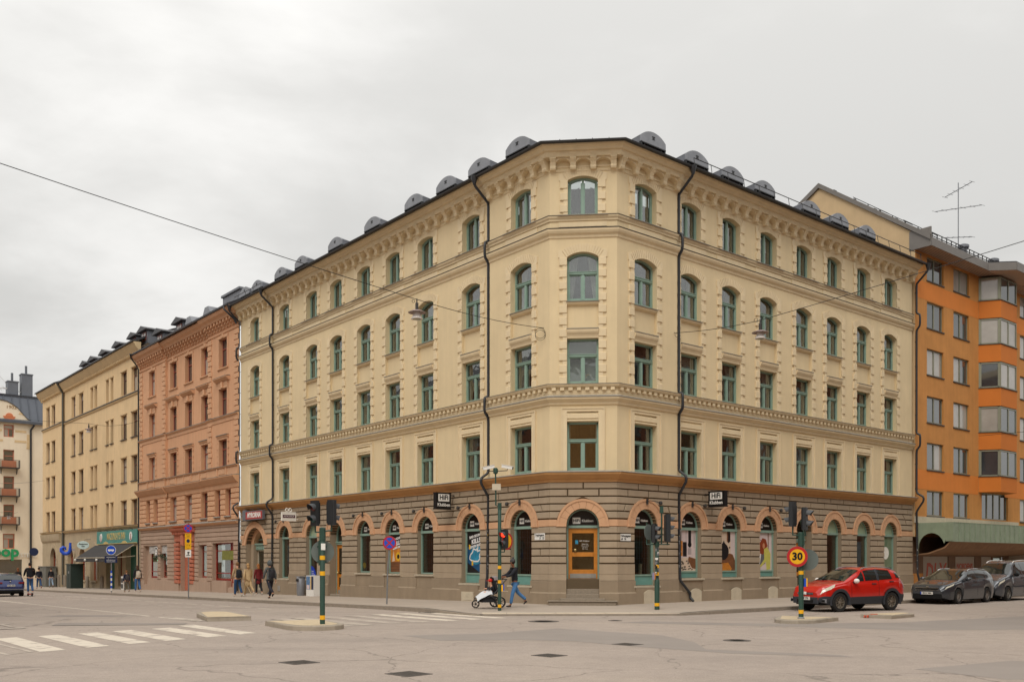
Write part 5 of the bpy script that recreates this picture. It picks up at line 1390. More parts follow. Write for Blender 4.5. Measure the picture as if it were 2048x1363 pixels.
mb = MB(FL); mb.tube([(29.5, 0.95, 17.6), (29.4, 0.9, 17.35), (29.1, 0.35, 16.75), (29.06, 0.26, 16.5)], 0.06, 8); mb.build('drainpipe', M_pipe, S2)
mb = MB(FL); mb.tube([(47.6, 0.95, 17.7), (47.8, 0.8, 17.4), (47.86, 0.35, 16.9), (47.88, 0.22, 16.6), (47.9, 0.2, -0.6)], 0.06, 8); mb.build('drainpipe', M_pipe, S2)

# ---------------------------------------------------------------- yellow building, s 47.9..77.9
S3 = empty('yellow_building', T(*lp(63, 0)), 'long pale yellow building with dark red windows, stone ground floor and a row of dormers', 'building')
w3 = MB(FL); t3 = MB(FL); f3 = MB(FL)
cols3 = [(49.55, 0.72), (52.2, 0.72), (55.4, 0.38), (56.7, 0.38), (60.1, 0.42), (61.3, 0.42), (64.7, 0.70), (67.3, 0.66)]
colsr = [(73.6, 0.66), (75.75, 0.66)]
rows3 = [(15.22, 17.15), (11.60, 13.60), (8.09, 10.10), (4.62, 6.60)]
for s0, s1, d, cols in ((47.95, 70.6, 0.0, cols3), (70.6, 77.9, 0.25, colsr)):
    ops = [(c-a, c+a, z0, z1, 0) for c, a in cols for z0, z1 in rows3]
    wall(w3, s0, s1, 4.4, 18.2, ops, 0.26, d)
    for c, a in cols:
        for i, (z0, z1) in enumerate(rows3):
            obj_win(S3, FL, c, d-0.02, z0, a, z1-z0, M_brownwood, double=False, blindp=0.75)
            t3.sweep([(d, z1), (d+0.04, z1+0.02), (d+0.05, z1+0.10), (d, z1+0.12)], c-a-0.14, c+a+0.14)
            if i in (1, 2): f3.box(c-a-0.08, c+a+0.08, d-0.2, d+0.10, z0-0.05, z0)
    t3.sweep([(d, 14.86), (d+0.08, 14.9), (d+0.12, 15.02), (d, 15.04)], s0, s1); f3.sweep([(d, 15.042), (d+0.16, 15.03), (d+0.16, 15.06), (d, 15.2)], s0, s1)
    t3.sweep([(d, 17.95), (d+0.10, 18.0), (d+0.12, 18.12), (d+0.25, 18.25), (d+0.42, 18.5), (d+0.55, 18.72), (d+0.55, 18.8), (d, 18.82)], s0, s1+(0.4 if s1 > 77 else 0))
    n = int((s1-s0)/0.42)
    dn_ = MB(FL)
    for j in range(n): dn_.box(s0+0.42*j, s0+0.42*j+0.2, d+0.0, d+0.22, 18.02, 18.22)
    dn_.build('dentil_row', M_yellowd, S3, kind='stuff')
    t3.sweep([(d, 4.36), (d+0.1, 4.40), (d+0.22, 4.48), (d+0.25, 4.56), (d, 4.6)], s0, s1+(0.25 if s1 > 77 else 0)); f3.sweep([(d, 4.57), (d+0.27, 4.56), (d+0.27, 4.58), (d, 4.62)], s0, s1)
    r3 = MB(FL); r3.sweep([(d+0.55, 18.82), (d+0.68, 18.80), (d+0.70, 18.90), (-6, 21.8), (-6, 21.7), (d+0.5, 18.82)], s0, s1+(0.4 if s1 > 77 else 0)); r3.build('roof', M_roof, S3)
w3.quad((70.6, 0, 4.4), (70.6, 0, 18.2), (70.6, 0.25, 18.2), (70.6, 0.25, 4.4)); w3.quad((77.9, 0.25, -1.6), (77.9, -12, -1.6), (77.9, -12, 18.8), (77.9, 0.25, 18.8))
w3.build('upper_wall', M_yellow, S3); t3.build('cornice', M_yellowd, S3); f3.build('flashing', M_flashd, S3)
for s in (48.4, 50.9, 54.9, 58.8, 62.2, 64.8): smalldormer(S3, FL, s, -0.4, 18.75, 0.80, 1.0)
g3 = MB(FL)
ARCH3 = [(64.15, 0.95), (68.15, 0.95), (60.6, 0.95)]
wall(g3, 47.95, 70.6, -1.9, 4.4, [(c-a, c+a, -0.05, 2.0, a) for c, a in ARCH3]+[(49.0, 51.6, -1.0, 2.9, 0), (52.6, 53.7, -0.4, 2.9, 0), (54.6, 57.0, -1.0, 2.9, 0)], 0.45, 0.02)
wall(g3, 70.6, 77.9, -1.9, 4.4, [(72.4, 74.6, 0.2, 1.9, 1.1)], 0.45, 0.27)
g3.quad((70.6, 0.02, -1.9), (70.6, 0.02, 4.4), (70.6, 0.27, 4.4), (70.6, 0.27, -1.9))
g3.build('ground_floor_wall', M_sandst, S3)
for c, a in ARCH3+[(73.5, 1.1)]:
    d = 0.27 if c > 70 else 0.02
    zs_ = 1.9 if c > 70 else 2.0; z0 = 0.2 if c > 70 else -0.05
    f = MB(FL)
    Ao, Ai = arc(a, a, 14, c, zs_), arc(a-0.14, a-0.14, 14, c, zs_)
    for i in range(14): f.prism([Ai[i], Ao[i], Ao[i+1], Ai[i+1]], d-0.38, d-0.28)
    f.box(c-a, c-a+0.28, d-0.38, d-0.28, z0, zs_); f.box(c+a-0.28, c+a, d-0.38, d-0.28, z0, zs_); f.box(c-a+0.28, c+a-0.28, d-0.38, d-0.28, zs_-0.06, zs_+0.06); f.box(c-a+0.28, c+a-0.28, d-0.38, d-0.28, z0, z0+0.12)
    w = f.build('arched_window', M_mahog, S3)
    MB(FL).prism(arc(a-0.14, a-0.14, 12, c, zs_), d-0.36, d-0.35).build('pane', M_farglass, w); MB(FL).box(c-a+0.28, c+a-0.28, d-0.36, d-0.35, z0+0.1, zs_-0.06).build('pane', M_farcurtain, w)
    f3_ = MB(FL); f3_.box(c-a-0.05, c+a+0.05, d, d+0.10, z0-0.14, z0); f3_.build('window_sill', M_sandst, S3)
    Ao, Ai = arc(a+0.42, a+0.42, 14, c, zs_), arc(a, a, 14, c, zs_)
    for i in range(0, 14, 2):
        mb = MB(FL); mb.prism([Ai[i], Ai[i+1], Ai[i+2], Ao[i+2], Ao[i+1], Ao[i]], d, d+0.05); mb.build('voussoir', M_sandst, S3)
    for sg in (-1, 1):
        for j in range(7 if c < 70 else 6):
            mb = MB(FL); e = c+sg*(a+0.24+0.06*(j % 2)); mb.bbox(e-0.22, e+0.22, d, d+0.045, z0+0.3*j, z0+0.3*j+0.27, 0.015); mb.build('stone', M_sandst, S3)
for x in (48.3, 58.0, 62.4, 66.2, 70.0, 71.2, 77.3): MB(FL).bbox(x-0.35, x+0.35, 0.02 if x < 70.6 else 0.27, 0.16 if x < 70.6 else 0.42, -2.0, 0.35, 0.03).build('plinth_block', M_granite, S3)
M_pubgreen = mat('pub_green', '#2f6a58', 0.5, var=0.08, ns=3)
for s0, s1 in ((49.0, 51.6), (54.6, 57.0)):
    MB(FL).box(s0+0.05, s1-0.05, -0.40, -0.34, -1.0, 2.9).build('door', M_pubgreen, S3)
shopfront(S3, FL, 52.6, 53.7, -0.4, 2.9, 0.02, M_mahog, 1)
mb = MB(FL); mb.tube([(70.4, 0.7, 18.8), (70.4, 0.5, 18.5), (70.45, 0.16, 17.9), (70.45, 0.16, -0.6)], 0.09, 8); mb.build('drainpipe', mat('weathered_pipe', '#55534b', 0.6), S3)
# rounded bracket under the bay
mb = MB(FL); mb.sweep([(0.27, 3.5), (0.40, 3.7), (0.46, 4.0), (0.5, 4.36), (0.27, 4.36)], 70.7, 77.9); mb.build('bay_bracket', M_sandst, S3)

# ---------------------------------------------------------------- gabled ivory building at the end of the street
F4 = frame(lp(91, 0)*1.0, NL, -DL)      # x along the outward direction of the left facade, normal back towards the junction
F4 = Matrix(((NL.x, -DL.x, 0, lp(91, 0).x), (NL.y, -DL.y, 0, lp(91, 0).y), (0, 0, 1, 0), (0, 0, 0, 1)))
S4 = empty('gabled_building', T(*lp(91, 4)), 'ivory building with curved gable dated 1902 and iron balconies, far left', 'building')
w4 = MB(F4)
bal = [(0.80, 12.5, 14.35), (0.80, 9.2, 11.2), (0.80, 6.0, 8.0)]
ops = [(x-0.55, x+0.55, z0, z1, 0) for x in (0.80, 4.2) for z0, z1 in ((3.9, 6.35-0.6), (12.2, 14.35), (9.0, 11.3), (6.0, 8.2), (15.70, 17.2))]
ops = [(0.80-0.52, 0.80+0.52, 15.75, 17.15, 0), (0.8-0.55, 0.8+0.55, 12.3, 14.3, 0), (0.8-0.55, 0.8+0.55, 9.1, 11.3, 0), (0.8-0.55, 0.8+0.55, 5.9, 8.1, 0), (0.8-0.6, 0.8+0.6, 3.1, 4.8, 0), (-0.55, 2.2, -1.3, 1.9, 0)]
wall(w4, -3.2, 9, -1.6, 17.4, ops, 0.22, 0.0)
gab = [(-1.75, 17.4), (-1.6, 17.62), (-1.1, 17.95), (-0.55, 18.55), (-0.1, 19.1), (0.4, 19.45), (1.0, 19.75), (1.7, 19.85), (2.4, 19.75), (3.0, 19.45), (3.5, 19.1), (3.95, 18.55), (4.5, 17.95), (5.0, 17.62), (5.15, 17.4)]
w4.prism(gab, -0.3, 0.0)
w4.quad((-3.2, 0, -1.6), (-3.2, 0, 17.4), (-3.2, -9, 17.4), (-3.2, -9, -1.6))
w4.build('wall', M_ivory, S4)
cap = MB(F4)
for (xa, za), (xb, zb_) in zip(gab, gab[1:]): cap.prism([(xa, za), (xa, za+0.09), (xb, zb_+0.09), (xb, zb_)], -0.35, 0.08)
cap.build('gable_coping', M_flashd, S4)
r4_ = MB(F4); r4_.sweep([(0.35, 17.35), (0.45, 17.35), (0.48, 17.65), (-0.2, 17.85), (-1.6, 20.6), (-1.6, 20.5)], -3.3, 9); r4_.sweep([(-1.6, 20.55), (-1.45, 20.85), (-6, 21.3)], -3.3, 9)
x = -3.2
while x < 9: r4_.sweep([(-0.19, 17.86), (-0.12, 17.9), (-1.5, 20.65), (-1.6, 20.6)], x, x+0.05); x += 0.85
r4_.build('roof', mat('slate_sheet', '#5a5f68', 0.5, var=0.08, ns=2), S4)
for z0, h, tr in ((15.75, 1.4, 1), (12.3, 2.0, 1), (9.1, 2.2, 1), (5.9, 2.2, 1), (3.1, 1.7, 1)): obj_win(S4, F4, 0.80, 0, z0, 0.52 if z0 > 15 else (0.6 if z0 < 4 else 0.55), h, mat('coral_window_wood', '#c0735a', 0.5), double=z0 > 15 or z0 < 4, blindp=0.2, framew=0.10)
for z0 in (12.3, 9.1, 5.9):
    b = MB(F4); b.box(-0.2, 1.8, 0, 0.75, z0-0.12, z0-0.02)
    for sg in (0.0, 1.6): b.prism([(sg, z0-0.12), (sg+0.05, z0-0.12), (sg+0.05, z0-0.7), (sg, z0-0.7)], 0, 0.06); b.tube([(sg, 0.7, z0-0.12), (sg, 0.35, z0-0.35), (sg, 0.03, z0-0.75)], 0.03, 6)
    bb = b.build('balcony', M_lens, S4)
    rl = MB(F4); rl.tube([(-0.2, 0.02, z0+0.8), (-0.2, 0.75, z0+0.8), (1.8, 0.75, z0+0.8), (1.8, 0.02, z0+0.8)], 0.022, 5)
    for i in range(18): rl.tube([(-0.2+2.0*i/17, 0.75, z0-0.02), (-0.2+2.0*i/17, 0.75, z0+0.8)], 0.013, 4)
    for i in range(5): rl.tube([(1.8, 0.15*i, z0-0.02), (1.8, 0.15*i, z0+0.8)], 0.013, 4); rl.tube([(-0.2, 0.15*i, z0-0.02), (-0.2, 0.15*i, z0+0.8)], 0.013, 4)
    rl.build('railing', M_lens, bb)
    MB(F4).box(0.05, 1.55, 0.03, 0.06, z0, z0+0.78).build('door_panel', mat('coral_panel', '#c8805c', 0.6), bb)
o = MB(facing(F4, 0.75, 0.0, 18.0)); o.add([(0.55*math.sin(t)*1.0, 0.12+0.42*math.cos(t), 0.06) for t in [R_(-90+18*i) for i in range(11)]], [tuple(range(11))[::-1]]); o.prism(arc(0.36, 0.36, 10, 0, 0.1), 0, 0.06)
o = MB(F4); o.prism(arc(0.40, 0.42, 12, 0.75, 18.05), 0, 0.08); o.prism([(0.75+0.62*math.cos(R_(180+18*i)), 18.1+0.42*math.sin(R_(180+18*i))) for i in range(11)][::-1], 0, 0.06); o.build('shell_ornament', M_brickred, S4)
o = MB(F4)
for x0, x1, z0, z1 in ((-1.0, 0.15, 16.35, 16.6), (-1.0, 0.2, 15.2, 15.45), (1.5, 2.6, 16.35, 16.6), (1.4, 3.0, 15.2, 15.45), (-1.55, -1.05, 14.5, 16.2), (-1.25, -1.0, 14.55, 14.7)): MB(F4).box(x0, x1, 0, 0.03, z0, z1).build('brick_band', M_ivoryd, S4)
for x, z in ((2.0, 18.95), (-0.45, 18.7), (0.4, 18.9)): pass
o.prism([(-0.65, 18.4), (-0.65, 18.52), (-0.35, 18.62), (-0.2, 18.45)], 0, 0.04)
o.build('brick_band', M_ivoryd, S4)
text('lettering', '1902', 0.55, mat('gilt_brown', '#a3835c', 0.6), S4, facing(F4, 0.55, 0.02, 19.15) @ RZ(0.0), ext=0.02)
for x0, x1, h in ((-0.6, 0.5, 2.1), (-2.1, -0.95, 3.1)):
    c4 = MB(F4); c4.box(x0, x1, -3.2, -2.0, 20.4, 20.4+h); c4.box(x0-0.06, x1+0.06, -3.26, -1.94, 20.4+h-0.12, 20.4+h); c4.tube([((x0+x1)/2, -2.6, 20.4+h), ((x0+x1)/2, -2.6, 21.4+h)], 0.13, 8); c4.build('chimney', mat('chimney_zinc', '#6a6e75', 0.5, var=0.1, ns=1.5), S4)
mast = MB(F4)
for x in (1.55, 2.0): mast.tube([(x, -2.4, 20.6), (x, -2.4, 24.6)], 0.06, 6)
for z in (21.6, 22.6, 23.6, 24.4): mast.box(1.3, 2.4, -2.45, -2.35, z, z+0.06)
for x, z in ((1.45, 22.9), (1.9, 24.3), (2.4, 23.3)): mast.bbox(x-0.16, x+0.16, -2.4, -2.2, z-0.55, z+0.75, 0.03)
for i in range(5): mast.tube([(1.5-0.45*i, -2.3, 21.9-0.1*i), (1.1-0.5*i, -2.2, 21.3+0.2*(i % 2))], 0.035, 5)
mast.tube([(1.5, -2.4, 23.2), (0.0, -2.4, 21.6), (-0.6, -2.4, 20.9)], 0.02, 5); mast.box(0.1, 1.3, -2.4, -2.3, 21.55, 21.62)
mast.build('antenna_mast', mat('pale_antenna', '#cfcac6', 0.5), label='white telecom antenna mast on the roof of the gabled building', cat='antenna')
mb = MB(F4); mb.tube([(-1.75, 0.5, 17.3), (-1.6, 0.25, 17.0), (-1.45, 0.1, 16.7), (-1.45, 0.1, -1.2)], 0.11, 8); mb.build('drainpipe', M_pipe, S4)
w = MB(F4).box(-0.55, 2.2, -0.2, -0.16, -1.3, 1.9).build('shop_window', M_farglass, S4)
tx = text('store_sign', 'coop', 1.75, mat('coop_green', '#1f9a5f', 0.5), None, facing(F4, 1.55, 0.12, 2.75), ext=0.06, offset=0.05)
props(tx, 'big green coop lettering on the ivory gabled building', 'sign')
tx = text('store_sign', 'SYSTEMS', 0.62, M_white, None, facing(F4, -0.9, 0.1, 2.35), ext=0.03); props(tx, 'small white letters right of the green coop lettering, half hidden by road signs', 'sign')

# ---------------------------------------------------------------- orange modern building on the right
S5 = empty('orange_building', T(*rp(34, 0)), 'orange modern apartment building with projecting bay windows at the right edge', 'building')
w5 = MB(FR); b5 = MB(FR); t5 = MB(FR)
rows5 = [(17.09, 18.42), (14.49, 15.94), (11.92, 13.36), (9.30, 10.75), (6.70, 8.19), (4.16, 5.55)]
c5 = [(25.28, 0.96), (28.38, 0.96), (37.3, 0.96), (40.4, 0.96), (43.4, 0.96), (49, 0.96), (52, 0.96)]
ops = [(c-a, c+a, z0, z1, 0) for c, a in c5 for z0, z1 in rows5]+[(31.0, 34.6, 4.16, 5.75, 0)]
wall(w5, 23.0, 62, 3.0, 19.2, ops, 0.16, 0.0); w5.build('wall', M_modern, S5)
for z0, z1 in ((15.98, 16.94), (5.60, 6.66)):
    wall(b5, 23.02, 30.5, z0, z1, [], 0.1, 0.008); wall(b5, 34.1, 62, z0, z1, [], 0.1, 0.008)
b5.build('colour_band', M_band, S5)
M_paneL = M_farcurtain
for c, a in c5:
    for i, (z0, z1) in enumerate(rows5):
        obj_win(S5, FR, c, 0.02, z0, a, z1-z0, M_alu, double=True, trans=False, depth=0.12, blindp=0.55, framew=0.075)
        t5.box(c-a-0.05, c+a+0.05, -0.12, 0.05, z0-0.06, z0-0.005)
obj_win(S5, FR, 31.9, 0.02, 4.16, 0.9, 1.59, M_alu, trans=False, depth=0.12, framew=0.07); obj_win(S5, FR, 33.7, 0.02, 4.16, 0.9, 1.59, M_alu, trans=False, depth=0.12, framew=0.07)
t5.build('window_sill', M_flashd, S5)
# oriel: splayed bay, panels and glazing per storey
def oriel(s0):
    fp = [(s0, 0.0), (s0+0.66, 1.0), (s0+2.85, 1.0), (s0+3.5, 0.0)]
    op = MB(FR)
    def band(z0, z1, m): 
        mb = MB(FR); mb.extz([(x, y) for x, y in fp], z0, z1); return mb.build('bay_panel', m, S5)
    zs5 = [(17.05, 18.40)]+[(z0-0.02, z1+0.02) for z0, z1 in rows5[1:5]]
    ztop = 18.45
    for i, (z0, z1) in enumerate(zs5):
        zlow = (zs5[i+1][1]+0.04) if i < 4 else 5.75
        band(zlow, z0-0.03, M_bay)
        for (xa, ya), (xb, yb) in zip(fp, fp[1:]):
            n_ = Vector((yb-ya, -(xb-xa))).normalized(); 
            if n_.y < 0 and abs(yb-ya) < 1e-6: n_ = -n_
            Lg = math.hypot(xb-xa, yb-ya); t_ = Vector(((xb-xa)/Lg, (yb-ya)/Lg))
            nn_ = 1 if Lg < 1.6 else 2
            fr = MB(FR); q = lambda u, o: (xa+t_.x*u-t_.y*o, ya+t_.y*u+t_.x*o)
            def bar(u0, u1, za, zb_, o0=-0.02, o1=-0.10):
                fr.extz([q(u0, o0), q(u1, o0), q(u1, o1), q(u0, o1)], za, zb_)
            bar(0, 0.16 if nn_ == 1 else 0.08, z0, z1); bar(Lg-0.16 if nn_ == 1 else Lg-0.08, Lg, z0, z1); bar(0.08, Lg-0.08, z0, z0+0.08); bar(0.08, Lg-0.08, z1-0.07, z1)
            if nn_ == 2: bar(Lg/2-0.05, Lg/2+0.05, z0+0.08, z1-0.07)
            wv = fr.build('window', M_alu, S5)
            bl = rnd.random() < 0.45
            for k_ in range(nn_):
                u0, u1 = 0.1+(Lg-0.2)*k_/nn_, 0.1+(Lg-0.2)*(k_+1)/nn_
                pn = MB(FR); pn.extz([q(u0, -0.06), q(u1, -0.06), q(u1, -0.075), q(u0, -0.075)], z0+0.06, z1-0.06)
                pn.build('pane', M_farcurtain if bl else M_farglass, wv)
        sl = MB(FR); sl.extz([(s0-0.05, 0), (s0+0.64, 1.05), (s0+2.87, 1.05), (s0+3.55, 0)], z0-0.03, z0); sl.build('window_sill', M_flashd, S5)
        if i < 4: sl = MB(FR); sl.extz([(s0+0.05, 0), (s0+0.68, 0.96), (s0+2.83, 0.96), (s0+3.45, 0)], zlow-0.03, zlow); sl.build('bay_ceiling', M_flashd, S5)
    rb = MB(FR); rb.extz([(s0+0.1, 0), (s0+0.7, 0.94), (s0+2.8, 0.94), (s0+3.4, 0)], 5.9, 18.4); 
oriel(30.57); oriel(45.3)
# eaves: soffit, fascia, roof, snow guards
ev = MB(FR); fp = [(23.0, 0), (23.0, 0.85), (29.9, 0.85), (31.0, 1.95), (33.6, 1.95), (34.7, 0.85), (44.6, 0.85), (45.7, 1.95), (48.3, 1.95), (49.4, 0.85), (62, 0.85), (62, 0)]
ev.extz(fp, 18.52, 18.60); ev.build('soffit', M_soffit, S5)
grv = MB(FR)
for k_ in range(6): grv.box(23.0, 62, 0.08+0.13*k_, 0.10+0.13*k_, 18.508, 18.521)
grv.build('soffit_plank_joints', M_flashd, S5)
fa = MB(FR)
for (xa, ya), (xb, yb) in zip(fp[1:-1], fp[2:-1]): 
    L5 = Vector((xb-xa, yb-ya)); n_ = Vector((-L5.y, L5.x)).normalized()
    if n_.y < 0: n_ = -n_
    fa.extz([(xa, ya), (xb, yb), (xb+n_.x*0.05, yb+n_.y*0.05), (xa+n_.x*0.05, ya+n_.y*0.05)], 18.50, 18.95)
fa.build('fascia', M_fascia, S5)
MB(FR).box(22.96, 23.04, -0.3, 0.9, 18.48, 19.5).build('fascia', M_fascia, S5)
ro = MB(FR); ro.add([(23.0, 0.85, 18.95), (62, 0.85, 18.95), (62, -5.8, 23.75), (23.0, -5.8, 23.75)], [(0, 1, 2, 3)]); ro.extz([(29.9, 0.85), (31.0, 1.95), (33.6, 1.95), (34.7, 0.85), (34.0, -0.3), (30.5, -0.3)], 18.93, 19.02)
ro.add([(23.0, -5.8, 23.75), (62, -5.8, 23.75), (62, -12, 20.0), (23.0, -12, 20.0)], [(0, 1, 2, 3)]); ro.build('roof', M_roof, S5)
gb_ = MB(FR); gb_.add([(23.0, 0.0, 3), (23.0, 0.0, 19.35), (23.0, -5.8, 23.70), (23.0, -11.5, 20.3), (23.0, -11.5, 3)], [(0, 1, 2, 3, 4)]); gb_.build('gable_wall', M_tan, S5)
vg = MB(FR)
for (ya, za), (yb, zb_) in (((0.9, 19.0), (-5.8, 23.80)), ((-5.8, 23.80), (-11.7, 20.25))): vg.add([(22.88, ya, za-0.22), (22.88, ya, za+0.06), (22.88, yb, zb_+0.06), (22.88, yb, zb_-0.22), (23.1, ya, za-0.22), (23.1, ya, za+0.06), (23.1, yb, zb_+0.06), (23.1, yb, zb_-0.22)], [(0, 1, 2, 3), (1, 5, 6, 2), (4, 7, 6, 5), (0, 3, 7, 4)])
vg.build('verge_flashing', M_fascia, S5)
sn = MB(FR)
for k_ in range(28): sn.box(23.4+0.55*k_, 23.42+0.55*k_, 0.45, 0.5, 19.1, 19.5)
for z in (19.3, 19.48): sn.tube([(23.3, 0.5, z), (38.5, 0.5, z)], 0.025, 5)
for y_, z in ((-0.7, 20.3), (-2.2, 21.35), (-3.7, 22.45)):
    sn.tube([(23.1, y_, z), (27.0, y_, z)], 0.02, 5)
    for k_ in range(3): sn.box(23.3+1.4*k_, 23.34+1.4*k_, y_-0.02, y_+0.02, z-0.25, z)
for k_ in range(5):
    y_ = 0.1-1.25*k_; sn.box(23.0, 23.3, y_-0.14, y_+0.05, 19.55+0.9*k_, 19.62+0.9*k_)
sn.build('snow_guard', M_gutter, S5)
for s, y_ in ((29.5, -0.4), (33.5, -0.4), (36.5, -0.5)):
    vt = MB(FR); vt.lathe([(0.22, 19.4), (0.22, 20.05), (0.32, 20.05), (0.32, 20.2), (0.1, 20.3)], 10, T(s, y_, 0)); vt.build('roof_vent', M_zincd, S5, smooth=40)
an = MB(FR); ax = 29.5
an.M = FR @ T(29.3, -0.6, 0); an.tube([(0, 0, 19.6), (0, 0, 23.9)], 0.03, 6)
for z, L5, dy in ((23.5, 1.5, -1), (22.4, 1.6, 1), (20.7, 0.8, 1)):
    an.tube([(-0.9*dy*0.6, -L5*0.7, z), (0.9*dy*0.6, L5*0.7, z)], 0.022, 5)
    for k_ in range(6): 
        u = -0.7+1.4*k_/5; an.tube([(u*0.8*dy-0.35, u*L5, z-0.05), (u*0.8*dy+0.35, u*L5, z+0.05)], 0.012, 4)
an.build('tv_antenna', M_zinc, label='thin television aerial on the roof of the orange building', cat='antenna')
# street level: copper canopy over the shop
cn = MB(FR); cn.box(22.95, 36.0, -0.02, 0.06, 3.74, 4.10); cn.build('stone_band', M_sill, S5)
cp = MB(FR)
cp.box(23.25, 62, 1.9, 1.96, 2.74, 3.73); cp.box(23.25, 62, 0.06, 1.96, 3.66, 3.73)
k_ = 23.9
while k_ < 62: cp.box(k_, k_+0.03, 1.96, 2.0, 2.74, 3.73); k_ += 0.62
cp.box(23.25, 62, 1.86, 1.98, 2.70, 2.76)
cps = cp.build('canopy', M_copper, S5)
ce = MB(FR); A5 = arc(0.78, 0.72, 12, 0, 0)
ce.M = FR @ Matrix(((0, 1, 0, 23.20), (1, 0, 0, 0), (0, 0, 1, 0), (0, 0, 0, 1)))
pl5 = [(0.0, 1.9), (0.0, 3.73), (1.96, 3.73), (1.96, 2.72), (1.58, 2.72), (1.60, 2.85)]+[(0.80+x, 2.35+z*1.15) for x, z in reversed(arc(0.72, 0.72, 10, 0, 0))][1:]+[(0.06, 1.9)]
ce.prism(pl5, 0.0, 0.06); ce.build('canopy_end', M_copper, S5)
su = MB(FR); su.sweep([(1.86, 2.74), (1.5, 2.35), (0.6, 2.05), (-0.25, 1.98), (-0.25, 2.02), (0.6, 2.12), (1.45, 2.42), (1.86, 2.80)], 23.26, 62); su.build('canopy_soffit', mat('brown_slats', '#8d6c50', 0.8, var=0.2, ns=2, streak=0.1), S5)
sw_ = MB(FR); wall(sw_, 23.0, 62, -0.3, 3.74, [(24.4, 27.35, 0.1, 1.93, 0), (28.2, 30.7, 0.1, 1.93, 0), (31.5, 32.9, 0.1, 1.93, 0), (33.1, 34.6, 0, 1.93, 0)], 0.12, -0.25); sw_.build('shop_wall', M_brownwall, S5)
op5 = MB(FR)
for x0, x1 in ((23.05, 24.3), (27.5, 28.05), (30.85, 31.35)): op5.box(x0, x1, -0.25, -0.2, -0.2, 1.0)
op5.build('orange_panel', M_modern, S5)
M_shoptext = mat('brick_red_print', '#c0543a', 0.5); M_grey = mat('poster_grey', '#b9b2a8', 0.6, var=0.05, ns=2)
def shopsign(s0, s1, z0, z1, rows, label):
    root = MB(FR).box(s0, s1, -0.34, -0.30, z0, z1).build('shop_poster', M_grey, None); props(root, label, 'poster')
    for body, size, z, kw in rows: text('lettering', body, size, M_shoptext, root, facing(FR, (s0+s1)/2+kw.pop('dx', 0), -0.294, z), **kw)
shopsign(24.4, 27.35, 0.1, 1.93, [('DLX', 1.55, 0.95, dict(squash=0.78, offset=0.03, shear=0.2))], 'grey shop window poster with large red DLX lettering')
shopsign(28.2, 30.7, 0.1, 1.93, [('NORDENS', 0.47, 1.35, dict(squash=0.92, offset=0.012)), ('STÖRSTA', 0.47, 0.62, dict(squash=0.95, offset=0.012))], 'grey shop window poster reading NORDENS STÖRSTA in red')
shopsign(31.5, 32.9, 0.1, 1.93, [('ERBJUDANDE', 0.19, 1.3, dict()), ('kvalitet till lägre pris', 0.11, 1.05, dict())], 'narrow pale poster with small red print, third from the drainpipe')
shopfront(S5, FR, 33.1, 34.6, 0.0, 1.93, -0.13, M_alu, 1)
mb = MB(FR); mb.box(35.2, 37.6, -0.2, 1.6, 1.9, 2.7); mb.box(35.2, 35.24, -0.2, 1.6, -0.1, 1.9); mb.build('canopy_box', mat('pale_box', '#b5aa9b', 0.7), S5)

# ---------------------------------------------------------------- the blocks across both streets (behind and beside the viewer)
def block(name, label, F, s0, s1, d0, d1, h, wm, sgn, floors=5, pitch=3.0, z=-0.2):
    root = empty(name, F @ T((s0+s1)/2, d0, 0), label, 'building')
    mb = MB(F); mb.box(s0, s1, d0, d1, z, h); mb.build('wall', wm, root)
    mb = MB(F); mb.prism([(s0-0.5, h), (s1+0.5, h), (s1+0.5, h+0.5), (s0-0.5, h+0.5)][::-1], d0-0.5*sgn, d1); mb.build('cornice', M_creamd, root)
    mb = MB(F); mb.add([(s0-0.5, d0-0.5*sgn, h+0.5), (s1+0.5, d0-0.5*sgn, h+0.5), (s1+0.5, d0+6*sgn, h+4), (s0-0.5, d0+6*sgn, h+4)], [(0, 1, 2, 3)]); mb.build('roof', M_roof, root)
    f = MB(F)
    n = int((s1-s0)/pitch)
    for i in range(n):
        x = s0+pitch*(i+0.5)
        for j in range(floors):
            zz = 4.6+(h-5.2)/floors*j if j else 0.9
            f.box(x-0.75, x+0.75, d0-0.03*sgn, d0+0.02*sgn, zz, zz+(2.0 if j else 2.6))
    f.build('window', M_farglass, root)
M_brickb = mat('brown_brick', '#8e5f48', 0.85, var=0.12, ns=1.0); M_ochb = mat('ochre_render', '#cc9a5c', 0.85, var=0.08, ns=0.6)
block('brick_building', 'brown brick building across the right hand street, outside the picture', FR, -2, 60, 20.5, 32, 17.5, M_brickb, 1)
block('brick_building', 'brown brick building across the left hand street, outside the picture', FL, -2, 88, 27.5, 39, 17.5, M_brickb, 1)
block('ochre_building', 'ochre building on the corner behind the viewer, outside the picture', FL, -75, -31.5, 30.0, 45, 16.5, M_ochb, 1)
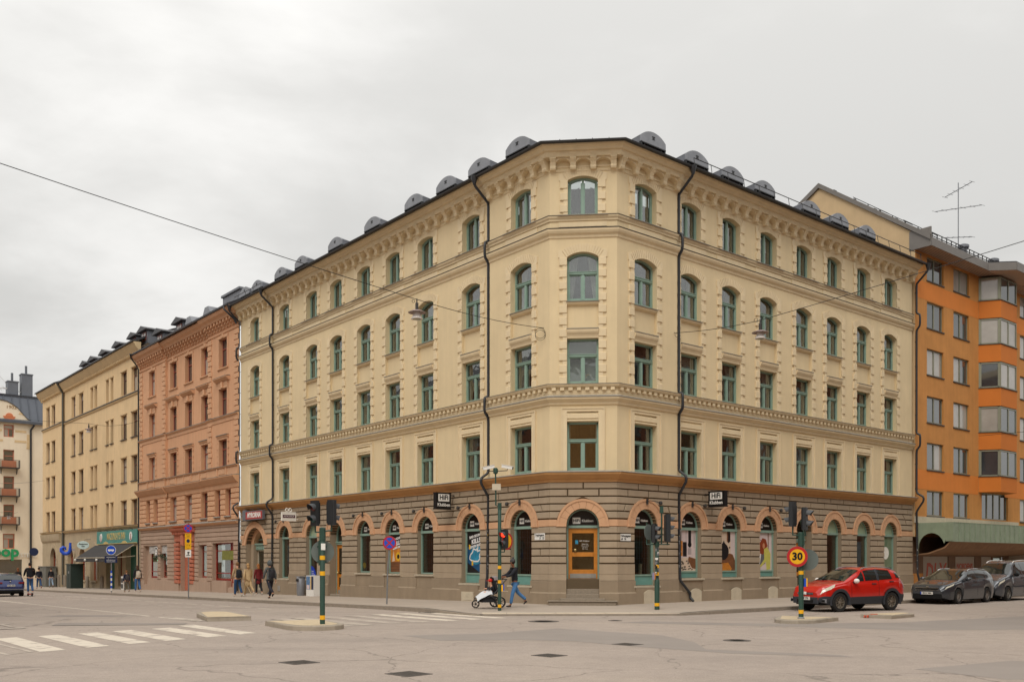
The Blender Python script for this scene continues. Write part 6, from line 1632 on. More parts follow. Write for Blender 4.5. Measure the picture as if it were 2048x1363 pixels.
# ================================================================ signs on the facades
M_navy = mat('navy_enamel', '#1d2a4d', 0.4); M_red = mat('sign_red', '#b8262a', 0.4); M_blue = mat('sign_blue', '#1f4fbf', 0.4); M_syel = mat('sign_yellow', '#eeb21a', 0.4)
M_green = mat('pole_green', '#2d4a3f', 0.45, var=0.12, ns=5, streak=0.1); M_bandy = mat('yellow_reflective', '#f0b31e', 0.4)
M_house = mat('signal_black', '#2b2d2f', 0.5, var=0.08, ns=6); M_visor = mat('signal_visor', '#4a4c4f', 0.55, var=0.1, ns=6); M_signback = mat('sign_back', '#6d7672', 0.5, var=0.08, ns=4, metal=0.3)
M_lred = mat('signal_red_lit', '#ff3a20', 0.4, emit=3.0); M_lreddark = mat('signal_red_dark', '#5a1c18', 0.25); M_lgrndark = mat('signal_green_dark', '#12403d', 0.25); M_lgrn = mat('signal_green_lit', '#4af0d8', 0.4, emit=2.5); M_lamb = mat('signal_amber_dark', '#5a4214', 0.25)
def blade(label, F, s, z0, z1, d0, d1, toward):
    """box sign standing out from the wall; text faces along -s"""
    zc_ = (z0+z1)/2
    root = empty('hanging_sign', F @ T(s, d0, zc_), label, 'sign', 'black box signs of the corner shop')
    mb = MB(F); mb.box(s-0.11, s+0.11, d0, d1, z0, z1); mb.box(s-0.13, s+0.13, d0-0.012, d1+0.012, z0-0.012, z0+0.03); mb.box(s-0.13, s+0.13, d0-0.012, d1+0.012, z1-0.03, z1+0.012)
    for zz in (z0+0.1, z1-0.1): mb.box(s-0.03, s+0.03, -0.1, d0, zz-0.02, zz+0.02)
    mb.build('sign_box', M_black, root)
    n = F.to_3x3() @ Vector((-1, 0, 0)); fm = face_mat(F @ Vector((s-0.115, (d0+d1)/2, zc_)), n)
    w = (d1-d0)/2; h = (z1-z0)/2
    MB(fm).box(-w*0.74, w*0.74, -0.02, h*0.84, 0.0, 0.012).build('logo_panel', M_white, root)
    text('lettering', 'HiFi', 0.29, M_black, root, fm @ T(0, h*0.40, 0.014), offset=0.008); text('lettering', 'Klubben', 0.20, M_white, root, fm @ T(0, -h*0.48, 0.006), offset=0.004)
blade('black box sign with white HiFi panel on the left street facade', FL, 6.35, 3.92, 4.63, 0.2, 0.97, -1)
blade('black box sign with white HiFi panel on the right street facade', FR, 5.35, 3.92, 4.56, 0.2, 1.02, -1)
# street name plates
def plate(label, F, s, z, w, h, l1, l2, al):
    root = empty('street_sign', F @ T(s, 0.06, z), label, 'street sign', 'street name plates')
    fm = facing(F, s, 0.058, z)
    MB(fm).box(-w/2, w/2, -h/2, h/2, -0.008, 0.006).build('plate', M_white, root); MB(fm).box(-w/2, w/2, -0.012, -0.004, 0.006, 0.008).build('rule', M_flash, root)
    text('lettering', l1, 0.115, M_black, root, fm @ T(0, h*0.22, 0.008), ext=0.002, squash=0.85, offset=0.003); text('lettering', l2, 0.11, M_black, root, fm @ T(al*w*0.22, -h*0.26, 0.008), ext=0.002, offset=0.003)
plate('white street name plate left of the corner door', FL, 0.52, 2.62, 0.60, 0.26, 'Östgötagatan', '31  33', 1)
plate('white street name plate right of the corner door', FR, 0.42, 2.58, 0.56, 0.27, 'Folkungagatan', '69  76', -1)
# charity shop sign over the wide arched door, and the bag shaped sign
root = empty('shop_sign', FL @ T(26.4, 0.3, 4.4), 'red box sign with white MYRORNA lettering above the wide arched door', 'sign')
fm = facing(FL, 26.35, 0.36, 4.43)
mb = MB(fm); mb.box(-1.35, 1.32, -0.27, 0.27, -0.16, 0.0); mb.mi = 1; mb.box(-1.05, 1.27, -0.22, 0.22, 0.0, 0.012); mb.mi = 0
mb.box(-1.5, -1.05, -0.27, 0.33, 0.0, 0.02); mb.box(-1.5, -1.05, -0.3, 0.35, -0.2, 0.0)
for x in (-0.9, 0.0, 0.9): mb.tube([(x, 0.27, -0.1), (x, 0.36, 0.05), (x+0.12, 0.36, 0.2)], 0.02, 5)
mb.build('sign_box', [M_zincd, mat('myrorna_red', '#b0322c', 0.4)], root)
text('lettering', 'MYRORNA', 0.40, M_white, root, fm @ T(0.12, 0.0, 0.014), offset=0.02, shear=0.25, squash=0.98)
root = empty('bag_sign', FL @ T(21.0, 0.6, 4.1), 'white shopping bag shaped sign with dark red label hung from the wall', 'sign')
n = FL.to_3x3() @ Vector((-1, 0, 0)); fm = face_mat(FL @ Vector((21.0, 0.66, 4.15)), n)
mb = MB(fm); mb.add([(-0.43, -0.25, -0.05), (0.43, -0.25, -0.05), (0.43, 0.25, -0.05), (-0.43, 0.25, -0.05), (-0.43, -0.25, 0.05), (0.43, -0.25, 0.05), (0.43, 0.25, 0.05), (-0.43, 0.25, 0.05)], [(0,3,2,1),(4,5,6,7),(0,1,5,4),(1,2,6,5),(2,3,7,6),(3,0,4,7)])
for sx in (-1, 1): mb.tube([(sx*0.06, 0.25, 0), (sx*0.2, 0.33, 0), (sx*0.13, 0.46, 0), (sx*0.04, 0.43, 0), (sx*0.02, 0.3, 0)], 0.028, 6)
mb.box(0.43, 0.58, 0.1, 0.13, -0.02, 0.02); mb.box(0.43, 0.58, -0.16, -0.13, -0.02, 0.02)
mb.build('bag', M_curtain, root); MB(fm).box(-0.37, 0.37, -0.08, 0.08, 0.05, 0.058).build('label_panel', mat('plum', '#4b1730', 0.4), root)
text('lettering', 'RETROSHOP', 0.11, M_white, root, fm @ T(0, 0, 0.06), ext=0.002)
# pub sign, awning, jewellery and oval signs on the yellow building
root = empty('pub_sign', FL @ T(53.8, 0.1, 3.8), 'long green pub fascia board with gilt lettering and two white medallions', 'sign')
M_pubsign = mat('pub_sign_green', '#3f8a80', 0.5, var=0.08, ns=3); M_gilt = mat('gilt', '#c9b06a', 0.45)
mb = MB(FL); mb.box(48.4, 59.2, 0.05, 0.16, 3.12, 4.22); mb.build('board', M_pubsign, root)
mb = MB(FL); mb.box(48.4, 59.2, 0.16, 0.18, 3.12, 3.17); mb.prism(arc(0.75, 0.18, 8, 51.6, 3.17), 0.05, 0.17); mb.prism(arc(0.75, 0.18, 8, 56.6, 3.17), 0.05, 0.17); mb.build('gilt_border', M_gilt, root)
text('lettering', "MACKINLAY'S INN", 0.82, M_gilt, root, facing(FL, 53.8, 0.165, 3.72), squash=0.72, ext=0.01, offset=0.01)
for s in (49.9, 57.9):
    fm = facing(FL, s, 0.16, 3.68); mb = MB(fm); mb.lathe([(0.36, 0), (0.36, 0.03)], 20, Matrix.Diagonal((0.95, 1, 1, 1))); mb.build('medallion', M_white, root); MB(fm).add([(-0.12, -0.3, 0.034), (0.16, -0.3, 0.034), (0.12, 0.0, 0.034), (0.04, 0.2, 0.034), (-0.08, 0.18, 0.034), (-0.06, -0.05, 0.034)], [tuple(range(6))]).build('emblem', M_phair, root)
for s in (49.6, 52, 54, 56, 58): MB(FL).tube([(s, 0.1, 4.22), (s, 0.35, 4.33), (s, 0.45, 4.22)], 0.03, 5).build('lamp_arm', M_lens, root)
root = empty('awning', FL @ T(55, 0.2, 2.9), 'dark grey fabric awning over the pub entrance under the green fascia board', 'awning')
mb = MB(FL); s0, s1 = 49.2, 59.8
mb.add([(s0, 0.15, 3.05), (s1, 0.15, 3.05), (s1, 1.75, 1.95), (s0, 1.75, 1.95), (s1, 1.76, 1.62), (s0, 1.76, 1.62)], [(0, 3, 2, 1), (3, 5, 4, 2)]); mb.build('canopy', mat('awning_cloth', '#3a3838', 0.8, var=0.08, ns=2), root)
mb = MB(FL)
for s in (s0, s1): mb.tube([(s, 0.1, 3.0), (s, 1.75, 1.93)], 0.03, 6); mb.tube([(s, 0.05, 2.1), (s, 1.7, 1.93)], 0.025, 6)
mb.tube([(s0, 1.75, 1.95), (s1, 1.75, 1.95)], 0.035, 6); mb.build('frame', M_sill, root)
for s in (50.0, 53.2, 56.5, 59.5):
    mb = MB(FL); mb.sphere((s, 1.85, 1.78), 0.10, n=8, m=6); mb.build('festoon_bulb', M_white, root)
root = empty('jewel_sign', FL @ T(66.4, 0.7, 3.0), 'blue curled letter J shaped sign standing out from the stone ground floor', 'sign')
fm = face_mat(FL @ Vector((66.4, 0.9, 2.75)), FL.to_3x3() @ Vector((-1, 0.45, 0))) @ Matrix.Scale(0.62, 4)
mb = MB(fm); P = [(0.62, 1.05, 0), (0.62, 0.4, 0), (0.60, -0.1, 0), (0.45, -0.45, 0), (0.1, -0.62, 0), (-0.3, -0.55, 0), (-0.6, -0.2, 0), (-0.62, 0.15, 0), (-0.35, 0.38, 0), (-0.05, 0.28, 0), (0.0, 0.05, 0), (-0.18, -0.05, 0)]
mb.tube(P, [0.17, 0.2, 0.25, 0.28, 0.28, 0.28, 0.27, 0.24, 0.2, 0.16, 0.12, 0.06], 8); mb.tube([(0.6, 0, -0.05), (1.2, 0, -0.05)], 0.04, 5)
mb.build('letter', mat('jewel_blue', '#2653c8', 0.35, var=0.1, ns=2), root, smooth=60)
root = empty('oval_sign', FL @ T(61.5, 0.6, 3.0), 'white oval hanging sign beside the dark awning', 'sign')
fm = face_mat(FL @ Vector((61.2, 0.75, 3.1)), FL.to_3x3() @ Vector((-1, 0.45, 0))) @ Matrix.Scale(0.68, 4)
mb = MB(fm); mb.lathe([(0.72, -0.06), (0.75, 0), (0.72, 0.06)], 24, Matrix.Diagonal((1.0, 0.72, 1, 1))); mb.build('disc', mat('pale_aqua', '#c9dedb', 0.5), root)
for i, (t_, y) in enumerate((('Restaurant', 0.14), ('Salo', -0.14))): text('lettering', t_, 0.27, M_black, root, fm @ T(0, y, 0.065), ext=0.004, squash=0.9, shear=0.2, offset=0.008)
MB(fm).tube([(0.2, 0.5, 0), (0.2, 0.72, 0), (0.9, 0.75, 0)], 0.03, 5).build('bracket', M_lens, root)
root = empty('bracket_sign', FL @ T(78.6, 0.7, 2.7), 'small navy round topped sign at the far corner of the yellow building', 'sign')
fm = face_mat(FL @ Vector((78.7, 0.9, 2.65)), FL.to_3x3() @ Vector((-1, 0.3, 0))); mb = MB(fm); mb.lathe([(0.42, -0.08), (0.42, 0.08)], 16); mb.build('disc', M_navy, root)

# ================================================================ street lamps hung on wires
def lamp_geo():
    cap = MB(); cap.lathe([(0.055, 0.14), (0.055, 0.40), (0.03, 0.42)], 10)
    cap.box(-0.02, 0.02, -0.02, 0.02, 0.40, 0.55)
    pl = MB(); pl.lathe([(0.05, 0.15), (0.16, 0.14), (0.305, 0.075), (0.31, 0.065), (0.16, 0.115), (0.10, 0.12)], 20)
    dr_ = MB(); dr_.lathe([(0.10, 0.12), (0.115, 0.06), (0.15, -0.06), (0.205, -0.15), (0.20, -0.16)], 20)
    ln_ = MB(); ln_.lathe([(0.195, -0.155), (0.1, -0.165), (0.02, -0.168)], 20)
    return cap.mesh('lamp_neck', M_lens, 40), pl.mesh('lamp_plate', mat('lamp_rose_zinc', '#9a8784', 0.45, metal=0.3), 40), dr_.mesh('lamp_shade', mat('lamp_white', '#d6cfc9', 0.4), 40), ln_.mesh('lamp_glass', mat('lamp_lens_glass', '#8f8b7a', 0.2), 40)
LG = lamp_geo()
def hung_lamp(p, label):
    root = empty('street_lamp', T(*p), label, 'street lamp', 'street lamps hung on wires over the streets')
    for me in LG: kid(link(me.name, me, root, T(*p)))
    return root
def wire(pts, label, sag=0.0, r=0.012, name='overhead_wire', loops=()):
    mb = MB()
    for a, b in zip(pts, pts[1:]):
        a, b = Vector(a), Vector(b); n = 10
        mb.tube([a.lerp(b, i/n)-Vector((0, 0, sag*4*(i/n)*(1-i/n))) for i in range(n+1)], r, 5)
    for c, rr in loops: 
        c = Vector(c); mb.tube([c+DC*math.sin(t)*rr+Vector((0, 0, rr*math.cos(t))) for t in [2*math.pi*i/14 for i in range(15)]], 0.008, 4)
    mb.build(name, M_black, label=label, cat='wire', group='overhead wires')
a1 = FL @ Vector((0.35, 0.0, 10.72)); l1 = FL @ Vector((0.35, 5.9, 10.78)); e1 = FL @ Vector((0.35, 27.4, 13.0))
hung_lamp(l1-Vector((0, 0, 0.53)), 'street lamp with flat plate hung in front of the left street facade')
wire([a1, l1, e1], 'overhead wire running from the corner wall to the upper left edge', 0.12, loops=((l1-DC*0.12-Vector((0, 0, 0.06)), 0.05), (a1+NL*0.12-DC*0.05-Vector((0, 0, 0.22)), 0.20), (a1+NL*0.14-DC*0.03-Vector((0, 0, 0.3)), 0.2)))
a2 = FR @ Vector((3.3, 0.0, 10.92)); l2 = FR @ Vector((3.3, 4.16, 10.60)); e2 = FR @ Vector((3.3, 20.4, 11.6))
hung_lamp(l2-Vector((0, 0, 0.53)), 'street lamp with tilted plate hung in front of the right street facade')
wire([a2, l2, e2], 'overhead wire running from the right drainpipe to the right edge', 0.08, loops=((l2-DC*0.15, 0.07), (a2+NR*0.15-Vector((0, 0, 0.12)), 0.07)))
def farlamp(s, d, z, label, s2=None): 
    p = lp(s, d, z); hung_lamp(p, label); return p
p = farlamp(50.0, 3.3, 12.4, 'street lamp hung before the pale yellow building')
wire([lp(47.5, 0.1, 13.2), p+Vector((0, 0, 0.53)), lp(60, 27, 14.5)], 'thin wire carrying the lamp before the yellow building', 0.3)
for s, d, z, lb in ((74, 8.3, 9.6, 'largest of the three lamps hung before the ivory gabled building'), (86, 4.3, 7.0, 'small hung lamp against the ivory building, left of the black drainpipe'), (88.5, 1.3, 7.55, 'small hung lamp against the ivory building, right of the black drainpipe')):
    p = farlamp(s, d, z, lb); wire([lp(s+3, 0.3, z+1.2), p+Vector((0, 0, 0.53)), lp(s-2, 27, z+1.6)], {74: 'thin wire holding the largest of the lamps before the gabled building', 86: 'thin wire holding the small lamp left of the black drainpipe', 88.5: 'thin wire holding the small lamp right of the black drainpipe'}[s], 0.3, r=0.01)
wire([FR @ Vector((30.4, 0.1, 9.05)), FR @ Vector((31, 20.4, 9.6))], 'thin wire fixed to the orange building beside the bay windows', 0.2)
# ================================================================ traffic signals and road signs
def pole(root, x, y, z0, h, r, bands, m=M_green, sleeve=None):
    mb = MB(T(x, y, z0)); mb.lathe([(r, 0), (r, h-0.02), (r*0.8, h)], 14)
    if sleeve: mb.lathe([(r*1.35, 0), (r*1.35, sleeve), (r*1.05, sleeve+0.06)], 14)
    p = mb.build('pole', m, root, smooth=40)
    for z in bands: MB(T(x, y, z0)).lathe([(r*(1.38 if sleeve and z < sleeve else 1.03), z-0.055), (r*(1.38 if sleeve and z < sleeve else 1.03), z+0.055)], 14).build('reflective_band', M_bandy, p)
    return p
def head(root, p, ang, lenses, mats, w=0.24, dep=0.13, vis=0.20, pitch=0.30, top=0.0):
    """signal head; ang = heading of its front (radians from +X)"""
    M = T(*p) @ RZ(ang-math.pi/2)       # local +y is the front
    H_ = pitch*lenses+0.06
    mb = MB(M); b = 0.03
    mb.extz([(-w/2+b, -dep/2), (w/2-b, -dep/2), (w/2, -dep/2+b), (w/2, dep/2), (-w/2, dep/2), (-w/2, -dep/2+b)], 0, H_+top)
    mb.box(-w/2+0.01, w/2-0.01, -dep/2-0.008, -dep/2, 0.05, H_-0.05)
    hd = mb.build('signal_head', M_house, root)
    for i in range(lenses):
        zc_ = H_-pitch*(i+0.5)-0.03
        v = MB(M)
        n = 12; r0 = 0.105
        ring = [(-r0*math.cos(math.pi*1.25*k/n-math.pi*0.125), r0*math.sin(math.pi*1.25*k/n-math.pi*0.125)) for k in range(n+1)]
        pts0 = [(x, dep/2, zc_+z) for x, z in ring]; pts1 = [(x*0.97, dep/2+vis*(0.55+0.45*max(0, z/r0)), zc_+z*0.97-0.02) for x, z in ring]
        v.add(pts0+pts1, [(k, k+1, n+2+k, n+1+k) for k in range(n)])
        v.add([(x*0.95, y-0.001, z*1.0) for x, y, z in pts0]+[(x*0.95, y, zc_+(z-zc_)*0.95) for x, y, z in pts1], [(k+1, k, n+1+k, n+2+k) for k in range(n)])
        v.build('visor', M_visor, hd, smooth=50)
        l = MB(M @ T(0, dep/2+0.004, zc_) @ Matrix.Rotation(R_(-90), 4, 'X')); l.lathe([(0.096, 0), (0.08, 0.012), (0.02, 0.018)], 16); l.build('lens', mats[i], hd, smooth=60)
    return hd
def bracket(root, pts, r=0.025):
    mb = MB(); mb.tube(pts, r, 6); return mb.build('bracket', M_green, root)
def discsign(root, p, n, r, rings, backm=M_signback, name='sign_disc'):
    fm = face_mat(Vector(p), n); mb = MB(fm)
    mb.lathe([(r, -0.012), (r, 0.004)], 28); o = mb.build(name, backm, root)
    for i, (rr, m) in enumerate(rings): 
        q = MB(fm); q.add([(rr*math.cos(t), rr*math.sin(t), 0.005+0.002*i) for t in [2*math.pi*k/32 for k in range(32)]], [tuple(range(32))]); q.build('sign_face', m, o)
    return o, fm
aNL = math.atan2(NL.y, NL.x); aNR = math.atan2(NR.y, NR.x)
G_SIG = 'traffic lights around the junction'
# left island
x, y, z = -4.96, 24.4, 0.0
S = empty('traffic_light', T(x, y, z), 'traffic light with two heads on the left kerb island, green pole with yellow bands', 'traffic light', G_SIG)
pole(S, x, y, z-0.02, 2.5, 0.068, (0.21, 1.36, 1.77))
MB(T(x, y, z)).lathe([(0.085, 2.2), (0.085, 2.52), (0.05, 2.54)], 8).build('pole_cap', M_green, S)
ahd = aNL+0.25
pL = Vector((x-0.19, y+0.02, 2.58)); pR = Vector((x+0.24, y-0.02, 2.60))
head(S, pL, ahd, 2, [M_lreddark, M_lgrndark]); head(S, pR, ahd+math.pi, 2, [M_lreddark, M_lgrndark])
bracket(S, [(x, y, 2.42), (pL.x, pL.y, 2.42), (pL.x, pL.y, 2.60)]); bracket(S, [(x, y, 2.44), (pR.x, pR.y, 2.46), (pR.x, pR.y, 2.62)])
o, fm = discsign(S, (x-0.02, y+0.13, 1.90), (-0.30, 0.95, 0), 0.30, [(0.3, M_signback)]); 
mb = MB(T(x, y, 0)); mb.box(-0.11, -0.05, 0.02, 0.12, 1.55, 2.2); mb.box(-0.15, 0.10, 0.05, 0.09, 2.02, 2.06); mb.box(-0.15, 0.1, 0.05, 0.09, 1.62, 1.66); mb.build('sign_clamp', M_green, S)
MB(T(x, y, 0)).box(-0.02, 0.09, -0.085, -0.06, 1.95, 2.12).build('sticker', M_white, S)
# right island with the 30 sign
x, y, z = 8.37, 27.0, 0.0
S = empty('traffic_light', T(x, y, z), 'traffic light on the right island behind the thirty sign, two heads', 'traffic light', G_SIG)
pole(S, x, y, z-0.02, 2.45, 0.072, (0.22, 1.35)); MB(T(x, y, z)).lathe([(0.10, -0.02), (0.10, 0.03), (0.075, 0.05)], 12).build('pole_base', M_zinc, S)
MB(T(x, y, z)).lathe([(0.09, 2.1), (0.09, 2.48), (0.05, 2.5)], 8).build('pole_cap', M_green, S)
pL = Vector((x-0.25, y-0.03, 2.66)); pR = Vector((x+0.12, y+0.05, 2.56))
head(S, pL, aNR+math.pi+0.15, 2, [M_lreddark, M_lgrndark], top=0.06, w=0.26); head(S, pR, aNR+0.35, 2, [M_lreddark, M_lgrndark])
bracket(S, [(x, y, 2.40), (pL.x, pL.y, 2.42), (pL.x, pL.y, 2.68)]); bracket(S, [(x, y, 2.40), (pR.x+0.03, pR.y, 2.40), (pR.x, pR.y, 2.58)])
bx = MB(T(x, y, 0)); bx.box(0.07, 0.13, -0.06, 0.06, 0.92, 1.16); bx.mi = 1; bx.box(0.13, 0.17, -0.06, 0.06, 0.93, 1.17); bx.build('push_button', [M_blue, M_syel], S)
S30 = empty('speed_sign', T(x, y-0.1, 1.8), 'round yellow speed sign reading 30 with red rim on the right island pole', 'road sign')
o, fm = discsign(S30, (x-0.15, y-0.13, 1.79), (-0.10, -1, 0), 0.298, [(0.295, M_red), (0.215, M_syel)])
text('lettering', '30', 0.30, M_black, S30, fm @ T(0, 0.0, 0.012), ext=0.002, offset=0.012, squash=0.98)
MB(T(x, y, 0)).box(-0.09, 0.06, -0.115, -0.07, 1.72, 1.86).build('sign_clamp', M_green, S30)
SB = empty('road_sign', T(x+0.2, y+0.15, 1.7), 'grey back of a round road sign behind the thirty sign pole', 'road sign')
discsign(SB, (x+0.24, y+0.17, 1.70), (0.45, 0.9, 0), 0.31, [(0.305, M_red), (0.22, M_syel)])
MB(T(x, y, 0)).box(0.02, 0.2, 0.08, 0.15, 1.62, 1.66).build('sign_clamp', M_green, SB); MB(T(x, y, 0)).box(0.02, 0.2, 0.08, 0.15, 1.82, 1.86).build('sign_clamp', M_green, SB)
# corner pole with cameras, left of the door
x, y, z = -0.43, 32.35, 0.0
S = empty('traffic_light', T(x, y, z), 'tall traffic light pole with surveillance cameras beside the stroller, red signal lit', 'traffic light', G_SIG)
pole(S, x, y, -0.05, 3.72, 0.062, (0.16, 1.0, 1.50))
mb = MB(); mb.tube([(x, y, 3.55), (x-0.13, y, 3.6), (x-0.14, y, 4.75)], 0.026, 8); mb.lathe([(0.07, 3.45), (0.07, 3.68)], 8, T(x, y, 0)); mb.lathe([(0.04, 4.68), (0.085, 4.72), (0.085, 4.86), (0.04, 4.9)], 10, T(x-0.14, y, 0)); mb.build('camera_mast', M_green, S)
MB(T(x-0.14, y, 0)).box(-0.12, 0.18, -0.06, 0.05, 4.12, 4.34).build('junction_box', M_plate, S)
def cctv(c, ang):
    M = T(*c) @ RZ(ang) @ Matrix.Rotation(R_(12), 4, 'Y')
    mb = MB(M); mb.extz([(-0.2, -0.05), (0.2, -0.05), (0.2, 0.05), (-0.2, 0.05)], -0.05, 0.05); mb.box(-0.22, 0.26, -0.065, 0.065, 0.05, 0.062)
    cc = mb.build('surveillance_camera', M_white, S); MB(M).box(0.2, 0.205, -0.045, 0.045, -0.045, 0.045).build('camera_lens', M_black, cc)
    mb = MB(); mb.tube([(x-0.14, y, 4.78), (c[0], c[1], c[2]-0.12), (c[0], c[1], c[2]-0.05)], 0.016, 5); mb.build('bracket', M_black, S)
cctv((x-0.38, y-0.02, 4.90), R_(185)); cctv((x+0.27, y-0.02, 4.92), R_(-20))
pL = Vector((x+0.17, y-0.03, 2.10)); head(S, pL, R_(232), 2, [M_lred, M_lgrndark], w=0.25)
bracket(S, [(x, y, 1.98), (pL.x, pL.y, 1.98), (pL.x, pL.y, 2.12)])
bx = MB(T(x, y, 0)); bx.box(0.06, 0.12, -0.07, 0.05, 0.62, 0.84); bx.mi = 1; bx.box(0.12, 0.16, -0.05, 0.06, 0.64, 0.86); bx.build('push_button', [M_syel, M_blue], S)
SW = empty('road_sign', T(x+0.3, y+0.12, 2.4), 'round yellow and red road sign seen edgewise behind the lit red signal', 'road sign')
o, fm = discsign(SW, (x+0.26, y+0.10, 2.36), (0.78, -0.62, 0), 0.30, [(0.3, M_red), (0.23, M_syel)]); MB(fm).box(-0.06, 0.06, -0.12, 0.1, 0.008, 0.012).build('symbol', M_black, o)
MB(T(x, y, 0)).box(0.02, 0.26, 0.03, 0.08, 2.3, 2.34).build('sign_clamp', M_green, SW)
# right corner pole
x, y, z = 5.07, 32.6, 0.0
S = empty('traffic_light', T(x, y, z), 'stickered traffic light pole on the right pavement, several heads on a crossbar', 'traffic light', G_SIG)
pole(S, x, y, -0.02, 2.36, 0.066, (0.17, 1.24, 1.50), sleeve=0.98)
mb = MB(); mb.lathe([(0.085, 2.18), (0.085, 2.36)], 8, T(x, y, 0)); mb.tube([(x-0.38, y, 2.25), (x+0.44, y, 2.25)], 0.022, 6); mb.tube([(x+0.16, y+0.03, 2.25), (x+0.17, y+0.03, 3.42)], 0.03, 8); mb.box(x+0.10, x+0.22, y-0.02, y+0.08, 3.34, 3.58); mb.build('crossbar', M_green, S)
head(S, Vector((x-0.10, y-0.05, 2.30)), aNR+0.35, 2, [M_lreddark, M_lgrndark], w=0.27); head(S, Vector((x+0.36, y, 2.34)), R_(8), 3, [M_lreddark, M_lamb, M_lgrndark], w=0.26, dep=0.16)
bracket(S, [(x-0.10, y-0.05, 2.24), (x-0.10, y-0.05, 2.32)]); bracket(S, [(x+0.36, y, 2.22), (x+0.36, y, 2.36)]); bracket(S, [(x-0.36, y+0.02, 2.25), (x-0.36, y+0.02, 3.0)])
o, fm = discsign(S, (x-0.29, y+0.06, 2.68), (-0.75, 0.66, 0), 0.27, [(0.27, M_signback)])
sm = MB(T(x, y, 0))
for i in range(22): 
    a = R_(rnd.uniform(200, 340)); zz = rnd.uniform(1.05, 2.1); M0 = sm.M; sm.M = M0 @ RZ(a) ; sm.box(0.064, 0.0685+0.0002*i, -0.03, 0.03, zz, zz+0.05+0.05*rnd.random(), rnd.randrange(3)); sm.M = M0
sm.build('stickers', [M_white, M_zinc, M_black], S)
bx = MB(T(x, y, 0)); bx.box(-0.17, -0.10, -0.07, 0.05, 1.02, 1.26); bx.mi = 1; bx.box(-0.10, -0.065, -0.07, 0.05, 1.02, 1.26); bx.build('push_button', [mat('lilac_box', '#8a86a0', 0.4), mat('amber_box', '#c07a30', 0.4)], S)
# no stopping signs
def nostop(root, p, n, r):
    o, fm = discsign(root, p, n, r, [(r*0.99, M_red)])
    for q in range(4):
        a0 = math.pi/4+q*math.pi/2; pts = []
        for k in range(9): t = a0+R_(7)+(math.pi/2-R_(14))*k/8; pts.append((r*0.78*math.cos(t), r*0.78*math.sin(t), 0.0085))
        pts.append((r*0.11*math.sqrt(2)*math.cos(a0+math.pi/4), r*0.11*math.sqrt(2)*math.sin(a0+math.pi/4), 0.0085))
        MB(fm).add(pts, [tuple(range(10))]).build('sign_face', M_blue, o)
x, y = -4.98, 37.1; z = zg(x, y)
S = empty('no_stopping_sign', T(x, y, z), 'blue and red no stopping sign alone on a thin grey post', 'road sign')
mb = MB(); mb.tube([(x, y, z-0.05), (x+0.03, y, 1.2), (x+0.12, y, 2.55)], 0.03, 8); mb.build('post', M_steel, S); nostop(S, (x+0.115, y-0.05, 2.39), (-0.03, -1, 0), 0.275)
x, y = -17.3, 49.87; z = zg(x, y)
S = empty('no_stopping_sign', T(x, y, z), 'blue and red no stopping sign with yellow plates below on a tall grey post', 'road sign')
mb = MB(); mb.tube([(x, y, z-0.05), (x, y, 3.7)], 0.035, 8); mb.build('post', M_steel, S); nostop(S, (x, y-0.05, 3.42), (0.15, -1, 0), 0.24)
for z0, z1, m in ((2.93, 3.15, M_syel), (2.60, 2.91, M_syel), (2.45, 2.585, M_syel), (2.30, 2.44, M_syel)): MB(T(x, y-0.05, 0)).box(-0.17, 0.17, -0.01, 0.01, z0, z1).build('plate', m, S)
fm = face_mat(Vector((x, y-0.062, 0)), (0, -1, 0))
for tx, zz, sz in (('Datum', 3.09, 0.09), ('udda', 2.99, 0.09), ('15-18', 2.515, 0.09), ('P-bot', 2.37, 0.08)): text('lettering', tx, sz, M_black, S, fm @ T(0, zz, 0), ext=0.002)
MB(fm).add([(0.09*math.cos(t), 2.75+0.1*math.sin(t), 0.001) for t in [2*math.pi*k/16 for k in range(16)]], [tuple(range(16))]).build('symbol', M_navy, S)
q = MB(T(x, y-0.05, 0)); q.box(-0.16, 0.16, -0.01, 0.01, 1.88, 2.27); q.build('plate', M_white, S); q = MB(fm); q.box(-0.04, 0.08, 2.1, 2.17, 0.0, 0.004); q.box(-0.02, 0.03, 2.0, 2.12, 0, 0.004); q.box(-0.11, 0.11, 1.97, 2.0, 0, 0.004); q.build('symbol', M_black, S)
x, y = -27.0, 62.85; z = zg(x, y)
S = empty('bus_lane_sign', T(x, y, z), 'round blue bus lane sign with dark plates on a blue and white striped post', 'road sign')
mb = MB(); mb.tube([(x, y, z-0.05), (x, y, 2.55)], 0.04, 8); mb.build('post', M_steel, S)
for k in range(8): MB(T(x, y, z)).lathe([(0.055, 0.12+0.17*k), (0.055, 0.29+0.17*k)], 10).build('stripe', M_blue if k % 2 else M_white, S)
o, fm = discsign(S, (x, y-0.06, 2.42), (0.1, -1, 0), 0.32, [(0.32, M_white), (0.295, M_blue)]); b = MB(fm); b.box(-0.2, 0.2, -0.06, 0.05, 0.008, 0.012); b.box(-0.14, -0.07, -0.1, -0.05, 0.008, 0.012); b.box(0.07, 0.14, -0.1, -0.05, 0.008, 0.012); b.build('symbol', M_white, o)
for z0, z1 in ((1.86, 2.02), (1.56, 1.83)): MB(T(x, y-0.06, 0)).box(-0.43, 0.43, -0.01, 0.01, z0, z1).build('plate', M_navy, S)
for z0, z1 in ((1.925, 1.945), (1.74, 1.76), (1.63, 1.65)): MB(T(x, y-0.07, 0)).box(-0.3, 0.3, -0.008, 0.0, z0, z1).build('lettering_rule', M_white, S)
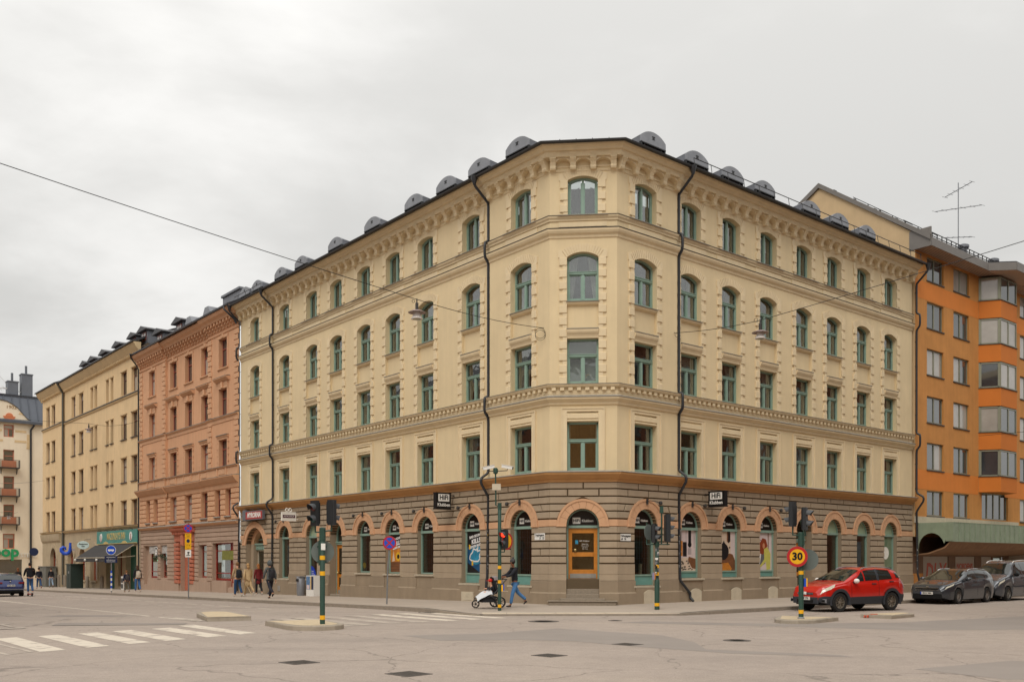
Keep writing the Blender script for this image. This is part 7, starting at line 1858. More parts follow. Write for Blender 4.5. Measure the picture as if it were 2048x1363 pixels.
# far signals by the gabled building
def farpole(s, d, label, cat):
    p = lp(s, d, -0.1); return empty('traffic_light' if cat == 'traffic light' else 'road_sign', T(*p), label, cat, G_SIG if cat == 'traffic light' else None), p
S, p = farpole(66, 10.6, 'far traffic light showing green beside the orange turn signs', 'traffic light')
MB(T(*p)).lathe([(0.08, 0), (0.08, 3.1)], 8).build('pole', M_green, S); hm = head(S, p+Vector((0.0, -0.1, 1.95)), R_(-65), 3, [M_lreddark, M_lamb, M_lgrn], w=0.42, pitch=0.36); MB(T(*p)).box(-0.05, 0.05, -0.05, 0.05, 3.0, 3.9).build('pole_cap', M_green, S)
hm = head(S, p+Vector((0.55, -0.05, 2.0)), R_(-62), 1, [M_lgrn], w=0.3); 
S, p = farpole(66, 13.3, 'dark far traffic light cut by the left edge of the picture', 'traffic light')
MB(T(*p)).lathe([(0.08, 0), (0.08, 3.1)], 8).build('pole', M_green, S); head(S, p+Vector((0.1, 0, 1.95)), R_(-20), 3, [M_lreddark, M_lamb, M_lgrndark], w=0.36, pitch=0.3)
S, p = farpole(66, 9.0, 'pair of round orange turn restriction signs with a yellow plate between', 'road sign')
MB(T(*p)).lathe([(0.06, 0), (0.06, 3.4)], 8).build('pole', M_green, S)
for z, m in ((3.42, 0), (2.2, 1)):
    o, fm = discsign(S, p+Vector((0, -0.1, z)), (0.35, -1, 0), 0.52, [(0.52, M_red), (0.43, M_syel)]); q = MB(fm); q.box(-0.2, 0.15, 0.08, 0.16, 0.01, 0.014); q.box(-0.2+0.3*m, -0.1+0.3*m, -0.22, 0.16, 0.01, 0.014); q.build('symbol', M_black, o)
MB(T(*p)).box(-0.42, 0.42, -0.12, -0.08, 2.62, 3.02).build('plate', M_syel, S)
for k in range(2): MB(T(*p)).lathe([(0.1, 0.6+0.55*k), (0.1, 0.85+0.55*k)], 8).build('reflective_band', M_bandy, S)
S, p = farpole(66.5, 7.4, 'far signal head seen from the side, right of the orange turn signs', 'traffic light')
MB(T(*p)).lathe([(0.06, 0), (0.06, 2.0)], 8).build('pole', M_green, S); head(S, p+Vector((0, 0, 1.9)), R_(10), 3, [M_lreddark, M_lamb, M_lgrndark], w=0.3, pitch=0.3)
# bins and cabinets on the left pavement
p = lp(74.5, 0.9); S = empty('utility_cabinet', T(*p), 'grey utility cabinet against the stone base of the yellow building', 'cabinet')
M_cab = mat('cabinet_grey', '#6a6962', 0.6, var=0.12, ns=2); M = rightframe(FL, 73.2, 0.9, zL(73.2)); mb = MB(M); mb.box(-1.5, 1.5, -0.45, 0.45, -0.1, 1.95); mb.box(-1.55, 1.55, -0.5, 0.5, 1.95, 2.03); mb.build('body', M_cab, S)
for k in range(3): MB(M).bbox(-1.4+0.97*k, -0.52+0.97*k, 0.45, 0.475, 0.15, 1.85, 0.015).build('door', M_cab, S)
p = lp(60.6, 2.0); S = empty('telephone_cabinet', T(*p), 'dark green street cabinet with stickers left of the blue bus lane sign', 'cabinet')
M = rightframe(FL, 60.6, 1.6, zL(60.6)); mb = MB(M); mb.box(-0.75, 0.75, -0.5, 0.5, -0.1, 2.05); mb.box(-0.82, 0.82, -0.57, 0.57, 2.05, 2.15); mb.build('body', mat('cabinet_green', '#27352f', 0.55, var=0.1, ns=3), S)
for k in range(2): MB(M).bbox(-0.7+0.72*k, -0.02+0.7*k, 0.5, 0.52, 0.1, 1.95, 0.012).build('door', MATS['cabinet_green'], S)
MB(M).box(-0.2, 0.1, 0.52, 0.525, 1.3, 1.5).build('sticker', M_zinc, S)
p = lp(19.95, 0.45); S = empty('litter_bin', T(*p), 'slim galvanised litter bin against the wall left of the poster box', 'bin')
M = rightframe(FL, 20.0, 0.42, zL(20)); mb = MB(M); mb.lathe([(0.2, 0.0), (0.23, 0.15), (0.23, 1.0), (0.2, 1.04)], 14); mb.box(-0.26, 0.26, -0.18, 0.2, 1.02, 1.06); mb.build('body', M_zinc, S, smooth=40); MB(M).box(-0.13, 0.13, 0.2, 0.236, 0.78, 0.92).build('slot', M_black, S)
p = lp(18.4, 0.6); S = empty('poster_box', T(*p), 'white poster box with film poster standing under the pale green window', 'poster box')
M = rightframe(FL, 18.45, 0.45, zL(18.4)); mb = MB(M); mb.box(-0.42, 0.42, -0.22, 0.22, -0.05, 1.10); mb.build('body', M_white, S)
fm = face_mat(M @ Vector((0, 0.222, 0)), NL)
MB(fm).box(-0.40, 0.02, 0.36, 1.06, 0, 0.004).build('poster', mat('film_poster', '#5b7fa8', 0.4, var=0.5, ns=7), S); MB(fm).box(0.06, 0.14, 0.36, 1.06, 0, 0.004).build('poster', M_pyel, S); MB(fm).box(0.16, 0.40, 0.36, 1.06, 0, 0.004).build('poster', M_navy, S); MB(fm).box(-0.36, -0.04, 0.38, 0.6, 0.004, 0.006).build('poster_print', M_ppink, S)
p = lp(49.6, 0.9); S = empty('chalkboard', T(*p), 'small black and white menu board in front of the pub door', 'sign')
M = rightframe(FL, 49.6, 0.9, zL(49.6)); mb = MB(M); mb.box(-0.3, 0.3, -0.03, 0.03, 0, 1.05); mb.build('frame', M_white, S)
for k in range(2): MB(M).box(-0.25, 0.25, 0.03, 0.04, 0.1+0.45*k, 0.45+0.45*k).build('panel', M_black, S)
# ================================================================ vehicles
M_tyre = mat('tyre_rubber', '#222120', 0.85, var=0.1, ns=20); M_rim = mat('alloy_rim', '#9a9790', 0.35, metal=0.6); M_cgl = mat('car_glass', '#1c2422', 0.03, spec=0.8, ior=1.6, coat=0.3)
M_clad = mat('dark_cladding', '#33363c', 0.6, var=0.06, ns=8); M_chrome = mat('chrome', '#d8d8d6', 0.12, metal=1.0); M_headl = mat('headlamp_glass', '#d9d6c4', 0.08, spec=0.9, coat=0.6, var=0.25, ns=14)
M_tail = mat('tail_lamp', '#8e1a1c', 0.12, coat=0.6); M_numb = mat('number_plate', '#e4e2da', 0.5); M_eu = mat('plate_blue', '#1f49b0', 0.5); M_under = mat('underbody', '#0c0c0d', 0.9); M_seam = mat('panel_gap', '#0d0d0e', 0.8)
def lerp_prof(P, x):
    P = sorted(P)
    if x <= P[0][0]: return P[0][1]
    for (xa, ya), (xb, yb) in zip(P, P[1:]):
        if x <= xb:
            u = (x-xa)/(xb-xa); return ya+(yb-ya)*u
    return P[-1][1]
class Car:
    def __init__(s, name, label, M, paint, L, W, wb, rw, top, belt, plan, zb=0.24, fo=None, sub=True):
        s.M = M; s.L = L; s.W = W; s.rw = rw; s.paint = paint; s.zb = zb
        s.top, s.belt, s.plan = top, belt, plan
        fo = fo if fo is not None else (L-wb)/2
        s.xf = L/2-fo; s.xr = s.xf-wb; s.ra = rw+0.055
        s.root = empty(name, M, label, 'car')
        # smooth the profiles
        s._c = {}
        xs = set()
        x = -L/2
        while x < L/2: xs.add(round(x, 3)); x += 0.07
        xs |= {round(p[0], 3) for p in top+plan} | {L/2, -L/2}
        for xc in (s.xf, s.xr):
            for k in range(-12, 13): xs.add(round(xc+s.ra*math.sin(math.pi/2*k/12), 4))
            xs |= {round(xc+s.ra+0.002, 4), round(xc-s.ra-0.002, 4)}
        s.xs = sorted(q for q in xs if -L/2 <= q <= L/2)
        mb = MB(M); n = 17; ts = [0, 0.5, 1, 1.5, 2, 2.5, 3, 3.5, 4, 4.33, 4.66, 5, 5.5, 6, 6.5, 7, 8]
        V = []
        for x in s.xs:
            row = [s.surf(x, t) for t in ts]
            V.append(row+[Vector((p.x, -p.y, p.z)) for p in reversed(row[:-1])])
        m = len(V[0])
        mb.add([p for r in V for p in r], [(i*m+j, i*m+j+1, (i+1)*m+j+1, (i+1)*m+j) for i in range(len(V)-1) for j in range(m-1)]+[tuple(range(m)), tuple(reversed(range((len(V)-1)*m, len(V)*m)))])
        s.body = mb.build('body', paint, s.root, smooth=38)
        ub = MB(M); ub.box(-L/2+0.18, L/2-0.18, -W+0.25, W-0.25, zb-0.03, 0.72); ub.box(s.xr+s.ra+0.02, s.xf-s.ra-0.02, -W+0.08, W-0.08, zb+0.0, zb+0.03); ub.build('underbody', M_under, s.root)
    def bottom(s, x):
        z = s.zb+max(0, abs(x)-s.L/2+0.35)*0.25
        for xc in (s.xf, s.xr):
            if abs(x-xc) <= s.ra: z = max(z, s.rw+math.sqrt(max(0, s.ra**2-(x-xc)**2)))
        return z
    def sm(s, P, x):       # softened profile
        return (lerp_prof(P, x-0.06)+2*lerp_prof(P, x)+lerp_prof(P, x+0.06))/4
    def sect(s, x):
        k = round(x, 4)
        if k in s._c: return s._c[k]
        w = s.sm(s.plan, x); zt = s.sm(s.top, x); zb = s.bottom(x); zl = min(s.sm(s.belt, x), zt-0.03); g = zt-zl
        zb = min(zb, zl-0.03); h = zl-zb; wt = w-0.07-g*0.32
        P = [(w-0.05, zb), (w-0.006, zb+0.30*h), (w, zb+0.62*h), (w-0.012, zb+0.9*h), (w-0.04, zl), (w-0.05-g*0.15, zl+0.52*g), (wt, zt-0.055*min(1, g/0.3)-0.008), (wt*0.72, zt-0.014), (0.0, zt)]
        s._c[k] = P; return P
    def surf(s, x, t, off=0.0):
        P = s.sect(x); i = min(int(t), 7); u = t-i
        y = P[i][0]*(1-u)+P[i+1][0]*u; z = P[i][1]*(1-u)+P[i+1][1]*u
        v = Vector((x, y, z))
        if off:
            e = 0.03; a = s.surf(x+e, t)-s.surf(x-e, t); b = s.surf(x, min(8, t+0.15))-s.surf(x, max(0, t-0.15))
            n = a.cross(b)
            if n.length > 1e-9:
                n.normalize()
                if n.y < -0.02 or (abs(n.y) < 0.02 and n.z < 0): n = -n
                if t > 6.5 and n.z < 0: n = -n
                v = v+n*off
        return v
    def patch(s, name, m, quad, nx=10, nt=4, off=0.006, side=1, parent=None):
        """quad: ((x,t) lower front, lower rear, upper rear, upper front)"""
        (xa, ta), (xb, tb), (xc, tc_), (xd, td) = quad; mb = MB(s.M); vs_ = []
        for j in range(nt+1):
            v = j/nt
            for i in range(nx+1):
                u = i/nx
                x = (xa*(1-u)+xb*u)*(1-v)+(xd*(1-u)+xc*u)*v; t = (ta*(1-u)+tb*u)*(1-v)+(td*(1-u)+tc_*u)*v
                p = s.surf(x, t, off); vs_.append((p.x, p.y*side, p.z))
        mb.add(vs_, [(j*(nx+1)+i, j*(nx+1)+i+1, (j+1)*(nx+1)+i+1, (j+1)*(nx+1)+i) for j in range(nt) for i in range(nx)])
        return mb.build(name, m, parent or s.root, smooth=60)
    def cross(s, name, m, x0, x1, t0, off=0.006, nx=8, curve=0.0):
        """glass across the car from row t0 to the centre on both sides, x from x0 (low) to x1 (high)"""
        mb = MB(s.M); vs_ = []; tt = [t0+(8-t0)*k/6 for k in range(7)]
        for i in range(nx+1):
            x = x0+(x1-x0)*i/nx
            L_ = [s.surf(x, t, off) for t in tt]; vs_ += [(p.x, p.y, p.z) for p in L_]+[(p.x, -p.y, p.z) for p in reversed(L_[:-1])]
        m_ = 13
        mb.add(vs_, [(i*m_+j, i*m_+j+1, (i+1)*m_+j+1, (i+1)*m_+j) for i in range(nx) for j in range(m_-1)])
        return mb.build(name, m, s.root, smooth=60)
    def wheels(s, spokes=5, rimm=None, rimr=0.62):
        rw = s.rw; tw = 0.205
        t = MB(); X = Matrix.Rotation(R_(90), 4, 'X')
        t.lathe([(rw*0.66, -tw/2), (rw*0.93, -tw/2), (rw, -tw/2+0.03), (rw, tw/2-0.03), (rw*0.93, tw/2), (rw*0.66, tw/2), (rw*0.64, tw/2-0.03), (rw*0.64, -tw/2+0.03)], 28, X)
        tm = t.mesh('wheel', M_tyre, 35)
        r = MB(); r.lathe([(rw*0.65, -0.02), (rw*0.66, 0.085), (rw*0.60, 0.09), (rw*0.57, 0.03), (0.05, 0.02)], 24, X, 0)
        r.lathe([(rw*0.585, 0.021), (rw*0.3, 0.024), (0.02, 0.024)], 20, X, 1)
        for k in range(spokes):
            a = 2*math.pi*k/spokes+0.3; r.M = Matrix.Rotation(a, 4, 'Y')
            for q in (-1, 1): r.add([(0.02, -0.055, q*0.005), (rw*0.60, -0.075, q*0.055-0.012), (rw*0.60, -0.075, q*0.055+0.012), (0.02, -0.065, q*0.03+0.012), (0.02, -0.02, q*0.005), (rw*0.6, -0.02, q*0.055-0.012), (rw*0.6, -0.02, q*0.055+0.012), (0.02, -0.02, q*0.03+0.012)], [(0,1,2,3),(7,6,5,4),(0,4,5,1),(1,5,6,2),(2,6,7,3)], 0)
        r.M = None; r.lathe([(0.055, 0.02), (0.055, 0.075), (0.03, 0.085)], 12, X, 0)
        rm = r.mesh('rim', [rimm or M_rim, M_under], 35)
        for xc in (s.xf, s.xr):
            for sd in (1, -1):
                Mw = s.M @ T(xc, sd*(s.W-0.125), rw) @ (RZ(math.pi) if sd > 0 else I4)
                Mw = s.M @ T(xc, sd*(s.W-0.125), rw) @ (I4 if sd < 0 else RZ(math.pi))
                w = kid(link('wheel', tm, s.root, Mw)); kid(link('rim', rm, w, Mw))
    def arch_trim(s, m, wd=0.07, off=0.014):
        for xc in (s.xf, s.xr):
            for sd in (1, -1):
                mb = MB(s.M); n = 20; vs_ = []
                for k in range(n+1):
                    a = math.pi*(k/n)*1.16-0.08*math.pi
                    for r in (s.ra-0.01, s.ra+wd):
                        x = xc+r*math.cos(a); z = s.rw+r*math.sin(a)
                        P = s.sect(max(-s.L/2, min(s.L/2, x))); y = s.sm(s.plan, x)+off if z > s.rw*0.6 else s.sm(s.plan, x)+off-0.02
                        vs_.append((x, sd*y, z))
                    x = xc+(s.ra-0.01)*math.cos(a); vs_.append((x, sd*(s.W-0.12), s.rw+(s.ra-0.01)*math.sin(a)))
                mb.add(vs_, [(3*k, 3*k+1, 3*k+4, 3*k+3) for k in range(n)]+[(3*k+2, 3*k, 3*k+3, 3*k+5) for k in range(n)])
                mb.build('wheel_arch', m, s.root, smooth=40)
    def number(s, txt, front=True, z=0.5, off=0.02):
        x = (s.L/2 if front else -s.L/2)+(off if front else -off)
        n = s.M.to_3x3() @ Vector((1 if front else -1, 0, 0)); fm = face_mat(s.M @ Vector((x, 0, z)), n)
        p = MB(fm).box(-0.26, 0.26, -0.055, 0.055, -0.02, 0.0).build('number_plate', M_numb, s.root)
        MB(fm).box(-0.26, -0.215, -0.055, 0.055, 0.0, 0.003).build('plate_band', M_eu, p)
        text('lettering', txt, 0.105, M_black, p, fm @ T(0.02, 0, 0.002), ext=0.001, squash=0.95, offset=0.003)
    def mirror(s, x, m, sd, z=None):
        p = s.surf(x, 4.15)
        mb = MB(s.M); mb.sphere((x, sd*(p.y+0.13), p.z+0.07), 0.09, 0.115, 0.085, 10, 8); o = mb.build('mirror', m, s.root, smooth=60)
        mb = MB(s.M); mb.box(x-0.03, x+0.03, sd*(p.y-0.02), sd*(p.y+0.08), p.z-0.01, p.z+0.02); mb.build('mirror_foot', M_clad, o)
    def handle(s, x, t, m, sd):
        p = s.surf(x, t, 0.01); mb = MB(s.M); mb.box(x-0.10, x+0.10, sd*p.y-0.012, sd*p.y+0.016, p.z-0.018, p.z+0.018); mb.build('door_handle', m, s.root)
    def seam(s, x, t0, t1, sd): s.patch('panel_gap', M_seam, ((x+0.006, t0), (x-0.006, t0), (x-0.006, t1), (x+0.006, t1)), 1, 10, 0.0025, sd)
    def side_glass(s, quads):
        for sd in (1, -1):
            for q in quads: s.patch('side_window', M_cgl, q, 10, 4, 0.007, sd)
    def rails(s, x0, x1, m, h=0.06):
        for sd in (1, -1):
            mb = MB(s.M); P = []
            for k in range(13):
                x = x0+(x1-x0)*k/12; p = s.surf(x, 6.15); e = math.sin(math.pi*k/12)**0.4
                P.append((x, sd*(p.y-0.02), p.z+0.012+h*e))
            mb.tube(P, 0.018, 6); mb.build('roof_rail', m, s.root, smooth=60)
    def fascia_box(s, name, m, y0, y1, z0, z1, x, dep=0.05, parent=None):
        mb = MB(s.M @ Matrix(((0, 1, 0, 0), (1, 0, 0, 0), (0, 0, 1, 0), (0, 0, 0, 1)))); mb.bbox(y0, y1, x-dep, x, z0, z1, 0.015); return mb.build(name, m, parent or s.root)
def heading(x, y, v, z=None):
    return T(x, y, (zg(x, y)-0.12) if z is None else z) @ RZ(math.atan2(v[1], v[0]))
M_redcar = mat('red_car_paint', '#c01c10', 0.28, coat=0.9, spec=0.5); M_greycar = mat('grey_car_paint', '#3f444b', 0.25, coat=0.9, metal=0.4); M_vancar = mat('graphite_van_paint', '#565a60', 0.25, coat=0.9, metal=0.4); M_bluecar = mat('deep_blue_paint', '#1b2c63', 0.25, coat=0.9, metal=0.2)
# --- red crossover
W_ = 0.87
c = Car('red_car', 'red compact crossover with dark lower cladding and white mirrors turning at the right island', heading(12.22, 33.86, (-0.899, -0.438)), M_redcar, 4.12, W_, 2.50, 0.335,
    [(2.06, 0.66), (2.02, 0.80), (1.92, 0.90), (1.6, 0.985), (1.15, 1.05), (0.98, 1.075), (0.55, 1.32), (0.15, 1.50), (-0.15, 1.555), (-0.7, 1.575), (-1.3, 1.54), (-1.62, 1.48), (-1.82, 1.22), (-1.93, 1.0), (-2.0, 0.86), (-2.06, 0.70)],
    [(2.06, 0.60), (1.9, 0.76), (1.5, 0.88), (1.0, 0.965), (0.3, 1.0), (-0.8, 1.04), (-1.6, 1.08), (-2.06, 0.9)],
    [(2.06, 0.58), (1.98, 0.70), (1.85, 0.785), (1.6, 0.835), (1.2, 0.855), (0, 0.86), (-1.3, 0.86), (-1.7, 0.83), (-1.93, 0.77), (-2.06, 0.62)], zb=0.27)
c.wheels(5, mat('bronze_grey_rim', '#8c8478', 0.4, metal=0.5))
c.cross('windscreen', M_cgl, 0.96, 0.16, 6.15); c.cross('rear_window', M_cgl, -1.68, -1.80, 6.3)
c.side_glass([((0.02, 4.25), (-0.55, 4.25), (-0.55, 5.85), (0.02, 5.8)), ((0.66, 4.3), (0.08, 4.25), (0.08, 5.8), (0.28, 5.2)), ((-0.66, 4.25), (-1.30, 4.3), (-1.22, 5.8), (-0.66, 5.85)), ((-1.52, 4.45), (-1.72, 4.6), (-1.64, 5.5), (-1.48, 5.6))])
for sd in (1, -1):
    c.patch('pillar', M_clad, ((-0.55, 4.2), (-0.66, 4.2), (-0.66, 5.9), (-0.55, 5.9)), 2, 4, 0.006, sd)
    c.patch('side_cladding', M_clad, ((c.xf-c.ra-0.02, 0.0), (c.xr+c.ra+0.02, 0.0), (c.xr+c.ra+0.02, 1.15), (c.xf-c.ra-0.02, 1.15)), 16, 4, 0.010, sd)
    c.patch('bumper_cladding', M_clad, ((2.05, 0.0), (c.xf+c.ra, 0.0), (c.xf+c.ra, 1.6), (2.05, 1.9)), 8, 4, 0.010, sd); c.patch('bumper_cladding', M_clad, ((c.xr-c.ra, 0.0), (-2.05, 0.0), (-2.05, 1.3), (c.xr-c.ra, 1.4)), 8, 4, 0.010, sd)
    c.patch('headlight', M_headl, ((2.01, 2.9), (1.52, 3.35), (1.42, 5.2), (1.93, 4.5)), 8, 5, 0.012, sd)
    c.patch('tail_light', M_tail, ((-1.85, 2.6), (-2.03, 2.4), (-1.90, 4.6), (-1.76, 4.6)), 4, 5, 0.012, sd)
    c.mirror(0.58, M_white, sd); c.handle(-0.36, 3.3, M_clad, sd); c.handle(-1.22, 3.35, M_clad, sd)
    for x in (0.72, -0.60): c.seam(x, 1.2, 4.15, sd)
c.arch_trim(M_clad, 0.085); c.rails(0.05, -1.55, M_zinc, 0.05)
c.fascia_box('bumper', M_clad, -0.60, 0.60, 0.29, 0.52, 2.075); c.fascia_box('lower_grille', M_under, -0.40, 0.40, 0.32, 0.44, 2.085)
g_ = c.fascia_box('grille', M_under, -0.38, 0.38, 0.60, 0.68, 2.075)
for k in range(12): c.fascia_box('grille_slat', M_zinc, -0.36+0.063*k, -0.335+0.063*k, 0.61, 0.67, 2.085, parent=g_)
c.fascia_box('badge', M_white, -0.06, 0.06, 0.60, 0.70, 2.10)
for sd in (1, -1): f_ = c.fascia_box('fog_lamp_surround', M_zinc, sd*0.66 if sd > 0 else -0.86, 0.86 if sd > 0 else -0.66, 0.33, 0.46, 1.96, 0.06); c.fascia_box('fog_lamp', M_under, sd*0.68 if sd > 0 else -0.84, 0.84 if sd > 0 else -0.68, 0.345, 0.445, 1.968, 0.06)
c.number('UPF 776', True, 0.475, 0.05)
mb = MB(c.M); 
for y0, y1 in ((0.55, -0.05), (-0.1, -0.62)): 
    P = [Vector((0.93-0.1*k/3, y0+(y1-y0)*k/3, lerp_prof(c.top, 0.93-0.1*k/3)+0.01)) for k in range(4)]; mb.tube(P, 0.012, 5)
mb.build('wiper', M_under, c.root)
mb = MB(c.M)          # dark cabin contents seen as silhouettes
# --- dark grey estate parked by the canopy
hR = (-DR.x, -DR.y)
def rcar(s, d): p = FR @ Vector((s, d, 0)); return heading(p.x, p.y, hR)
c = Car('grey_car', 'dark grey estate car with chrome grille parked nearest the drainpipe', rcar(14.35, 6.12), M_greycar, 4.60, 0.90, 2.65, 0.32,
    [(2.30, 0.60), (2.24, 0.74), (2.1, 0.82), (1.6, 0.93), (1.25, 0.985), (0.75, 1.2), (0.25, 1.40), (-0.1, 1.455), (-0.8, 1.465), (-1.6, 1.42), (-1.98, 1.30), (-2.15, 1.05), (-2.22, 0.85), (-2.30, 0.60)],
    [(2.30, 0.55), (2.1, 0.72), (1.5, 0.86), (1.1, 0.92), (0, 0.965), (-1.2, 1.0), (-2.0, 1.0), (-2.3, 0.8)],
    [(2.30, 0.60), (2.2, 0.74), (2.0, 0.83), (1.6, 0.885), (1.2, 0.90), (0, 0.90), (-1.5, 0.90), (-2.0, 0.85), (-2.2, 0.76), (-2.30, 0.6)], zb=0.19)
c.wheels(10, mat('two_tone_rim', '#a09a94', 0.3, metal=0.6)); c.cross('windscreen', M_cgl, 1.20, 0.27, 6.15); c.cross('rear_window', M_cgl, -1.95, -2.12, 6.3)
c.side_glass([((0.8, 4.3), (-0.30, 4.22), (-0.30, 5.85), (0.1, 5.8)), ((-0.38, 4.22), (-1.2, 4.25), (-1.15, 5.8), (-0.38, 5.85)), ((-1.28, 4.3), (-1.85, 4.5), (-1.75, 5.5), (-1.25, 5.8))])
for sd in (1, -1):
    c.patch('headlight', M_headl, ((2.22, 3.2), (1.75, 3.5), (1.62, 4.5), (2.14, 4.3)), 8, 4, 0.010, sd); c.patch('tail_light', M_tail, ((-2.0, 3.0), (-2.27, 2.8), (-2.2, 4.0), (-1.95, 4.0)), 4, 4, 0.010, sd)
    c.mirror(0.72, M_greycar, sd); c.handle(-0.12, 3.4, M_greycar, sd); c.handle(-1.05, 3.45, M_greycar, sd)
    for x in (0.95, -0.34, -1.22): c.seam(x, 0.6, 4.15, sd)
    c.patch('window_trim', M_chrome, ((0.85, 4.12), (-1.9, 4.2), (-1.9, 4.28), (0.85, 4.2)), 12, 1, 0.009, sd)
c.rails(0.1, -1.7, M_chrome, 0.035)
c.fascia_box('bumper', M_under, -0.62, 0.62, 0.22, 0.44, 2.31); g_ = c.fascia_box('grille', M_under, -0.46, 0.46, 0.585, 0.675, 2.30)
for z0, z1 in ((0.575, 0.59), (0.67, 0.685)): c.fascia_box('grille_rim', M_chrome, -0.5, 0.5, z0, z1, 2.312, parent=g_)
c.fascia_box('badge', M_chrome, -0.06, 0.06, 0.70, 0.74, 2.28); c.number('SKG 58A', True, 0.46, 0.035)
# --- graphite van behind it
c = Car('grey_van', 'tall graphite grey van parked behind the dark estate car', rcar(19.1, 6.15), M_vancar, 4.45, 0.895, 2.70, 0.325,
    [(2.22, 0.62), (2.17, 0.82), (2.05, 0.93), (1.6, 1.08), (1.2, 1.17), (0.8, 1.46), (0.45, 1.70), (0.15, 1.79), (-0.8, 1.82), (-1.9, 1.80), (-2.12, 1.72), (-2.18, 1.0), (-2.22, 0.6)],
    [(2.22, 0.58), (2.05, 0.84), (1.5, 1.0), (1.1, 1.07), (0, 1.10), (-2.0, 1.12), (-2.22, 0.95)],
    [(2.22, 0.64), (2.1, 0.78), (1.9, 0.85), (1.5, 0.885), (1.0, 0.895), (-1.8, 0.895), (-2.1, 0.86), (-2.22, 0.78)], zb=0.21, fo=0.85)
c.wheels(5); c.cross('windscreen', M_cgl, 1.14, 0.48, 6.1); c.side_glass([((0.95, 4.3), (-0.1, 4.2), (-0.1, 5.8), (0.42, 5.75)), ((-0.2, 4.2), (-1.1, 4.2), (-1.1, 5.8), (-0.2, 5.8)), ((-1.2, 4.2), (-2.0, 4.25), (-1.95, 5.75), (-1.2, 5.8))])
for sd in (1, -1):
    c.patch('headlight', M_headl, ((2.13, 3.0), (1.72, 3.4), (1.66, 4.4), (2.05, 4.2)), 8, 4, 0.010, sd); c.mirror(0.82, M_under, sd); c.handle(-0.02, 3.2, M_under, sd); c.seam(1.05, 0.5, 4.15, sd); c.seam(-0.16, 0.5, 4.15, sd)
    c.patch('side_strip', M_clad, ((c.xf-c.ra, 1.5), (c.xr+c.ra, 1.5), (c.xr+c.ra, 1.75), (c.xf-c.ra, 1.75)), 10, 1, 0.008, sd)
c.rails(0.3, -1.9, M_white, 0.05)
c.fascia_box('bumper', M_under, -0.64, 0.64, 0.24, 0.42, 2.235); g_ = c.fascia_box('grille', M_under, -0.44, 0.44, 0.66, 0.76, 2.215)
for z0 in (0.68, 0.72): c.fascia_box('grille_slat', M_chrome, -0.44, 0.44, z0, z0+0.012, 2.225, parent=g_)
c.number('KLO 41F', True, 0.47, 0.03)
# --- blue car at the left edge, seen from behind
p = FL @ Vector((40.9, 11.0, 0))
c = Car('blue_car', 'dark blue hatchback seen from behind at the left edge of the picture', heading(p.x, p.y, (DL.x, DL.y)), M_bluecar, 4.4, 0.91, 2.65, 0.33,
    [(2.20, 0.6), (2.1, 0.78), (1.2, 0.98), (0.3, 1.42), (-0.2, 1.49), (-1.3, 1.46), (-1.75, 1.38), (-2.02, 1.05), (-2.10, 0.9), (-2.20, 0.62)],
    [(2.2, 0.55), (1.2, 0.9), (0, 0.97), (-1.6, 1.02), (-2.2, 0.88)],
    [(2.2, 0.62), (1.9, 0.84), (1.4, 0.9), (0, 0.91), (-1.5, 0.90), (-1.9, 0.86), (-2.1, 0.79), (-2.20, 0.7)], zb=0.22)
c.wheels(5); c.cross('windscreen', M_cgl, 1.15, 0.35, 6.15); c.cross('rear_window', M_cgl, -1.99, -1.72, 6.2)
c.side_glass([((0.8, 4.3), (-0.35, 4.2), (-0.35, 5.8), (0.2, 5.75)), ((-0.42, 4.2), (-1.45, 4.3), (-1.35, 5.7), (-0.42, 5.8))])
def rearbox(name, m, y0, y1, z0, z1, x, dep=0.04):
    mb = MB(c.M @ Matrix(((0, -1, 0, 0), (1, 0, 0, 0), (0, 0, 1, 0), (0, 0, 0, 1)))); mb.bbox(y0, y1, -x-dep, -x, z0, z1, 0.01); return mb.build(name, m, c.root)
for sd in (1, -1): c.patch('tail_light', M_tail, ((-1.86, 3.3), (-2.12, 3.1), (-2.06, 4.4), (-1.84, 4.2)), 6, 4, 0.010, sd); c.mirror(0.75, M_bluecar, sd)
mb = MB(c.M); 
for sd in (1, -1): mb.box(-2.16, -2.09, sd*0.46, sd*0.80, 0.84, 0.93)
mb.build('tail_light', M_tail, c.root)
mb = MB(c.M); mb.box(-2.24, -2.15, -0.72, 0.72, 0.30, 0.42); mb.build('bumper', M_under, c.root); mb = MB(c.M); mb.box(-2.225, -2.15, -0.8, 0.8, 0.46, 0.50); mb.build('bumper_trim', M_zinc, c.root)
mb = MB(c.M); mb.box(-1.74, -1.70, -0.5, 0.5, 1.405, 1.44); mb.box(-2.05, -2.0, -0.1, 0.35, 1.08, 1.10); mb.build('spoiler', M_under, c.root)
c.number('OGX 30W', False, 0.72, 0.02)
MB(c.M).sphere((-2.12, 0, 0.97), 0.05, n=10, m=6).build('badge', M_chrome, c.root)
def boxlight(): pass
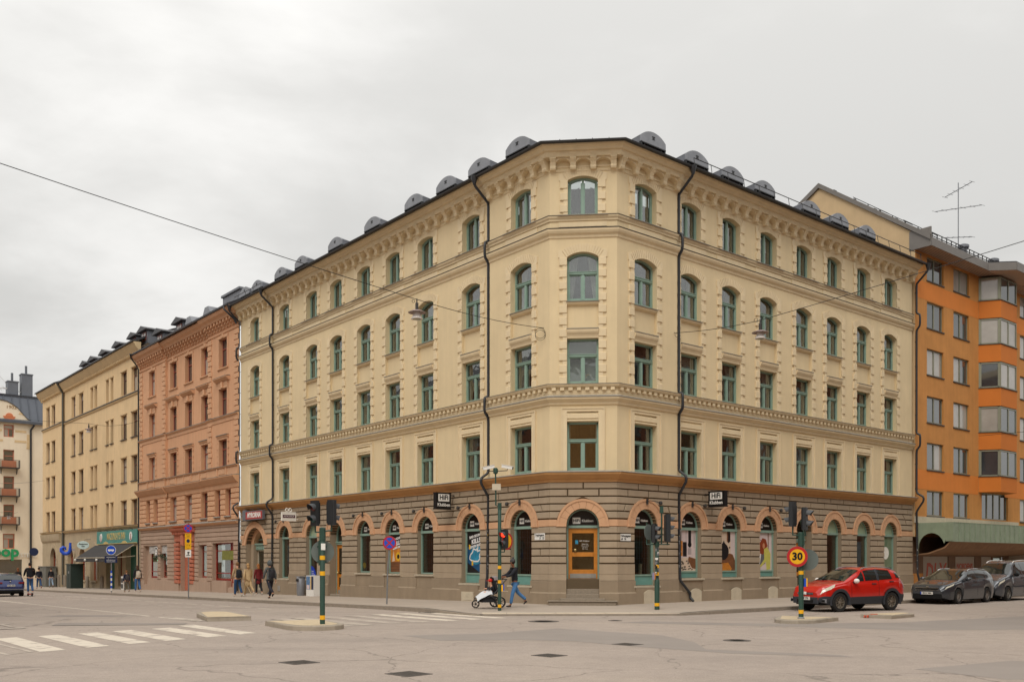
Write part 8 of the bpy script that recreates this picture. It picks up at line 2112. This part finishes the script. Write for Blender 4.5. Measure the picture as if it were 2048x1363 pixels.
# ================================================================ people
SK = mat('skin_light', '#d3a183', 0.6); SKD = mat('skin_brown', '#8a5a40', 0.6)
def skinmesh(name, joints, edges, m, parent, M, root=0, sub=1, **k):
    me = bpy.data.meshes.new(name); me.from_pydata([j[0] for j in joints], edges, [])
    me.materials.append(m)
    o = kid(link(name, me, parent, M, **k))
    md = o.modifiers.new('skin', 'SKIN'); md.use_smooth_shade = True
    sv = me.skin_vertices[0].data if me.skin_vertices else None
    if sv is None:
        me.attributes.new('skin', 'FLOAT', 'POINT')
    for i, j in enumerate(joints):
        r = j[1]; sv[i].radius = r if isinstance(r, tuple) else (r, r); sv[i].use_root = (i == root)
    if sub: s_ = o.modifiers.new('sub', 'SUBSURF'); s_.levels = sub; s_.render_levels = sub
    return o
def person(label, x, y, face, H=1.72, z=None, lf=0.0, lb=0.0, arms=((0.1, 0.1), (-0.1, 0.1)), skin=SK, hair='#5a3f28', hairlen=0, top='#8a7c66', toplen=0.0, legs='#2f4a72', shoes='#3a3532', hood=None, bag=None, lean=0.0, turn=0.0, hat=None, wide=1.0, group='people on the pavements', skirt=None, hands=True):
    """face: heading vector; lf/lb: forward swing (radians) of left and right leg; arms: (swing, bend) left and right"""
    z0 = zg(x, y) if z is None else z
    M = T(x, y, z0) @ RZ(math.atan2(face[1], face[0])-math.pi/2) @ Matrix.Scale(H/1.72, 4)   # local +y forward, +x to their right
    P = empty('person', M, label, 'person', group)
    hipz = 0.90-0.05*max(abs(lf), abs(lb))
    def leg(sx, sw, kneebend):
        hip = Vector((sx*0.095, 0, hipz)); kn = hip+Vector((sx*0.005, math.sin(sw)*0.43, -math.cos(sw)*0.43))
        a2 = sw-kneebend; an = kn+Vector((0, math.sin(a2)*0.42, -math.cos(a2)*0.42)); return hip, kn, an
    legsP = [leg(-1, lf, 0.12 if lf > 0 else 0.45), leg(1, lb, 0.12 if lb > 0 else 0.45)]
    low = min(l[2].z for l in legsP); dz = 0.075-low
    for i in range(2): legsP[i] = tuple(v+Vector((0, 0, dz)) for v in legsP[i])
    pel = Vector((0, 0, hipz+0.06+dz)); ch = pel+Vector((0, 0.36*math.sin(lean), 0.36*math.cos(lean))); nk = ch+Vector((0, 0.16*math.sin(lean), 0.16*math.cos(lean))); hd = nk+Vector((0, 0.04, 0.15))
    arm = []
    for sx, (sw, bd) in zip((-1, 1), arms):
        sh = ch+Vector((sx*0.175*wide, 0, 0.08)); el = sh+Vector((sx*0.05, math.sin(sw)*0.29, -math.cos(sw)*0.29)); w_ = el+Vector((-sx*0.01, math.sin(sw+bd)*0.25, -math.cos(sw+bd)*0.25)); arm.append((sh, el, w_))
    # body: pelvis, chest, neck, head, arms with hands, legs
    J = [(pel, (0.12, 0.09)), (ch, (0.13, 0.09)), (nk, 0.048), (hd-Vector((0, 0, 0.03)), (0.068, 0.078)), (hd+Vector((0, 0.005, 0.07)), (0.072, 0.088)), (hd+Vector((0, 0, 0.13)), (0.045, 0.055))]
    E = [(0, 1), (1, 2), (2, 3), (3, 4), (4, 5)]
    for sh, el, w_ in arm:
        b = len(J); J += [(sh, 0.045), (el, 0.038), (w_, 0.026)]; E += [(1, b), (b, b+1), (b+1, b+2)]
        if hands:
            d = (w_-el).normalized(); q = d.cross(Vector((1, 0, 0)))
            q = q.normalized() if q.length > 0.1 else Vector((0, 1, 0))
            pm = w_+d*0.075; h0 = len(J); J.append((pm, (0.020, 0.036))); E.append((b+2, h0))
            sxn = -1 if sh.x < 0 else 1
            for k, (off, ln) in enumerate(((-0.03, 0.065), (-0.01, 0.078), (0.01, 0.074), (0.03, 0.058))):
                a = len(J); J += [(pm+d*0.035+q*off, 0.0095), (pm+d*(0.035+ln*0.55)+q*off*1.1-Vector((sxn*0.008, 0, 0)), 0.009), (pm+d*(0.03+ln)+q*off*1.1-Vector((sxn*0.026, 0, 0)), 0.0075)]; E += [(h0, a), (a, a+1), (a+1, a+2)]
            a = len(J); J += [(w_+d*0.05-q*0.04, 0.011), (w_+d*0.095-q*0.055, 0.009)]; E += [(b+2, a), (a, a+1)]
    for hp, kn, an in legsP:
        b = len(J); J += [(hp, 0.075), (kn, 0.05), (an, 0.036), (an+Vector((0, 0.10, -0.045)), 0.03)]; E += [(0, b), (b, b+1), (b+1, b+2), (b+2, b+3)]
    skinmesh('body', J, E, skin, P, M)
    hx = lambda h: mat('cloth_'+h.strip('#'), h, 0.85, var=0.12, ns=9)
    # trousers
    J = [(pel, (0.145*wide, 0.105))]; E = []
    for hp, kn, an in legsP: b = len(J); J += [(hp-Vector((0, 0, 0.06)), 0.098), (kn, 0.075), (an+Vector((0, 0, 0.02)), 0.064)]; E += [(0, b), (b, b+1), (b+1, b+2)]
    skinmesh('trousers', J, E, hx(legs), P, M)
    # coat or jacket
    J = [(ch, (0.175*wide, 0.125)), (ch+Vector((0, 0, 0.10)), (0.13*wide, 0.09)), (nk+Vector((0, 0, -0.02)), 0.065), (pel+Vector((0, 0, 0.10)), (0.165*wide, 0.122)), (pel+Vector((0, 0, -0.06)), (0.175*wide, 0.128))]
    E = [(0, 1), (1, 2), (0, 3), (3, 4)]
    if toplen: J.append((pel+Vector((0, 0, -0.06-toplen)), (0.19*wide, 0.14))); E.append((4, 5))
    for sh, el, w_ in arm: b = len(J); J += [(sh, 0.072), (el, 0.06), (w_+(el-w_)*0.12, 0.047)]; E += [(1, b), (b, b+1), (b+1, b+2)]
    skinmesh('jacket', J, E, hx(top), P, M)
    # shoes
    for hp, kn, an in legsP:
        f = (an-kn).normalized(); toe = Vector((0, 0.19, -0.045)) if an.z-0.075 < 0.02 else Vector((0, 0.10, -0.15))
        skinmesh('shoe', [(an+Vector((0, -0.035, -0.035)), (0.042, 0.035)), (an+toe*0.45+Vector((0, 0, -0.025)), (0.044, 0.032)), (an+toe, (0.034, 0.022))], [(0, 1), (1, 2)], hx(shoes), P, M)
    R_t = RZ(turn)
    Mh = M @ T(hd.x, hd.y, hd.z) @ R_t
    hm = hx(hair)
    if hood:
        mb = MB(Mh); mb.sphere((0, -0.025, 0.045), 0.125, 0.135, 0.155, 12, 9); mb.build('hood', hx(hood), P, smooth=60)
    else:
        mb = MB(Mh); mb.sphere((0, -0.018, 0.065), 0.088, 0.102, 0.105, 12, 9)
        if hairlen: mb.add([], []); mb.sphere((0, -0.075, -0.02-hairlen/2), 0.088, 0.055, 0.08+hairlen/2, 10, 8)
        mb.build('hair', hm, P, smooth=60)
    if hat:
        mb = MB(Mh); mb.sphere((0, -0.012, 0.085), 0.097, 0.108, 0.10, 12, 8); mb.sphere((0, -0.03, 0.19), 0.045, n=8, m=6); mb.build('knitted_hat', hx(hat), P, smooth=60)
    fc = MB(Mh); fc.sphere((0, 0.087, 0.02), 0.014, 0.018, 0.022, 8, 6); fc.sphere((-0.078, 0, 0.02), 0.012, 0.02, 0.03, 6, 5); fc.sphere((0.078, 0, 0.02), 0.012, 0.02, 0.03, 6, 5); fc.build('nose_and_ears', skin, P, smooth=60)
    ey = MB(Mh); 
    for sx in (-1, 1): ey.sphere((sx*0.03, 0.078, 0.045), 0.010, n=6, m=4)
    ey.sphere((0, 0.08, -0.025), 0.022, 0.006, 0.006, 8, 4); ey.build('eyes_and_mouth', hx('#3a2622'), P)
    if bag:
        mb = MB(M @ T(0, ch.y-0.20, ch.z-0.14)); v = 0.15
        mb.sphere((0, 0, 0), 0.155, 0.10, 0.235, 12, 8); mb.bbox(-0.13, 0.13, -0.06, 0.09, -0.21, 0.18, 0.02)
        for sx in (-1, 1): mb.tube([(sx*0.11, 0.09, -0.15), (sx*0.12, 0.24, -0.05), (sx*0.12, 0.30, 0.15), (sx*0.10, 0.20, 0.26), (sx*0.09, 0.05, 0.2)], 0.018, 5)
        o = mb.build('backpack', hx(bag), None, smooth=40); props(o, 'backpack worn by the '+label[0].lower()+label[1:].replace('Person', 'person'), 'backpack', 'backpacks')
        if len(o['label'].split()) > 15: o['label'] = ' '.join(o['label'].split()[:15])
    return P, M
away = (DL.x, DL.y)
person('woman in dark jacket, grey bobble hat and blue jeans pushing the stroller', 0.10, 34.05, (-0.93, -0.36), 1.68, lf=0.30, lb=-0.42, arms=((0.75, 0.55), (0.75, 0.55)), skin=SKD, hair='#2a211c', top='#23252c', legs='#4d7db0', shoes='#2c2829', hat='#4c4a49', lean=0.10, turn=R_(-55))
person('person in beige jacket and blue jeans with a black backpack, walking away', -14.76, 50.14, away, 1.76, lf=0.15, lb=-0.2, arms=((0.25, 0.3), (-0.15, 0.25)), hair='#7a5a3a', top='#b39a78', legs='#27466b', shoes='#c9c2b4', bag='#20222a')
person('person in long sand coloured coat and trousers carrying a stick, walking away', -14.45, 51.07, away, 1.72, lf=0.30, lb=-0.45, arms=((-0.1, 0.2), (0.2, 0.5)), hair='#b08b5c', hairlen=0.06, top='#cdb187', toplen=0.42, legs='#c0a57c', shoes='#d4cdbf', wide=1.05)
mb = MB(); mb.tube([(-14.55, 50.7, 0.55), (-14.12, 50.6, -0.15)], 0.022, 6); mb.build('stick', mat('stick_wood', '#c9b18a', 0.6), label='pale stick held by the person in the sand coloured coat', cat='stick')
person('person in dark red knee length coat, black tights, walking by the arched door', -14.75, 54.24, away, 1.70, lf=0.12, lb=-0.15, hair='#9a6234', hairlen=0.14, top='#6e1d22', toplen=0.34, legs='#17161a', shoes='#cfc6ba')
person('person in grey hooded jacket and dark trousers with black backpack, mid stride', -11.92, 45.93, away, 1.80, lf=-0.5, lb=0.35, arms=((0.3, 0.3), (-0.3, 0.2)), hood='#565a5a', top='#5d605f', toplen=0.06, legs='#22242e', shoes='#1c1b1d', bag='#2a2b30', wide=1.12)
person('child in navy jacket with grey backpack near the pub door', -26.5, 64.11, away, 1.42, lf=0.2, lb=-0.25, hair='#8a6038', top='#2e3350', legs='#6b665e', shoes='#7a5a40', bag='#4a4648')
person('person with long brown hair, blue jeans and pale backpack by the pub door', -25.64, 63.84, away, 1.74, lf=0.15, lb=-0.15, hair='#4d3424', hairlen=0.16, top='#23222a', legs='#41699a', shoes='#d8d4cc', bag='#cbbfae')
P, M = person('man in black jacket and blue jeans riding an electric scooter away', -30.6, 59.2, away, 1.86, z=zg(-30.6, 59.2)+0.05, lf=0.04, lb=-0.04, arms=((0.35, 0.8), (0.35, 0.8)), hair='#2a221d', top='#1d1d22', legs='#335a88', shoes='#c8c3bb', wide=1.25)
mb = MB(T(-30.6, 59.2, zg(-30.6, 59.2)-0.12) @ RZ(math.atan2(away[1], away[0])-math.pi/2))
mb.box(-0.09, 0.09, -0.5, 0.35, 0.12, 0.17); mb.tube([(0, 0.35, 0.14), (0, 0.5, 0.3), (0, 0.42, 1.15)], 0.025, 6); mb.tube([(-0.25, 0.42, 1.15), (0.25, 0.42, 1.15)], 0.018, 6); mb.mi = 1
for y in (-0.55, 0.52): mb.lathe([(0.04, -0.03), (0.115, -0.03), (0.12, 0), (0.115, 0.03), (0.04, 0.03)], 14, T(0, y, 0.12) @ Matrix.Rotation(R_(90), 4, 'Y'))
mb.build('electric_scooter', [mat('scooter_red', '#a8443c', 0.5), M_tyre], label='small electric scooter under the man in the black jacket', cat='scooter')
person('man in navy jacket and dark jeans walking on the pavement beyond the scooter', -41.6, 82.0, away, 1.78, lf=0.3, lb=-0.3, hair='#2c2622', top='#1e2130', legs='#2c4a72', shoes='#8a3a30')
person('person in dark coat and pale jeans among the far group at the street corner', -43.5, 88.0, away, 1.76, lf=0.2, lb=-0.2, hair='#5a4030', top='#26262c', legs='#8fa3b8')
person('person in black and white clothes at the right of the far group', -44.6, 91.5, away, 1.68, lf=0.2, lb=-0.2, hair='#3a2c24', top='#d2cfca', legs='#1b1b1f')
person('person with long auburn hair partly hidden by the orange signs', -40.0, 75.5, away, 1.70, lf=0.1, lb=-0.1, hair='#7a4a2a', hairlen=0.16, top='#2b2b2f', legs='#25252a')
person('person in white shirt standing behind the blue car', -49.0, 88.0, (0.3, -1), 1.74, hair='#8a6a48', top='#dcd8d2', legs='#3a3a40')

# ---------------------------------------------------------------- stroller with a child
hv = Vector((-0.93, -0.36, 0)).normalized()
Mp = T(-0.78, 33.3, zg(-0.78, 33.3)) @ RZ(math.atan2(hv.y, hv.x)-math.pi/2)      # +y forward
ST = empty('stroller', Mp, 'three wheeled stroller with grey hood and pale blanket pushed along the pavement', 'stroller')
M_fr = mat('stroller_frame', '#1e1e20', 0.4); M_hd = mat('stroller_hood', '#8b8384', 0.85, var=0.08, ns=8); M_st = mat('stroller_seat', '#232427', 0.85); M_bl = mat('pale_blanket', '#cdd0d2', 0.9, var=0.08, ns=10)
mb = MB(Mp)
for sx in (-1, 1): mb.tube([(sx*0.26, -0.28, 0.2), (sx*0.24, 0.05, 0.42), (sx*0.10, 0.5, 0.24)], 0.018, 6); mb.tube([(sx*0.24, 0.02, 0.4), (sx*0.23, -0.35, 0.82), (sx*0.22, -0.55, 1.02)], 0.018, 6)
mb.tube([(-0.22, -0.55, 1.02), (0.22, -0.55, 1.02)], 0.022, 6); mb.tube([(-0.28, -0.28, 0.2), (0.28, -0.28, 0.2)], 0.016, 6); mb.build('frame', M_fr, ST, smooth=50)
X = Matrix.Rotation(R_(90), 4, 'Y')
for (wx, wy, r) in ((-0.29, -0.28, 0.20), (0.29, -0.28, 0.20), (0.0, 0.55, 0.145)):
    w = MB(Mp @ T(wx, wy, r)); w.lathe([(r*0.78, -0.028), (r*0.97, -0.024), (r, 0), (r*0.97, 0.024), (r*0.78, 0.028)], 24, X)
    n_ = MB(Mp @ T(wx, wy, r)); n_.lathe([(0.03, -0.03), (0.03, 0.03)], 10, X)
    for k in range(5): a = k*2*math.pi/5; n_.tube([(0, 0, 0), (0, r*0.8*math.cos(a), r*0.8*math.sin(a))], 0.012, 5)
    wh = MB(Mp @ T(wx, wy, r)); 
    rim = MB(Mp @ T(wx, wy, r)); vs_ = []
    for k in range(24):
        a = 2*math.pi*k/24
        for xx, rr in ((-0.022, r*0.76), (0.022, r*0.76), (0.022, r), (-0.022, r)): vs_.append((xx, rr*math.cos(a), rr*math.sin(a)))
    rim.add(vs_, [(4*k+j, 4*((k+1) % 24)+j, 4*((k+1) % 24)+(j+1) % 4, 4*k+(j+1) % 4) for k in range(24) for j in range(4)])
    o = rim.build('wheel', M_tyre, ST); n_.build('spokes', M_fr, o)
mb = MB(Mp); mb.extz([(-0.2, -0.15), (0.2, -0.15), (0.17, 0.35), (-0.17, 0.35)], 0.2, 0.42); mb.build('basket', M_st, ST)
mb = MB(Mp @ T(0, 0, 0.5) @ Matrix.Rotation(R_(-14), 4, 'X')); mb.bbox(-0.19, 0.19, -0.2, 0.28, -0.04, 0.04, 0.03); mb.box(-0.2, 0.2, -0.26, -0.19, 0.0, 0.5); mb.build('seat', M_st, ST)
mb = MB(Mp @ T(0, -0.18, 0.78)); n = 10; vs_ = []
for k in range(n+1):
    a = R_(-15+125*k/n)
    for x, rr in ((-0.22, 0.22), (-0.2, 0.33), (0, 0.37), (0.2, 0.33), (0.22, 0.22)): vs_.append((x, -0.02-rr*math.cos(a)*0.85+0.05*k/n, rr*math.sin(a)*0.95))
mb.add(vs_, [(5*k+j, 5*k+j+1, 5*k+j+6, 5*k+j+5) for k in range(n) for j in range(4)]); mb.build('hood', M_hd, ST, smooth=60)
BL = MB(Mp); vs_ = []
for i in range(9):
    for j in range(7):
        u, v = i/8, j/6; xx = (v-0.5)*0.52*(1-0.12*u); vs_.append((xx, 0.0+0.55*u, 0.66-0.20*u*u-0.05*u-0.35*abs(v-0.5)**2*2+0.012*math.sin(9*u+5*v)))
BL.add(vs_, [(i*7+j, i*7+j+1, (i+1)*7+j+1, (i+1)*7+j) for i in range(8) for j in range(6)])
props(BL.build('blanket', M_bl, None, smooth=60), 'pale grey blanket over the legs of the child in the stroller', 'blanket')
CH = empty('person', Mp @ T(0, 0, 0.55), 'small child in red cap and dark jacket sitting in the stroller', 'person', 'people on the pavements')
J = [(Vector((0, -0.08, 0.56)), (0.08, 0.07)), (Vector((0, -0.06, 0.72)), (0.08, 0.06)), (Vector((0, -0.03, 0.82)), 0.035), (Vector((0, -0.01, 0.90)), (0.062, 0.07)), (Vector((0, -0.01, 0.97)), (0.055, 0.06))]; E = [(0, 1), (1, 2), (2, 3), (3, 4)]
for sx in (-1, 1):
    b = len(J); J += [(Vector((sx*0.10, -0.05, 0.74)), 0.03), (Vector((sx*0.14, 0.08, 0.66)), 0.025), (Vector((sx*0.07, 0.17, 0.68)), 0.02), (Vector((sx*0.05, 0.20, 0.685)), 0.02)]; E += [(1, b), (b, b+1), (b+1, b+2), (b+2, b+3)]
    for q in range(4): a = len(J); J += [(Vector((sx*0.05-0.015+0.01*q, 0.225, 0.685)), 0.006), (Vector((sx*0.05-0.015+0.01*q, 0.24, 0.675)), 0.005)]; E += [(b+3, a), (a, a+1)]
    a = len(J); J += [(Vector((sx*0.03, 0.205, 0.70)), 0.006)]; E.append((b+2, a))
    b = len(J); J += [(Vector((sx*0.06, 0.0, 0.54)), 0.05), (Vector((sx*0.08, 0.24, 0.56)), 0.04), (Vector((sx*0.07, 0.38, 0.38)), 0.032)]; E += [(0, b), (b, b+1), (b+1, b+2)]
skinmesh('body', J, E, SK, CH, Mp)
J = [(Vector((0, -0.07, 0.70)), (0.11, 0.09)), (Vector((0, -0.09, 0.56)), (0.11, 0.09)), (Vector((0, -0.05, 0.79)), 0.05)]; E = [(0, 1), (0, 2)]
for sx in (-1, 1): b = len(J); J += [(Vector((sx*0.11, -0.05, 0.74)), 0.045), (Vector((sx*0.14, 0.08, 0.66)), 0.038), (Vector((sx*0.08, 0.16, 0.68)), 0.03)]; E += [(0, b), (b, b+1), (b+1, b+2)]
skinmesh('jacket', J, E, mat('child_jacket', '#2a2b30', 0.85), CH, Mp)
mb = MB(Mp @ T(0, -0.01, 0.97)); mb.sphere((0, 0, 0), 0.078, 0.085, 0.07, 12, 8); mb.extz([(-0.06, 0.05), (0.06, 0.05), (0.05, 0.15), (-0.05, 0.15)], -0.01, 0.003); mb.build('cap', mat('cap_red', '#c8271c', 0.7), CH, smooth=50)
# ---------------------------------------------------------------- lettering curves become plain meshes
bpy.context.view_layer.update()
dg = bpy.context.evaluated_depsgraph_get()
for o in [q for q in scene.objects if q.type == 'FONT']:
    me = bpy.data.meshes.new_from_object(o.evaluated_get(dg)); me.name = o.name
    if not me.materials: me.materials.append(o.data.materials[0])
    nm = o.name; n = bpy.data.objects.new(nm+'_', me); COL.objects.link(n)
    n.parent = o.parent; n.matrix_basis = o.matrix_basis.copy()
    for k in ('label', 'category', 'group', 'kind'):
        if k in o: n[k] = o[k]
    bpy.data.objects.remove(o); n.name = nm
